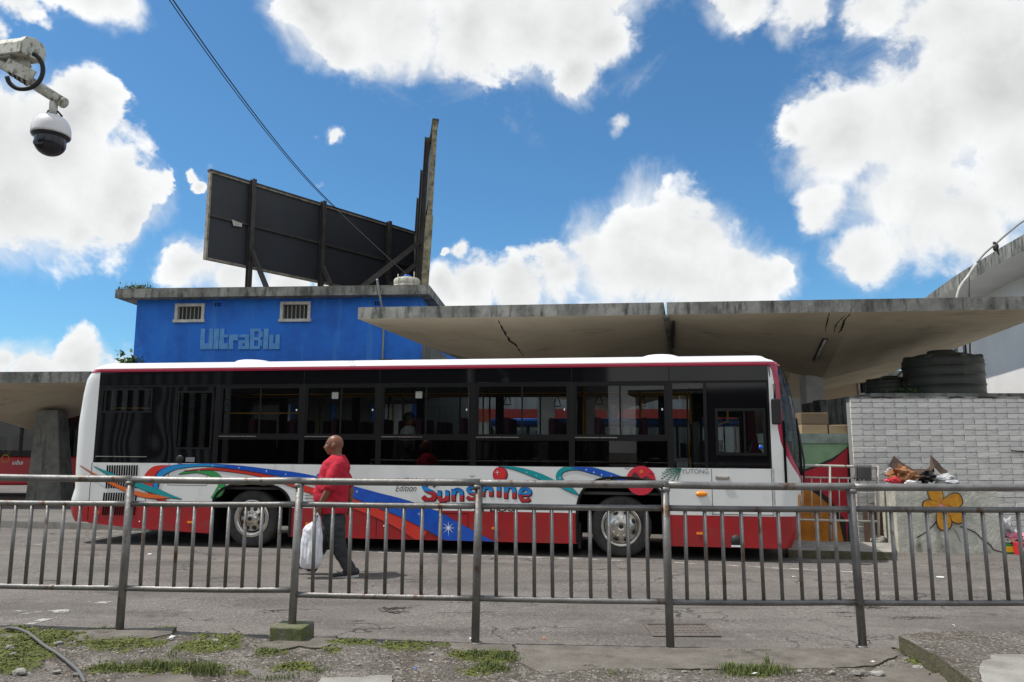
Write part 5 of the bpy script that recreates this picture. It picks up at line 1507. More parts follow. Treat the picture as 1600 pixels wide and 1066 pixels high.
# weeds on the left corner of the roof and a plant on the wall
def leaf_clump(mb, c, n, rx, ry, rz, size, up=.4, mi=0):
    for _ in range(n):
        p = Vector(c) + Vector((rnd.gauss(0, rx), rnd.gauss(0, ry), abs(rnd.gauss(0, rz))))
        d = Vector((rnd.gauss(0, 1), rnd.gauss(0, 1), rnd.gauss(up, .7))).normalized(); s = size*rnd.uniform(.6, 1.3)
        a = d.cross(Vector((rnd.gauss(0,1), rnd.gauss(0,1), rnd.gauss(0,1)))).normalized()
        mb.add([p, p + d*s*.5 + a*s*.25, p + d*s, p + d*s*.5 - a*s*.25], [(0, 1, 2, 3)], mi)
wc = A0 + BB(.05, -.2, ROOFZ); mb = MB(); leaf_clump(mb, (0, 0, -.01), 220, .20, .10, .05, .09)
for _ in range(60):
    x = rnd.uniform(-.35, .45); p = Vector((x, rnd.gauss(0, .12), 0)); q = p + Vector((rnd.gauss(0, .08), 0, rnd.uniform(.1, .35))); mb.add([p, p + Vector((.012, 0, 0)), q], [(0, 1, 2)])
mb.build('roof_weeds', 'grass', kind='stuff', label='weeds growing on the left corner of the blue building roof', cat='weeds').location = wc
pc = at(205, 572, 22.2); pl = empty('wall_plant', pc, 'small leafy plant growing at the left edge of the blue building', 'plant')
mb = MB(); 
for k in range(6): mb.tube([(0, 0, -.2), (rnd.uniform(-.15, .15), rnd.uniform(-.1, .1), .1), (rnd.uniform(-.25, .3), rnd.uniform(-.1, .1), .25)], .012, 5)
mb.build('stem', 'leaf', pl); mb = MB(); leaf_clump(mb, (0, 0, .0), 130, .17, .12, .16, .16, .1); mb.build('foliage', 'leaf', pl)
# white tank on the roof
tcn = at(636, 443, 22.15); tcn.z = ROOFZ
tk = MB(); tk.lathe([(.52,0),(.55,.02),(.55,.12),(.53,.14),(.55,.16),(.55,.30),(.50,.34),(.2,.40),(0,.40)], 32)
t_ = tk.build('roof_tank', 'tank_white', label='low round white water tank on the right corner of the blue building roof', cat='water tank'); t_.location = tcn; t_.scale = (.72, .72, .95)
mb = MB(); mb.lathe([(.18,.40),(.18,.45),(.12,.47),(0,.47)], 20); mb.build('lid', 'blue_decal', t_)
mb = MB(); mb.tube([(-.30,-.5,0),(-.30,-.5,.42)], .02, 6); mb.tube([(.35,-.45,0),(.35,-.45,.5)], .02, 6); split_build(mb, 'strut', 'tank_white', t_)

# ================================================================ BILLBOARDS
def board(name, label, P, d, W_, z0, z1, th, posts, yside, m_edge, braces, mid=True, extra=None):
    """P: near lower corner (x, y), d: unit run direction, side of the posts = yside * normal"""
    n = Vector((-d.y, d.x, 0)) * yside
    rt = empty(name, (P.x, P.y, ROOFZ), label, 'billboard')
    def q(s, t, z): return d*s + n*t + Vector((0, 0, z - ROOFZ))
    def bx(mb, s0, s1, t0, t1, za, zb):
        vs = [q(s, t, z) for s in (s0, s1) for t in (t0, t1) for z in (za, zb)]
        mb.add(vs, [(0,1,3,2),(4,6,7,5),(0,4,5,1),(2,3,7,6),(0,2,6,4),(1,5,7,3)]); return mb
    bx(MB(), .06, W_-.06, -.03, .0, z0+.06, z1-.06).build('back_panel', 'board_back', rt)
    for nm, a in (('frame', (0, W_, -.10, .05, z1-.06, z1)), ('frame', (0, W_, -.10, .05, z0, z0+.06)), ('frame', (0, .06, -.10, .05, z0+.06, z1-.06)), ('frame', (W_-.06, W_, -.10, .05, z0+.06, z1-.06))):
        bx(MB(), *a).build(nm, m_edge, rt)
    bx(MB(), -.02, W_+.02, -.13, .07, z1+.002, z1+.05).build('top_cap', 'dark_steel', rt)
    if mid: bx(MB(), .06, W_-.06, .001, .06, (z0+z1)/2-.04, (z0+z1)/2+.04).build('cross_rail', 'dark_steel', rt)
    for s in posts:
        mb = bx(MB(), s-.07, s+.07, .052, .085, ROOFZ, z1+.1); mb.build('post', 'dark_steel', rt)
        bx(MB(), s-.014, s+.014, .087, .20, ROOFZ, z1+.1).build('post_web', 'dark_steel', rt)
        bx(MB(), s-.07, s+.07, .202, .225, ROOFZ, z1+.1).build('post_flange', 'dark_steel', rt)
    for (s0, t0, za, s1, t1, zb, w) in braces:
        MB().bar(q(s0, t0, za), q(s1, t1, zb), w, w).build('brace', 'dark_steel', rt)
    return rt, q
d1 = Vector((.627, .779, 0))
Pn = at(320, 400, 22.6)
zb1, zt1 = at(319, 405, 22.6).z, at(324, 267, 22.6).z
def s_on(px, P, d):   # distance along the board where it meets the photographed column px
    k = (px - 800) / math.hypot(F, 0) * math.cos(TILT)**0
    v = ray(px, 450); r = v.x / v.y
    return (P.x - r*P.y) / (r*d.y - d.x)
Wb = s_on(648, Pn, d1)
p1 = [s_on(384, Pn, d1), s_on(497, Pn, d1), s_on(602, Pn, d1)]
bt, q1 = board('billboard', 'large black-backed billboard on steel posts, angled across the blue roof', Pn, d1, Wb, zb1, zt1, .15, p1, -1, 'board_frame',
      [(s_, .22, zb1 + .55, s_ + .15, 1.15, ROOFZ, .12) for s_ in p1])
MB().add([q1(.8, .07, (zb1+zt1)/2+.02), q1(1.15, .07, (zb1+zt1)/2 - .02), q1(1.15, .075, (zb1+zt1)/2-.14), q1(.85, .075, (zb1+zt1)/2-.17)], [(0,1,2,3)]).build('torn_label', 'frame_white', bt)
# second board, seen edge-on
Pe = at(663.5, 440, 22.2); dv = math.radians(-9.6)
d2 = Vector((math.sin(dv), math.cos(dv), 0))
zt2b = at(677, 187, 22.2).z; zb2 = ROOFZ + .12
bt2, q2 = board('billboard', 'tall weathered billboard seen edge-on above the right corner of the blue roof', Pe, d2, 10.0, zb2, zt2b, .2, [1.6, 4.6, 7.8], 1, 'board_edge',
      [(1.6, .2, ROOFZ+1.9, 1.2, 2.1, ROOFZ, .16), (4.6, .2, ROOFZ+1.9, 4.4, 2.0, ROOFZ, .16)])
split_build(MB().bar(q2(-.03, .0, zb2), q2(-.03, -.02, zb2 + 2.2), .22, .05, Vector((0, 1, 0))), 'edge_board', 'board_edge', bt2)
bt2.matrix_world = bt2.matrix_world if False else Matrix.Translation((Pe.x, Pe.y, ROOFZ)) @ Matrix.Rotation(math.radians(2.4), 4, Vector((d2.x, d2.y, 0)))
# overhead cables
def cable(name, a, c, sag, r, label, n=24, group=None):
    pts = [a.lerp(c, t/n) - Vector((0, 0, sag*4*(t/n)*(1-t/n))) for t in range(n+1)]
    mb = MB(); mb.tube([p - a for p in pts], r, 6)
    o = mb.build(name, 'cable', label=label, cat='cable', group=group); o.location = a; return o
cable('overhead_cable', at(243, -40, 11.0), at(531, 330, 25.2), .30, .013, 'upper of the two black cables descending to the billboard', group='overhead cables')
cable('overhead_cable', at(237, -40, 11.0), at(530, 331, 25.2), .31, .010, 'lower of the two black cables descending to the billboard', group='overhead cables')
cable('overhead_cable', at(527, 328, 24.2), at(641, 434, 23.1), .02, .012, 'thin wire running down over the billboard to the white roof tank')

# ================================================================ CANOPIES
def umbrella_canopy(name, label, origin, u, v, a, c, nu, nv, zs, low, th, col_half, cat='canopy', colz=0.0, col_taper=1.0, colmat='column_paint', tilt=(0, 0), wide=1.0):
    """a row of inverted-umbrella concrete shells: origin near left corner, u across, v away, cell a x c, edge underside height zs, centre low"""
    rt = empty(name, (origin.x, origin.y, 0), label, cat)
    N = 12
    for j in range(nv):
        for i in range(nu):
            aw = a*(1 if i == 0 else wide); s_0 = 0 if i == 0 else a
            def P(s, t, dz=0):
                p = u*(s) + v*(t); fx = abs(2*(s - s_0)/aw - 1); fy = abs(2*(t/c - j) - 1)
                z = low + (zs - low)*(1 - (1-fx)*(1-fy)) + tilt[0]*s + tilt[1]*t
                return Vector((p.x, p.y, z + dz))
            g = .03
            sv = [s_0 + g + (aw-2*g)*k/N for k in range(N+1)]; tv = [j*c + g + (c-2*g)*k/N for k in range(N+1)]
            mb = MB()
            mb.grid([[P(s, t) for s in sv] for t in tv], 0, False)
            zt = zs + th
            def T(s, t):
                p = u*s + v*t; return Vector((p.x, p.y, zt + tilt[0]*s + tilt[1]*t))
            edge = [(s, tv[0]) for s in sv] + [(sv[-1], t) for t in tv[1:]] + [(s, tv[-1]) for s in sv[::-1][1:]] + [(sv[0], t) for t in tv[::-1][1:-1]]
            n = len(edge)
            vs = [P(*e) for e in edge] + [T(*e) for e in edge]
            mb.add(vs, [(k, (k+1) % n, n+(k+1) % n, n+k) for k in range(n)], 1)
            mb.grid([[P(s, t, th) if 0 < a_i < N and 0 < b_i < N else T(s, t) for a_i, s in enumerate(sv)] for b_i, t in enumerate(tv)], 1, False)
            mb.build('shell', ['soffit', 'concrete'], rt, fix=False)
            cc = u*(s_0 + aw/2 - (.25 if i else 0)) + v*(j*c + c/2); h = col_half
            zc = low + tilt[0]*(i*a+a/2) + tilt[1]*(j*c+c/2) + .1
            mb = MB(); hb = h*col_taper; vs = []
            for (hh, z) in ((hb, -.1 + colz), (h, zc)):
                for (p, q) in ((-1,-1),(1,-1),(1,1),(-1,1)): vs.append(Vector((cc.x + p*hh, cc.y + q*hh, z)))
            mb.add(vs, [(0,3,2,1),(4,5,6,7),(0,1,5,4),(1,2,6,5),(2,3,7,6),(3,0,4,7)]); mb.build('column', colmat, rt, bevel=.02)
    return rt
cu_ = Vector((math.cos(math.radians(-7.4)), math.sin(math.radians(-7.4)), 0)); cv_ = Vector((math.sin(math.radians(13)), math.cos(math.radians(13)), 0))
OY = 15.9
O_ = at(556, 500, OY); zfb = at(556, 498, OY).z
# second cell boundary from the photographed joint at px 1040
r_ = ray(1040, 500); r_ = r_.x / r_.y; a_cell = (r_*O_.y - O_.x) / (cu_.x - r_*cu_.y)
zright = at(1600, 484, (O_ + cu_*(2*a_cell*.97)).y).z
kt = (zright - zfb) / (2*a_cell)
cnp = umbrella_canopy('concrete_canopy', 'long stained concrete canopy of inverted umbrella shells behind the parked bus', Vector((O_.x, O_.y, 0)), cu_, cv_, a_cell, 9.0, 2, 3, zfb, zfb - .95, .25, .22, tilt=(kt, 0), wide=1.14)
# expansion joint cover, cracks and a lamp tube on the soffit
def cpt(s, t, dz=0, a=None, c=9.0):
    a = a_cell; fx = abs(2*s/a - 1) if s < a else abs(2*(s-a)/(a*1.14) - 1); fx = min(fx, 1); fy = abs(2*(t/c) - 1)
    p = cu_*s + cv_*t; return Vector((p.x, p.y, zfb - .95 + .95*(1 - (1-fx)*(1-fy)) + kt*s + dz))
def c_on(px, py):
    """soffit point of the front row under a photographed pixel, by marching the ray"""
    v = ray(px, py).normalized(); best = None
    for k in range(1200):
        t_ = 14 + k*.012; q = CAM + v*t_ - Vector((O_.x, O_.y, 0))
        det = cu_.x*cv_.y - cu_.y*cv_.x; s = (q.x*cv_.y - q.y*cv_.x)/det; t = (cu_.x*q.y - cu_.y*q.x)/det
        if t < 0 or s < 0: continue
        z = cpt(s, t).z
        if q.z >= z: return cpt(s, t)
    return None
mb = MB(); mb.bar(cpt(a_cell, .05, -.03), cpt(a_cell, 8.5, -.03), .10, .05); mb.build('joint_strip', 'concrete', cnp)
mb = MB(); mb.tube([c_on(1043, 500) + Vector((.12, 0, -.05)), c_on(1044, 540) + Vector((.12, 0, -.05))], .035, 6); mb.build('drain_pipe', 'cable', cnp)
def crackline(pts, w=.03):
    mb = MB(); R1, R2 = [], []
    S = []
    for (x0, y0), (x1, y1) in zip(pts, pts[1:]):
        for k in range(4): S.append((x0 + (x1-x0)*k/4 + rnd.uniform(-.8, .8), y0 + (y1-y0)*k/4))
    S.append(pts[-1])
    P = [c_on(*q) for q in S]
    P = [p for p in P if p is not None]
    if len(P) < 2: return
    for k, p in enumerate(P):
        ww = w*(.3 + .7*math.sin(math.pi*(k+.5)/len(P))) * rnd.uniform(.6, 1.2)
        R1.append(p + cu_*ww/2 - Vector((0, 0, .006))); R2.append(p - cu_*ww/2 - Vector((0, 0, .006)))
    mb.grid([R1, R2], smooth=False); mb.build('crack', 'crack', cnp, fix=False)
crackline([(778,500),(784,512),(790,520),(796,532),(808,542),(818,556)], .055)
crackline([(794,530),(804,536),(812,548)], .035)
crackline([(1328,490),(1320,500),(1316,512),(1310,520)], .05); crackline([(1296,488),(1292,502),(1290,518)], .03); crackline([(1320,492),(1308,505),(1302,520)], .03)
pa, pb_ = c_on(1289, 528), c_on(1273, 562)
if pa and pb_:
    mb = MB(); mb.tube([pa - Vector((0, 0, .06)), pb_ - Vector((0, 0, .06))], .03, 8); mb.build('lamp_tube', 'frame_white', cnp)
    mb = MB(); mb.bar(pa - Vector((0, 0, .02)), pb_ - Vector((0, 0, .02)), .10, .05); mb.build('lamp_fitting', 'dark_steel', cnp)
# canopy on the left with its heavy tapered pier
LY = 19.3
lo = at(-330, 600, LY + .9); zl = at(60, 596, LY+.2).z
lu = Vector((math.cos(math.radians(-3)), math.sin(math.radians(-3)), 0)); lv = cv_
r_ = ray(141, 590); r_ = r_.x/r_.y; la = (r_*lo.y - lo.x) / (lu.x - r_*lu.y)
lrt = umbrella_canopy('concrete_canopy', 'small concrete canopy on a tapered pier at the left edge, behind the bus tail', Vector((lo.x, lo.y, 0)), lu, lv, la, 6.0, 1, 1, zl, zl - 1.15, .29, .30, colmat='pier', col_taper=1.0)
for ch in list(lrt.children):
    if ch.name.startswith('column'): bpy.data.objects.remove(ch)
ctr = at(82, 700, 22.0)
mb = MB(); vs = []
zc = at(82, 652, 22.0).z
for (x0, x1, yh, z) in ((at(39, 790, 21.7).x, at(97, 790, 21.7).x, .34, 0.0), (at(64, 655, 22).x, at(97, 655, 22).x, .26, zc + .2)):
    for (x, s_) in ((x0, -1), (x1, -1), (x1, 1), (x0, 1)): vs.append(Vector((x - lo.x, 22.0 + s_*yh - lo.y, z)))
mb.add(vs, [(0,3,2,1),(4,5,6,7),(0,1,5,4),(1,2,6,5),(2,3,7,6),(3,0,4,7)]); mb.build('column', 'pier', lrt, bevel=.03)

# ================================================================ CAMERA MAST, top left
CY = 4.1
ms = empty('camera_mast', (-4.6, CY + .4, gz(-4.6)), 'lichen-stained white pole arm carrying a box camera and a dome camera, top left', 'security camera')
mo = Vector((-4.6, CY + .4, gz(-4.6)))
def C(px, py, Y=CY): return at(px, py, Y) - mo
MB().tube([C(-120, 20, CY + .15), C(0, 98, CY + .05), C(98, 160)], .030, 16).build('arm', 'cam_paint', ms)
MB().lathe([(.031, 0), (.031, .012), (.0, .014)], 16, T=Matrix.Translation(C(98, 160)) @ (C(98,160)-C(0,98,CY+.05)).to_track_quat('Z', 'Y').to_matrix().to_4x4()).build('arm_cap', 'cam_paint', ms)
pt = C(-120, 20, CY + .15)
MB().tube([Vector((pt.x, pt.y, 0)), Vector((pt.x, pt.y, pt.z + .3))], .07, 16).build('pole', 'cam_paint', ms)
sd = (C(0, 98, CY+.05) - C(98, 160)).normalized()
for k, px in enumerate((22, 30, 37, 45)):
    p = C(px, 98 + px*.633, CY + .04 - .04*px/98); MB().tube([p - sd*.006, p + sd*.006], .034, 14).build('hose_clamp', 'dark_steel', ms)
# dome camera
dc = C(84, 164); dome = MB()
mb = MB(); mb.tube([C(84, 160), C(83, 178)], .022, 12); st = mb.build('dome_stem', 'cam_paint', ms)
ctr = C(80, 205); ppm = 1190/CY
R_ = 29/ppm
mb = MB(); mb.lathe([(0, .098), (.02, .097), (.05, .088), (.075, .070), (.092, .045), (.1, .015), (.102, -.018), (.101, -.030), (.094, -.030)], 32, T=Matrix.Translation(ctr)); dm = mb.build('dome_camera', 'cam_white', ms)
mb = MB(); mb.lathe([(.094, -.030), (.099, -.031), (.098, -.036), (.086, -.042), (.082, -.046)], 32, T=Matrix.Translation(ctr)); mb.build('dome_collar', 'cam_black', dm)
mb = MB(); prof = [(.080, -.036), (.081, -.075)] + [(.081*math.cos(a), -.075 - .072*math.sin(a)) for a in [math.pi/2*k/8 for k in range(1, 9)]]
mb.lathe(prof, 32, T=Matrix.Translation(ctr)); mb.build('camera_ball', 'cam_black', dm)
mb = MB(); mb.lathe([(.0, .0), (.030, .0), (.036, -.004), (.036, -.03)], 20, T=Matrix.Translation(ctr + Vector((-.018, -.072, -.085))) @ Matrix.Rotation(math.radians(70), 4, 'X')); mb.build('lens_window', 'gloss_black', dm)
mb = MB(); mb.tube([C(76, 172), C(70, 183), C(74, 188)], .004, 6); mb.tube([C(90, 174), C(97, 182)], .006, 6); split_build(mb, 'bracket_wire', 'dark_steel', ms)
# box camera housing on its bracket: rounded hood seen from below and behind
h0, h1 = C(-110, 96, CY+.35), C(52, 76, CY - .02)
hd = (h1 - h0).normalized(); hn = hd.cross(Vector((0, 0, 1))).normalized(); hu = hn.cross(hd)
prof = [(-.070, -.055), (-.070, .01), (-.050, .045), (0, .058), (.050, .045), (.070, .01), (.070, -.055)]
mb = MB(); n = len(prof)
vs = [h0 + hn*p + hu*q for p, q in prof] + [h1 + hn*p + hu*q for p, q in prof]
mb.add(vs, [(k, (k+1) % n, n+(k+1) % n, n+k) for k in range(n)]); mb.add(vs[:n], [tuple(range(n))]); mb.add(vs[n:], [tuple(range(n))[::-1]])
hs = mb.build('camera_housing', 'cam_paint', ms, bevel=.006)
mb = MB(); vs = [h1 + hn*p*1.05 + hu*q*1.05 + hd*dd for dd in (-.03, .008) for p, q in prof]
mb.add(vs, [(k, (k+1) % n, n+(k+1) % n, n+k) for k in range(n)]); mb.add(vs[n:], [tuple(range(n))[::-1]]); mb.build('housing_cap', 'cam_paint', hs, bevel=.004)
mb = MB(); mb.bar(h0.lerp(h1, .55) - hu*.063, h0.lerp(h1, .9) - hu*.063, .12, .012); mb.build('housing_plate', 'bar_grey', hs)
mb = MB(); mb.add([C(10, 88) , C(48, 92), C(46, 118), C(30, 112)], [(0, 1, 2, 3)]); mb.add([C(10, 88, CY+.1), C(48, 92, CY+.1), C(46, 118, CY+.1), C(30, 112, CY+.1)], [(0, 1, 2, 3)])
mb.bar(C(22, 84, CY+.05), C(34, 108, CY+.05), .05, .1)
mb.bar(C(10, 100, CY-.03), C(52, 120, CY-.03), .012, .07, Vector((0, 0, 1)))
split_build(mb, 'bracket_plate', 'cam_paint', ms)
# black flexible hose looping from housing to arm
loop = spline([(51,84),(58,88),(65,98),(67,112),(62,126),(52,135),(40,139),(26,138),(15,130),(11,120)], 5)
mb = MB(); mb.tube([C(q[0], q[1], CY - .06 + .02*math.sin(i*.1)) for i, q in enumerate(loop)], .0125, 12); mb.build('flexible_hose', 'cable', ms)

# ================================================================ BRICK WALL, right
WY = 13.7
wx0 = at(1333, 700, WY).x; wz1 = at(1450, 620, WY).z
wall = empty('brick_wall', (wx0, WY, gz(wx0)), 'white painted brick wall on the right behind the flower planter', 'wall')
BH, BLN, G_ = .0915, .405, .008
nrow = 28; WLEN = 4.35
base_z = wz1 - gz(wx0) - nrow*(BH+G_)
MB().box(.02, WLEN + .6, .035, .22, -.3, wz1 - gz(wx0) - .012).build('mortar_core', 'mortar', wall)
protos = []
def brick_mesh(L, seed):
    r = random.Random(seed); mb = MB(); mb.box(0, L, 0, .03, 0, BH)
    mb.v = [(x + r.uniform(-.003, .003), y, z + r.uniform(-.0025, .0025)) for x, y, z in mb.v]
    return mb
pro = {}
for j in range(nrow):
    x = -rnd.uniform(0, .01) if j % 2 == 0 else 0
    first = BLN if j % 2 == 0 else BLN*.5
    x = 0; L = first
    while x < WLEN:
        key = (round(L, 3), rnd.randint(0, 3))
        if key not in pro:
            o = brick_mesh(L - G_, hash(key) % 999).build('brick', 'brick', wall, fix=False); pro[key] = o
            md = o.modifiers.new('b', 'BEVEL'); md.width = .004; md.segments = 1
        else: o = clone(pro[key], wall)
        o.location = (x + rnd.uniform(-.002, .002), rnd.uniform(-.003, .004), base_z + j*(BH+G_))
        x += L; L = BLN
mb = MB(); N = 60
rows = []
for t in (0, 1):
    rows.append([Vector((-.03 + (WLEN+.8)*k/N, (.0 if t == 0 else .26) - .012, nrow*(BH+G_) + base_z + .0 + .012*mnoise.noise(Vector((k*.5, t, 0))))) for k in range(N+1)])
M['coping'] = mat('mossy_coping', (.34, .34, .33), .95, col2=(.03, .032, .025), nscale=2.2, lo=.42, hi=.56, bump=.8, bscale=30)
mb.grid(rows); mb.grid([[p - Vector((0, 0, .03)) for p in rows[0]], rows[0]]); mb.build('coping', 'coping', wall, fix=False)
MB().tube([at(1580, 704, WY-.05) - Vector((wx0, WY, gz(wx0))), at(1600, 706, WY-.05) - Vector((wx0, WY, gz(wx0))), at(1640, 712, WY-.05) - Vector((wx0, WY, gz(wx0)))], .012, 6).build('loose_wire', 'cable', wall)

# ================================================================ MURAL WALL left of it
MYY = 13.95
mo_ = Vector((at(1200, 700, MYY).x, MYY, 0))
mural = empty('mural_wall', mo_, 'low wall painted green, black, red and orange beside the bus front', 'wall')
def mw(px, py, dy=0): v = at(px, py, MYY); v.y += dy; return v - mo_
xL, xR = 1180, 1345
def mbox(mb, x0, x1, z0, z1, y0, y1):
    a, c = mw(x0, z1), mw(x1, z0); mb.box(a.x, c.x, y0, y1, c.z, a.z); return mb
mbox(MB(), xL, xR, 865, 693, 0, .3).build('wall_body', 'black_mural', mural)
mbox(MB(), xL, 1341, 692.9, 678, -.03, .33).build('coping', 'mint', mural)
def paint(name, P, m, off):
    mb = MB(); Q = [(mw(*q).x, mw(*q).z) for q in P]
    mb.prism(Q, lambda a, c, t: Vector((a, -off + t*off*.9, c))); return mb.build(name, m, mural)
arc = [(1325,697.5),(1312,708),(1300,716),(1286,722),(1272,728),(1258,733),(1240,738),(1185,744)]
paint('painted_panel', [(1185,693.2),(1325,693.2)] + arc, 'green_mural', .004)
edge2 = [(1185,749),(1240,742),(1260,736),(1280,729),(1302,720),(1324,700)]
curve3 = [(1324,850),(1322,815),(1312,802),(1300,784),(1285,770),(1268,759),(1250,756),(1185,756)]
paint('painted_panel', edge2 + [(1324,850)] + curve3[1:], 'red_mural', .004)
paint('painted_panel', [(1185,763),(1250,762),(1266,766),(1282,777),(1298,792),(1312,818),(1318,846),(1185,846)], 'orange_mural', .004)
# cartons and blocks standing behind the mural wall
def carton(x0, x1, y0, y1, Y, dpt, label, m='carton', name='carton', h0=None, cat='box'):
    a, c = at(x0, y1, Y), at(x1, y0, Y); w = c.x - a.x; z0 = a.z if h0 is None else h0
    o = MB().box(-w/2, w/2, 0, dpt, 0, c.z - z0).build(name, m, label=label, cat=cat, bevel=.01); o.location = ((a.x+c.x)/2, Y, z0)
    return o
CZ = at(1300, 678, MYY).z
o = carton(1253, 1293, 663.5, 679, MYY+.02, .28, 'brown cardboard box at the foot of the canopy column', h0=CZ); 
carton(1252, 1294, 645, 663, MYY+.02, .28, 'upper brown box against the canopy column, right of the bus front', 'carton_dark')
carton(1296, 1334, 664, 679, MYY+.02, .28, 'long tan box on the mural wall, touching the brick wall', h0=CZ)
st_ = empty('stall_shutter', at(1308, 660, 17.5), 'dark stacked slatted crates beyond the mural wall', 'crates')
for k in range(7):
    zz = (at(1308, 662 - k*5.4, 17.5) - at(1308, 660, 17.5)).z
    MB().box(-.42, .42, -.02 + .01*(k % 2), .3, zz, zz + .065).build('slat', 'dark_steel', st_, bevel=.01)
carton(1310, 1334, 627, 662, 17.3, .5, 'tall tan carton standing beyond the brick wall corner')
carton(1238, 1250, 622, 652, 18.0, .5, 'grey metal cabinet glimpsed left of the canopy column', 'shed_grey', 'metal_cabinet', cat='cabinet')
carton(1238, 1256, 650, 676, 16.0, .5, 'black plastic sack pile beside the canopy column', 'tank_black', 'rubbish_sack', cat='sack')

# small white railing in front of the mural
SY = 13.0
so_ = Vector((at(1240, 800, SY).x, SY, gz(5)))
srl = empty('small_railing', so_, 'low rusty white railing in front of the painted mural wall', 'railing')
def sp(px, py, Y=SY): return at(px, py, Y) - so_
MB().tube([sp(1205, 726), sp(1250, 727), sp(1334, 729), sp(1372, 730)], .022, 10).build('top_rail', 'rust_white', srl)
MB().tube([sp(1205, 745), sp(1372, 748)], .014, 8).build('middle_rail', 'rust_white', srl)
MB().tube([sp(1205, 811), sp(1250, 812), sp(1374, 815)], .018, 8).build('bottom_rail', 'rust_white', srl)
for px in (1296, 1371): MB().tube([sp(px, 728), sp(px + 2, 850)], .024, 10).build('post', 'rust_white', srl)
for px in (1240, 1254, 1268, 1282, 1311, 1325, 1342, 1356): MB().tube([sp(px, 746), sp(px+.6, 813)], .010, 6).build('baluster', 'rust_white', srl)
# grey rag hanging over it
rag = MB(); rows = []
for j in range(9):
    r = []
    for i in range(40):
        px = 1335 + 26*i/39; py = 726 + 24*j/8 + (2*math.sin(i*1.9) if j == 8 else 0)
        p = at(px, py, SY - .03); p.y += .02*math.sin(i*1.3) + (.03 if j == 0 else 0); r.append(p)
    rows.append(r)
rc = at(1347, 740, SY); rag.grid(rows); o = rag.build('hanging_rag', 'cloth_grey', label='grey rag hung over the small white railing', cat='cloth', loc=rc, fix=False); sm = o.modifiers.new('s', 'SOLIDIFY'); sm.thickness = .012

# ================================================================ PLANTER / CONCRETE BIN with painted flower
q0, q1 = gnd(1405, 863), gnd(1566, 866)
PW = (q1 - q0).length; pd = (q1 - q0).normalized(); pnn = Vector((-pd.y, pd.x, 0)); pztop = at(1480, 765, q0.y).z - gz(6)
pl = empty('concrete_planter', q0, 'whitewashed concrete bin with a painted orange flower on its front', 'planter')
def PQ(s, t, z): return pd*s + pnn*t + Vector((0, 0, z))
def pproj(px, py):
    v = ray(px, py); k = (q0 - CAM).dot(pnn) / v.dot(pnn); q = CAM + v*k - q0; return (q.dot(pd), q.z)
mb = MB(); PD = .92
def slabq(s0, s1, t0, t1, z0, z1, jag=0.0):
    NS, NZ = 20, 12; rows = []
    for j in range(NZ+1):
        rows.append([PQ(s0 + (s1-s0)*i/NS, t0 + .012*mnoise.noise(Vector((i*.6, j*.6, s0))), z0 + (z1-z0)*j/NZ + (.018*mnoise.noise(Vector((i*.5, 0, 1))) if j == NZ else 0)) for i in range(NS+1)])
    m = MB(); m.grid(rows)
    back = [[PQ(s0 + (s1-s0)*i/NS, t1, z0 + (z1-z0)*j/NZ) for i in range(NS+1)] for j in (0, NZ)]
    m.grid(back); m.grid([rows[-1], back[1]]); m.grid([[r[0] for r in rows], [PQ(s0, t1, z0 + (z1-z0)*j/NZ) for j in range(NZ+1)]]); m.grid([[r[-1] for r in rows], [PQ(s1, t1, z0 + (z1-z0)*j/NZ) for j in range(NZ+1)]])
    return m
slabq(0, PW, 0, .12, -.06, pztop).build('front_slab', 'plaster', pl, fix=False)
slabq(0, .12, .121, PD, -.06, pztop - .02).build('side_slab', 'plaster', pl, fix=False)
slabq(PW-.12, PW, .121, PD, -.06, pztop - .02).build('side_slab', 'plaster', pl, fix=False)
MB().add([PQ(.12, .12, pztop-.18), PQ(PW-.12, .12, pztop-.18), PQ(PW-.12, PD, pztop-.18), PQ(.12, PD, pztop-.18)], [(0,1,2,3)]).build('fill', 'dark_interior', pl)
def petal(cx, cy, ang, L, Wp, m, off, grow=0):
    P = []
    for k in range(24):
        a = 2*math.pi*k/24; f = .5 - .5*math.cos(a); r = math.sin(a)
        x = (L+grow)*(f) - grow*.5; y = (Wp+grow)*math.copysign(abs(r)**.8, r) * (.55 + .55*f)
        ca, sa = math.cos(ang), math.sin(ang); P.append(pproj(cx + x*ca - y*sa, cy - (x*sa + y*ca)))
    MB().prism(P, lambda a, c, t: PQ(a, -off + t*.004, c)).build('petal_outline' if m == 'outline_decal' else 'petal', m, pl)
for k, (ang, L, Wp) in enumerate(((112, 31, 12.5), (20, 35, 13), (182, 27, 11), (-33, 42, 11), (-78, 38, 12.5))):
    petal(1469, 790, math.radians(ang), L + 1.6, Wp + 1.4, 'outline_decal', .020 + .002*k); petal(1469, 790, math.radians(ang), L, Wp, 'petal', .021 + .002*k)
mb = MB(); mb.prism([pproj(1470 + 3.5*math.cos(t), 791 + 3.5*math.sin(t)) for t in [2*math.pi*k/12 for k in range(12)]], lambda a, c, t: PQ(a, -.034 + t*.003, c)); mb.build('flower_centre', 'pink_paper', pl)
def pline(pts, w, m, nm):
    S = spline(pts, 5); a, c = [], []
    for i, p in enumerate(S):
        d = S[min(i+1, len(S)-1)] - S[max(i-1, 0)]; d = d/(np.linalg.norm(d) or 1); n = np.array((-d[1], d[0]))*w
        for q, l in ((p+n, a), (p-n, c)): s, z = pproj(q[0], q[1]); l.append(PQ(s, -.017, z))
    MB().grid([a, c], smooth=False).build(nm, m, pl, fix=False)
pline([(1467,806),(1460,818),(1448,830),(1432,840)], .9, 'crack', 'painted_stem')
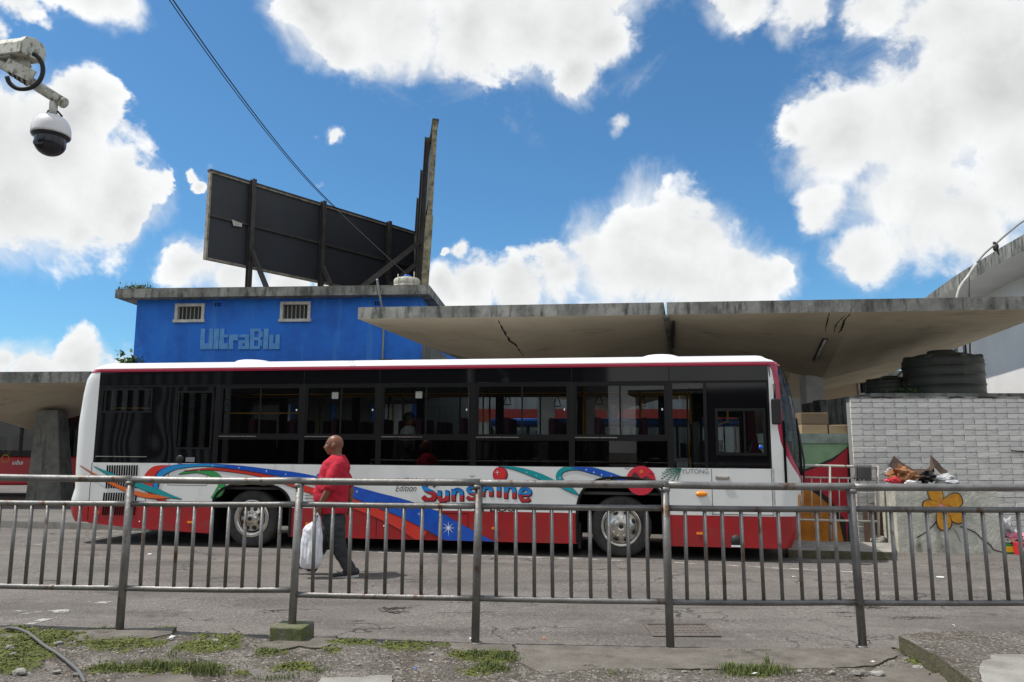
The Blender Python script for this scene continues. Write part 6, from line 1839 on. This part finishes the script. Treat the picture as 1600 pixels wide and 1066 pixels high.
pline([(1500,822),(1512,826),(1524,832),(1534,842),(1546,850),(1552,858),(1566,862)], .9, 'crack', 'crack')
pline([(1489,824),(1496,836),(1500,846)], .4, 'crack', 'crack')
# rubbish in the planter
def sheet(name, label, pts, m, th=.006, cat='cardboard', base=None, group=None):
    """a bent sheet through rows of 3D points"""
    c = sum((p for r in pts for p in r), Vector()) / sum(len(r) for r in pts)
    mb = MB(); mb.grid([[p - c for p in r] for r in pts], smooth=False); o = mb.build(name, m, label=label, cat=cat, group=group, fix=False); o.location = c
    s = o.modifiers.new('s', 'SOLIDIFY'); s.thickness = th; return o
GY = q0.y + .45
A = lambda px, py, dy=0: at(px, py, GY + dy)
sheet('cardboard_sheet', 'large bent dark cardboard sheet sticking up from the rubbish in the planter', [[A(1388,728,-.2), A(1400,735,-.2), A(1425,746,-.25), A(1450,744,-.2), A(1460,738,-.1)], [A(1397,712,.1), A(1408,722,.1), A(1428,734,.1), A(1447,733,.1), A(1459,726,.15)]], 'cardboard')
sheet('cardboard_sheet', 'folded cardboard flap at the right of the planter rubbish heap', [[A(1452,740,-.1), A(1460,730,-.1), A(1470,740,-.1), A(1480,744,-.1)], [A(1454,711,.1), A(1466,722,.1), A(1474,732,.1), A(1481,736,.1)]], 'cardboard')
def crumple(name, label, c, r, m, cat, sub=3, amp=.35, seed=0, group=None, fr=3.0):
    import bmesh
    b_ = bmesh.new(); bmesh.ops.create_icosphere(b_, subdivisions=sub, radius=1)
    me = bpy.data.meshes.new(name)
    for v in b_.verts:
        n = mnoise.fractal(v.co*fr/2 + Vector((seed*7.3, 0, 0)), 1, 2, 3); v.co *= 1 + amp*n; v.co = Vector((v.co.x*r[0], v.co.y*r[1], v.co.z*r[2]))
    b_.to_mesh(me); b_.free(); me.materials.append(M[m])
    o = bpy.data.objects.new(name, me); link(o); o.location = c; tag(o, label, cat, group); return o
crumple('paper_sack', 'crumpled brown paper sack in the planter rubbish', A(1408, 742, -.1), (.17, .14, .13), 'paper_brown', 'paper sack', amp=.7, seed=1)
crumple('plastic_bag', 'clear crumpled plastic bag at the left of the rubbish heap', A(1392, 740, .05), (.09, .1, .10), 'plastic_clear', 'plastic bag', amp=.9, seed=2)
crumple('plastic_bag', 'clear crumpled plastic film right of the cardboard flap', A(1475, 750, -.15), (.20, .12, .07), 'plastic_clear', 'plastic bag', amp=.9, seed=3)
crumple('plastic_bag', 'dark plastic bag in the middle of the planter rubbish', A(1448, 746, -.15), (.13, .1, .09), 'gloss_black', 'plastic bag', amp=.8, seed=4)
crumple('plastic_bag', 'red plastic wrapper at the left rim of the planter', A(1394, 751, -.25), (.13, .08, .04), 'red_plastic', 'wrapper', amp=.8, seed=5)
crumple('paper_wad', 'small white paper wad on the planter rim below the cardboard', A(1422, 754, -.3), (.08, .06, .035), 'litter_white', 'paper', amp=.6, seed=6)
crumple('plastic_bag', 'limp grey plastic bag hanging left of the planter', at(1386, 768, q0.y + .5), (.07, .05, .13), 'plastic_clear', 'plastic bag', amp=.7, seed=8)
crumple('plastic_bag', 'flattened black bag on the right rim of the planter', A(1510, 762, -.2), (.22, .2, .03), 'cable', 'plastic bag', amp=.5, seed=9)
# box standing between railing and planter
a = gnd(1388, 858); o = MB().box(-.14, .10, 0, .35, 0, .62).build('carton', 'cardboard', label='dark narrow cardboard box standing left of the planter', cat='box', bevel=.01); o.location = (a.x, a.y + .2, gz(a.x))
crumple('white_stone', 'pale rounded stone at the left foot of the planter', gnd(1378, 858) + Vector((0, .1, .12)), (.13, .12, .09), 'slab_light', 'stone', amp=.3, seed=11)
# litter at the far right corner
a = gnd(1575, 866)
o = MB().box(-.10, .16, 0, .2, 0, .16).build('green_crate', 'green_plastic', label='small green package on the ground right of the planter', cat='package', bevel=.01); o.location = (a.x, a.y, gz(a.x))
MB().box(-.06, .09, -.006, -.001, .03, .12).build('print_panel', 'yellow_plastic', o)
a = gnd(1600, 868); o = MB().box(-.09, .2, 0, .2, 0, .19).build('red_carton', 'red_plastic', label='red and white carton at the right edge beside the green package', cat='carton', bevel=.008); o.location = (a.x + .02, a.y, gz(a.x))
MB().box(-.05, .14, -.006, -.001, .06, .12).build('print_panel', 'litter_white', o)
crumple('paper_scrap', 'pink crumpled packaging on top of the cartons, right edge', at(1588, 838, 12.6), (.16, .1, .07), 'pink_paper', 'packaging', amp=.9, seed=12)
crumple('paper_scrap', 'white crumpled film standing right of the planter', at(1574, 826, 12.7), (.09, .1, .14), 'plastic_clear', 'packaging', amp=.9, seed=13)
sheet('cardboard_sheet', 'tan torn cardboard lying across the cartons at the right edge', [[at(1575,844,12.4), at(1592,850,12.4), at(1625,852,12.4)], [at(1572,838,12.7), at(1592,842,12.7), at(1625,844,12.7)]], 'carton')

# ================================================================ WATER TANKS behind the brick wall
def tank(name, label, px0, px1, py1, py0, Y, m):
    a, c = at(px0, py0, Y), at(px1, py0, Y); R = (c.x-a.x)/2; H = at(px0, py1, Y).z - a.z + .06; cx = (a.x+c.x)/2
    rt = empty(name, (cx, Y + R*.4, a.z - .08), label, 'water tank')
    prof = [(R*.97, 0)]
    nr = 4; body = H*.74
    for k in range(nr):
        z = body*(k+.30)/nr; prof += [(R*.975, z), (R*.985, z+.015), (R*1.0, z+.04), (R*.985, z+.065), (R*.975, z+.08)]
    prof += [(R*.985, body), (R*.93, body + H*.07), (R*.62, body + H*.14)]
    MB().lathe(prof, 48).build('tank_body', m, rt)
    prof2 = [(R*.34, body + H*.12), (R*.35, body + H*.20), (R*.33, body + H*.22), (R*.0, body + H*.23)]
    MB().lathe(prof2, 32).build('lid', m, rt)
    for k in range(7):
        t = 2*math.pi*(k+.3)/7; T = Matrix.Rotation(t, 4, 'Z') @ Matrix.Translation((R*.52, 0, body + H*.02))
        MB().box(0, R*.44, -R*.10, R*.10, -H*.20, H*.09, T=T).build('shoulder_lug', m, rt, bevel=R*.04)
    return rt
MB().box(at(1355, 640, 15.2).x, at(1620, 640, 15.2).x, 15.0, 18.6, gz(8), at(1400, 621, 16.2).z).build('tank_platform', 'concrete', label='concrete platform behind the brick wall under the tanks', cat='platform')
tank('water_tank', 'large ribbed black water tank above the brick wall', 1430, 1549, 541, 618, 16.0, 'tank_black')
tank('water_tank', 'smaller black water tank with dried creeper, left of the large tank', 1363, 1436, 584, 618, 17.0, 'tank_black')
tc_ = at(1428, 616, 16.0); mb = MB(); leaf_clump(mb, (0, 0, 0), 120, .22, .08, .10, .06, 0)
o = mb.build('creeper', 'leaf', kind='stuff', label='dark creeper growing between the two tanks', cat='creeper'); o.location = tc_

# ================================================================ WHITE BUILDING, far right
E0 = at(1447, 464, 27.5); ze = E0.z
def on_z(px, py, z):
    v = ray(px, py); return CAM + v*((z - CAM.z)/v.z)
E1 = on_z(1600, 366, ze); Em = on_z(1530, 408, ze)
E2 = E1 + (E1 - Em).normalized()*6
wb_ = empty('white_building', (E0.x+2, E0.y, 0), 'white rendered building with curved concrete roof overhang at the right edge', 'building')
wo = Vector((E0.x+2, E0.y, 0))
cpts = [Vector(tuple(float(c) for c in q)) for q in spline([tuple(on_z(1425, 482, ze)), tuple(E0), tuple(on_z(1490, 433, ze)), tuple(Em), tuple(on_z(1570, 383, ze)), tuple(E1), tuple(E2)], 5)]
outn = []
for i, p in enumerate(cpts):
    d = cpts[min(i+1, len(cpts)-1)] - cpts[max(i-1, 0)]; d.z = 0; d.normalize(); n = Vector((-d.y, d.x, 0)); 
    if n.x < 0: n = -n
    outn.append(n)
mb = MB(); TH_ = .42
inn = [p + n*6 for p, n in zip(cpts, outn)]
mb.grid([[p - wo for p in cpts], [p - wo - Vector((0, 0, TH_)) for p in cpts]], 1, False); mb.grid([[p - wo - Vector((0, 0, TH_)) for p in cpts], [p - wo - Vector((0, 0, TH_)) for p in inn]], 0, False); mb.grid([[p - wo for p in cpts], [p - wo for p in inn]], 1, False)
mb.build('roof_overhang', ['white_wall', 'concrete'], wb_, fix=False)
wl = [p + n*1.35 for p, n in zip(cpts, outn)]
# wall begins where the photograph shows its left edge
ws_ = []
for p in wl:
    ws_.append(p)
ws_ = [p for p in ws_ if 800 + p.x/p.y*1185 > 1500] or ws_
mb = MB(); mb.grid([[Vector((p.x, p.y, 0)) - wo for p in ws_], [Vector((p.x, p.y, ze - TH_ - .002)) - wo for p in ws_]], 0, False)
p = ws_[0]; mb.add([Vector((p.x, p.y, 0)) - wo, Vector((p.x+8, p.y+3, 0)) - wo, Vector((p.x+8, p.y+3, ze-TH_-.002)) - wo, Vector((p.x, p.y, ze-TH_-.002)) - wo], [(0,1,2,3)])
mb.build('wall', 'white_wall', wb_, fix=False)
p = at(1507, 540, 26); MB().tube([Vector((p.x, p.y, 0)) - wo, Vector((p.x, p.y, ze - TH_)) - wo], .06, 8).build('down_pipe', 'frame_black', wb_)
# curved lamp arm with a bird on it
LQ = 20.0
lo_ = at(1494, 470, LQ); lo_.z = gz(lo_.x)
la_ = empty('lamp_post', lo_, 'slim curved grey lamp pole rising behind the canopy at the right', 'lamp post')
pts = spline([(1497,620),(1494,540),(1496,462),(1514,430),(1534,401),(1557,380),(1580,360),(1604,343),(1640,330)], 5)
mb = MB(); mb.tube([Vector((lo_.x, lo_.y, gz(lo_.x))) - lo_] + [at(q[0], q[1], LQ) - lo_ for q in pts[:10]], .05, 8); mb.build('pole', 'bar_grey', la_)
MB().tube([at(q[0], q[1], LQ) - lo_ for q in pts[9:19]], .042, 8).build('lower_arm', 'frame_white', la_)
MB().tube([at(q[0], q[1], LQ) - lo_ for q in pts[18:]], .028, 8).build('upper_arm', 'bar_grey', la_)
MB().tube([at(1514, 418, LQ+.2) - lo_, at(1514, 470, LQ+.2) - lo_, at(1516, 560, LQ+.2) - lo_], .02, 6).build('lightning_rod', 'dark_steel', la_)
mb = MB(); bq = at(1556, 386, LQ)
ell(mb, (0, 0, -.01), (.075, .06, .12), Matrix.Rotation(.3, 3, 'Y')); ell(mb, (-.03, 0, .11), (.045, .04, .045)); limb(mb, [(-.06, 0, .11), (-.10, 0, .105)], [.016, .005], 8); limb(mb, [(.03, 0, -.08), (.06, 0, -.22)], [.035, .02], 8)
o = remeshed(mb, 'bird', 'dark_steel', None, .012, 3); o.location = bq; tag(o, 'small dark bird perched on the curved lamp arm', 'bird')

# ================================================================ BACKGROUND BUILDINGS AND VEHICLES
def building(name, label, x0, x1, y0, y1, h, m, wins=(), roofm='concrete', band=None, cat='building'):
    rt = empty(name, ((x0+x1)/2, y0, gz((x0+x1)/2)), label, cat); ox = (x0+x1)/2
    MB().box(x0-ox, x1-ox, 0, y1-y0, -.5, h).build('wall', m, rt)
    MB().box(x0-ox-.3, x1-ox+.3, -.3, y1-y0+.3, h+.002, h+.22).build('roof', roofm, rt)
    if band: MB().box(x0-ox-.02, x1-ox+.02, -.06, -.003, band[0], band[1]).build('painted_band', band[2], rt)
    for (wx, wz, ww, wh) in wins:
        f = MB(); a, c = wx-ww/2-ox, wx+ww/2-ox
        f.box(a, c, -.06, -.002, wz, wz+.07).box(a, c, -.06, -.002, wz+wh-.07, wz+wh).box(a, a+.07, -.06, -.002, wz+.07, wz+wh-.07).box(c-.07, c, -.06, -.002, wz+.07, wz+wh-.07).box((a+c)/2-.03, (a+c)/2+.03, -.06, -.002, wz+.07, wz+wh-.07)
        w = f.build('window', 'frame_white', rt)
        MB().box(a+.07, c-.07, -.02, -.004, wz+.07, wz+wh-.07).build('pane', 'gloss_black', w)
    return rt
bx0 = at(1290, 620, 30).x
building('beige_building', 'beige building with a white-framed window, seen under the canopy behind the tanks', at(1240, 600, 30).x, at(1392, 600, 30).x, 30, 38, at(1380, 590, 30).z,
         'beige', [(at(1352, 600, 30).x, at(1350, 614, 30).z, .62, .75)])
ct = at(1378, 598, 30); o = MB().box(-.30, .22, 0, .6, 0, .35).build('chimney_block', 'carton', label='small parapet block on top of the beige building', cat='parapet'); o.location = (ct.x, 30.1, at(1380, 590, 30).z + .2)
an = empty('roof_antenna', (at(1411, 590, 40).x, 40, 0), 'thin antenna mast seen between canopy edge and tanks', 'antenna')
ah = at(1411, 566, 40).z
MB().tube([(0, 0, 0), (0, 0, ah)], .05, 6).build('mast', 'bar_grey', an)
MB().tube([(-.25, 0, ah-.8), (.25, 0, ah-.8)], .04, 6).build('cross_arm', 'bar_grey', an)
cable('overhead_cable', at(1330, 640, 28), at(1432, 560, 16.5), .1, .016, 'black cable running from the beige building to the large tank')
building('long_shed', 'long pale shed with a red band seen through the bus windows', -6.0, 24, 46, 56, 6.2, 'shed_grey', [(x, 1.0, 1.6, 1.3) for x in (0, 4, 8, 12, 16, 20)], band=(3.35, 4.1, 'shed_red'))
building('market_building', 'dark low market building far behind the left canopy', -46, -12.5, 44, 56, 3.3, 'column_paint', [(x, 1.0, 1.8, 1.4) for x in (-40, -34, -28, -22, -16)])
# awning and other buses behind
def simple_bus(name, label, x0, x1, Y, m_low, m_roof, text=None, h=3.0, glassm='gloss_black', yaw=0, seat=True):
    rt = empty(name, (x0, Y, gz(x0)), label, 'bus'); rt.rotation_euler = (0, 0, yaw); L = x1-x0
    MB().box(0, L, 0, 2.5, .35, 1.25).build('lower_body', m_low, rt, bevel=.06)
    MB().box(.05, L-.05, .03, 2.47, 2.62, h).build('roof', m_roof, rt, bevel=.10)
    n = int(L/1.45)
    for y in (.02, 2.44):
        for k in range(n+1):
            u = .05 + (L-.2)*k/n; MB().box(u, u+.10, y, y+.04, 1.25, 2.62).build('window_post', 'frame_black', rt)
        for k in range(n):
            u = .05 + (L-.2)*k/n; MB().box(u+.101, u + (L-.2)/n - .001, y+.015, y+.02, 1.26, 2.61).build('window', glassm, rt)
    MB().box(.1, L-.1, .1, 2.4, .95, 1.0).build('cabin_floor', 'interior_dark', rt)
    s0 = None
    for k in range(int(L/1.0)-1):
        if s0 is None: s0 = MB().box(0, .4, .15, 1.0, .2, .32).box(0, .1, .15, 1.0, .321, .95).box(0, .4, 1.5, 2.35, .2, .32).box(0, .1, 1.5, 2.35, .321, .95).build('seat_row', 'seat_red', rt); o = s0
        else: o = clone(s0, rt)
        o.location = (.8 + k*1.0, 0, .95)
    for u in (1.9, L-2.4):
        for y in (.02, 2.22):
            T = Matrix.Translation((u, y+.12, .48)) @ Matrix.Rotation(math.pi/2, 4, 'X')
            w = MB().lathe([(0,-.12),(.40,-.12),(.48,-.08),(.48,.08),(.44,.13),(.28,.13),(.26,.09),(0,.08)], 28, T=T).build('wheel', 'rubber', rt)
            MB().lathe([(.25,.095),(.2,.11),(.1,.12),(0,.12)], 20, T=T).build('rim', 'chrome', w)
    return rt
bl = at(-260, 700, 24.5); br = at(250, 700, 24.5)
rb = simple_bus('red_bus', 'red bus with dark windows and white ubs lettering behind the left pier', bl.x, br.x, 24.5, 'bus_red', 'trim_red', glassm='lower_glass')
# lettering of the red bus
vs, fs = text_tris('ubs', 1, .25, .02)
a, c = at(19, 726, 24.5), at(37, 719, 24.5); X0 = min(v[0] for v in vs); X1 = max(v[0] for v in vs); Y1 = max(v[1] for v in vs)
MB().add([Vector((a.x - bl.x + (c.x-a.x)*(v[0]-X0)/(X1-X0), -.004, a.z - gz(bl.x) + (c.z-a.z)*v[1]/Y1)) for v in vs], fs).build('lettering', 'star_decal', rb, fix=False)
mb = MB(); p = at(8, 723, 24.5); mb.lathe([(.10,0),(.13,0)], 20, T=Matrix.Translation((p.x-bl.x, -.004, p.z)) @ Matrix.Rotation(math.pi/2, 4, 'X')); mb.build('round_emblem', 'yellow', rb, fix=False)
simple_bus('blue_bus', 'blue-topped white bus seen through the parked bus windows', -1.0, 10.5, 33.0, 'star_decal', 'bus_blue', h=2.95, glassm='window_glass')
simple_bus('orange_bus', 'yellow and red bus standing beyond the left pier', at(85, 700, 30).x, at(85, 700, 30).x + 9, 30.5, 'yellow', 'trim_red', h=3.0, glassm='lower_glass')

# dark rows behind the viewer, unseen and added to dim the bus window reflections
building('added_reflection_row', 'long dark row behind the viewer, added unseen to darken reflections in the bus glass', -30, -3.5, -16, -10, 6.8, 'dark_steel', [(x, 1.0, 1.6, 1.5) for x in (-24, -18, -12, -6, 0)], cat='building')
cs = empty('corrugated_shed', (-21.5, -1.2, gz(-21)), 'ribbed metal shed behind the viewer, seen only as wavy stripes in the bus tail', 'shed')
MB().box(-8, 6.5, -4, 0, 0, 4.6).build('wall', 'dark_steel', cs)
for k in range(26):
    MB().box(-7.9 + k*.55, -7.68 + k*.55, .002, .09, .3, 4.5).build('rib', 'frame_white', cs)
building('added_reflection_row', 'lower dark row behind the viewer to the right, added to darken bus glass reflections', -1.5, 30, -18, -12, 4.2, 'dark_steel', [(x, 1.0, 1.6, 1.5) for x in (10, 16, 22)], cat='building')

# ================================================================ FOREGROUND DETAIL
# iron grate
P = [gnd(1010, 996), gnd(1014, 976), gnd(1110, 975), gnd(1122, 996)]
gc = sum(P, Vector())/4; gw = (gnd(1115, 986) - gnd(1012, 986)).length; gd_ = abs(P[1].y - P[0].y)
gr = empty('drain_grate', (gc.x, gc.y, gz(gc.x)), 'rusty square iron drain cover set in the asphalt behind the railing', 'drain cover')
f_ = MB(); w, d = gw/2, gd_/2
f_.box(-w, w, -d, -d+.03, 0, .012).box(-w, w, d-.03, d, 0, .012).box(-w, -w+.03, -d+.03, d-.03, 0, .012).box(w-.03, w, -d+.03, d-.03, 0, .012)
split_build(f_, 'frame', 'iron', gr)
MB().box(-w+.03, w-.03, -d+.03, d-.03, .001, .004).build('cover_plate', 'iron', gr)
mb = MB()
for i in range(12):
    for j in range(5):
        x = -w + .06 + (2*w-.12)*i/11; y = -d + .06 + (2*d-.12)*j/4; mb.box(x-.013, x+.013, y-.012, y+.012, .0042, .007)
mb.build('stud', 'iron', gr, kind='stuff')
# grey hose bottom left
S = spline([(8,993),(20,993),(40,1000),(56,1012),(72,1024),(92,1035),(108,1046),(122,1060),(132,1080)], 6)
mb = MB(); P = []
for q in S:
    g_ = gnd(*q); P.append(Vector((g_.x, g_.y, gz_top(g_.x, g_.y) + .022)))
zs_ = [p.z for p in P]
for i, p in enumerate(P): w_ = zs_[max(0, i-6):i+7]; p.z = max(sum(w_)/len(w_), zs_[i] - .012) if False else sum(w_)/len(w_) + .006
c = P[0].copy(); mb.tube([p - c for p in P], .012, 10); o = mb.build('grey_hose', 'hose', label='grey hose snaking over moss in the bottom left corner', cat='hose'); o.location = c
# moss leaves and grass: stuff
mb = MB(); r2 = random.Random(3)
def surf(x, y): return gz_top(x, y)
for (px, py, rx, ry), (cx, cy, wx, wy) in zip(MOSS, MW):
    n = int(9000*wx*wy) + 90
    for _ in range(min(n, 2600)):
        x, y = cx + r2.gauss(0, wx*.5), cy + r2.gauss(0, wy*.5)
        if moss_at(x, y) < .12: continue
        z = surf(x, y); s = r2.uniform(.005, .013); a = r2.uniform(0, 6.28); t = r2.uniform(.1, 1.0)
        dx, dy = math.cos(a)*s, math.sin(a)*s
        p = Vector((x, y, z + r2.uniform(.001, .014)))
        mb.add([p + Vector((-dx, -dy, 0)), p + Vector((dy*.6, -dx*.6, s*t)), p + Vector((dx, dy, s*t*.6)), p + Vector((-dy*.6, dx*.6, s*.2))], [(0,1,2,3)])
mb.build('moss_growth', 'moss_leaf', kind='stuff', label='low green moss and creeping weeds along the broken kerb', cat='moss', fix=False)
mb = MB()
for (px, py, rx, n, h) in ((250,1050,60,900,.045),(175,1054,40,300,.03),(320,1058,30,400,.05),(770,1052,30,420,.035),(1180,1058,55,1100,.04),(1140,1050,12,160,.04),(745,1034,16,160,.03),(1200,1044,6,40,.08),(500,1052,16,80,.03),(430,1064,40,160,.03),(1450,1042,14,70,.03),(960,1060,30,60,.025),(270,1030,10,30,.06),(1566,1068,30,80,.03),(420,1024,14,300,.02),(788,1036,26,400,.025)):
    for _ in range(n):
        g_ = gnd(px + r2.gauss(0, rx*.5), py + r2.gauss(0, 3.0)); z = surf(g_.x, g_.y) + .005
        a = r2.uniform(0, 6.28); L = h*r2.uniform(.4, 1.4); lean = r2.uniform(.1, .9)*L; w = .0025
        p = Vector((g_.x, g_.y, z)); dx, dy = math.cos(a), math.sin(a)
        mb.add([p + Vector((-dy*w, dx*w, 0)), p + Vector((dy*w, -dx*w, 0)), p + Vector((dx*lean*.4 + dy*w*.7, dy*lean*.4 - dx*w*.7, L*.6)), p + Vector((dx*lean, dy*lean, L)), p + Vector((dx*lean*.4 - dy*w*.7, dy*lean*.4 + dx*w*.7, L*.6))], [(0,1,2,4),(4,2,3)])
mb.build('grass_tufts', 'grass', kind='stuff', label='short grass tufts growing out of the cracked pavement', cat='grass', fix=False)
# gravel crumbs
mb = MB()
for _ in range(5200):
    x, y = r2.uniform(-5.6, 5.4), r2.uniform(4.3, 6.75) if r2.random() < .75 else r2.uniform(6.5, 9)
    z = surf(x, y) if y < 7 else gz(x); s = r2.uniform(.002, .007)*(1 + 1.2*(r2.random() > .96))
    p = Vector((x, y, z + s*.2)); vs = [p + Vector((r2.uniform(-1, 1), r2.uniform(-1, 1), r2.uniform(-.3, 1)))*s for _ in range(4)]
    mb.add(vs, [(0,1,2),(0,2,3),(0,3,1),(1,3,2)])
mb.build('gravel_crumbs', 'stone', kind='stuff', label='fine loose gravel and grit scattered on pavement and road', cat='gravel', fix=False)
# stones and litter
def on_g(px, py, dz=0): g_ = gnd(px, py); return Vector((g_.x, g_.y, surf(g_.x, g_.y) + dz))
k = 0
ORD = 'first second third fourth fifth sixth seventh eighth ninth tenth eleventh twelfth thirteenth'.split()
STN = sorted([(30,1056,.05),(92,1014,.035),(14,1022,.04),(20,1034,.03),(265,1006,.035),(336,1008,.03),(222,1024,.02),(352,1018,.018),(390,1030,.018),(88,1055,.03),(120,1063,.035),
                    (1434,1050,.035),(1372,1062,.05),(1340,1060,.045),(1300,1058,.03),(1250,1056,.025),(1408,1022,.02),(1395,1014,.02),(674,1028,.02),(700,1040,.016),(620,1050,.02),(560,1044,.018),(1070,1056,.02),(860,1056,.02),(1555,1020,.015),(1490,1000,.015)])
for (px, py, r) in STN:
    k += 1; crumple('pavement_stone', ('%s loose grey stone chip from the left edge on the foreground pavement' % ORD[k-1] if k <= 13 else '%s loose grey stone chip from the right edge on the foreground pavement' % ORD[26-k]), on_g(px, py, r*.3), (r, r*.8, r*.5), 'stone', 'stone', 2, .45, k, group='loose stones on the foreground pavement', fr=5.5)
for (px, py, w, h, m, lb) in ((268,1001,.07,.05,'litter_white','white crumpled paper beside the mossy slab near the left post'),(1365,1040,.05,.03,'litter_white','oval white scrap on the smooth slab left of the ramp'),(673,1038,.03,.02,'litter_white','white scrap on the dirt right of the concrete block'),
        (649,1051,.025,.02,'litter_blue','small blue bottle cap on the dirt at the lower middle'),(603,1004,.025,.01,'yellow_plastic','tiny yellow wrapper on the moss right of the concrete block'),(850,999,.025,.012,'orange_decal','orange cigarette-sized wrapper on the road behind the railing'),
        (1470,903,.14,.05,'litter_white','flattened white paper on the road right of the bus shadow'),(1240,903,.06,.02,'litter_white','small white scrap on the road below the bus front'),(1436,1050,.06,.04,'litter_white','white torn scrap at the foot of the ramp'),(735,1000,.03,.02,'litter_white','white crumb of paper at the foot of the middle post'),
        (404,911,.05,.015,'litter_white','pale flake on the road near the second post'),(234,867,.09,.03,'litter_white','white flake on the road below the rear bus wheel'),(1492,1010,.03,.02,'litter_white','white speck of paper on top of the ramp'),(1180,1063,.06,.02,'litter_white','strip of white paper in the grass tuft')):
    p = on_g(px, py) if gnd(px, py).y < 7 else gnd(px, py)
    if px in (1492,): p.z = gz(p.x) + .155
    mb = MB(); n = 9; vs = []
    for j in range(n):
        a = 2*math.pi*j/n; q = r2.uniform(.6, 1.1); vs.append(Vector((w*.5*q*math.cos(a), h*.8*q*math.sin(a), r2.uniform(.004, .02))))
    vs.append(Vector((0, 0, .022))); mb.add(vs, [(j, (j+1) % n, n) for j in range(n)]); o = mb.build('litter_scrap', m, label=lb, cat='litter', group='litter on road and pavement'); o.location = p
# pothole and rough asphalt patch on the road: a recess lip of broken asphalt
def broken(px, py, n, L_, w):
    mb = MB()
    for q in range(n):
        A1_, A2_ = [], []; y0 = py + rnd.uniform(-4, 5); x0 = px + rnd.uniform(-L_*.4, L_*.2); K = 12; ln = L_*rnd.uniform(.4, 1)
        for k in range(K+1):
            g_ = gnd(x0 + ln*k/K, y0 + 3.0*mnoise.noise(Vector((k*.6, q*3.1, px))) ); ww = w*math.sin(math.pi*k/K)*rnd.uniform(.35, 1.3) + .001
            for sg, l in ((1, A1_), (-1, A2_)): l.append(Vector((g_.x + rnd.uniform(-.006, .006), g_.y + sg*ww, gz(g_.x) + .003 + .0006*q)))
        mb.grid([A1_, A2_], smooth=False)
    return mb.build('road_crack', 'crack', kind='structure', fix=False)
broken(606, 954, 7, 52, .020); broken(1330, 948, 5, 60, .012); broken(1300, 960, 3, 50, .006); broken(80, 908, 3, 60, .006); broken(330, 905, 3, 60, .006); broken(700, 960, 2, 80, .004)
broken(1400, 968, 3, 90, .006); broken(640, 905, 3, 40, .006); broken(420, 955, 4, 90, .007)
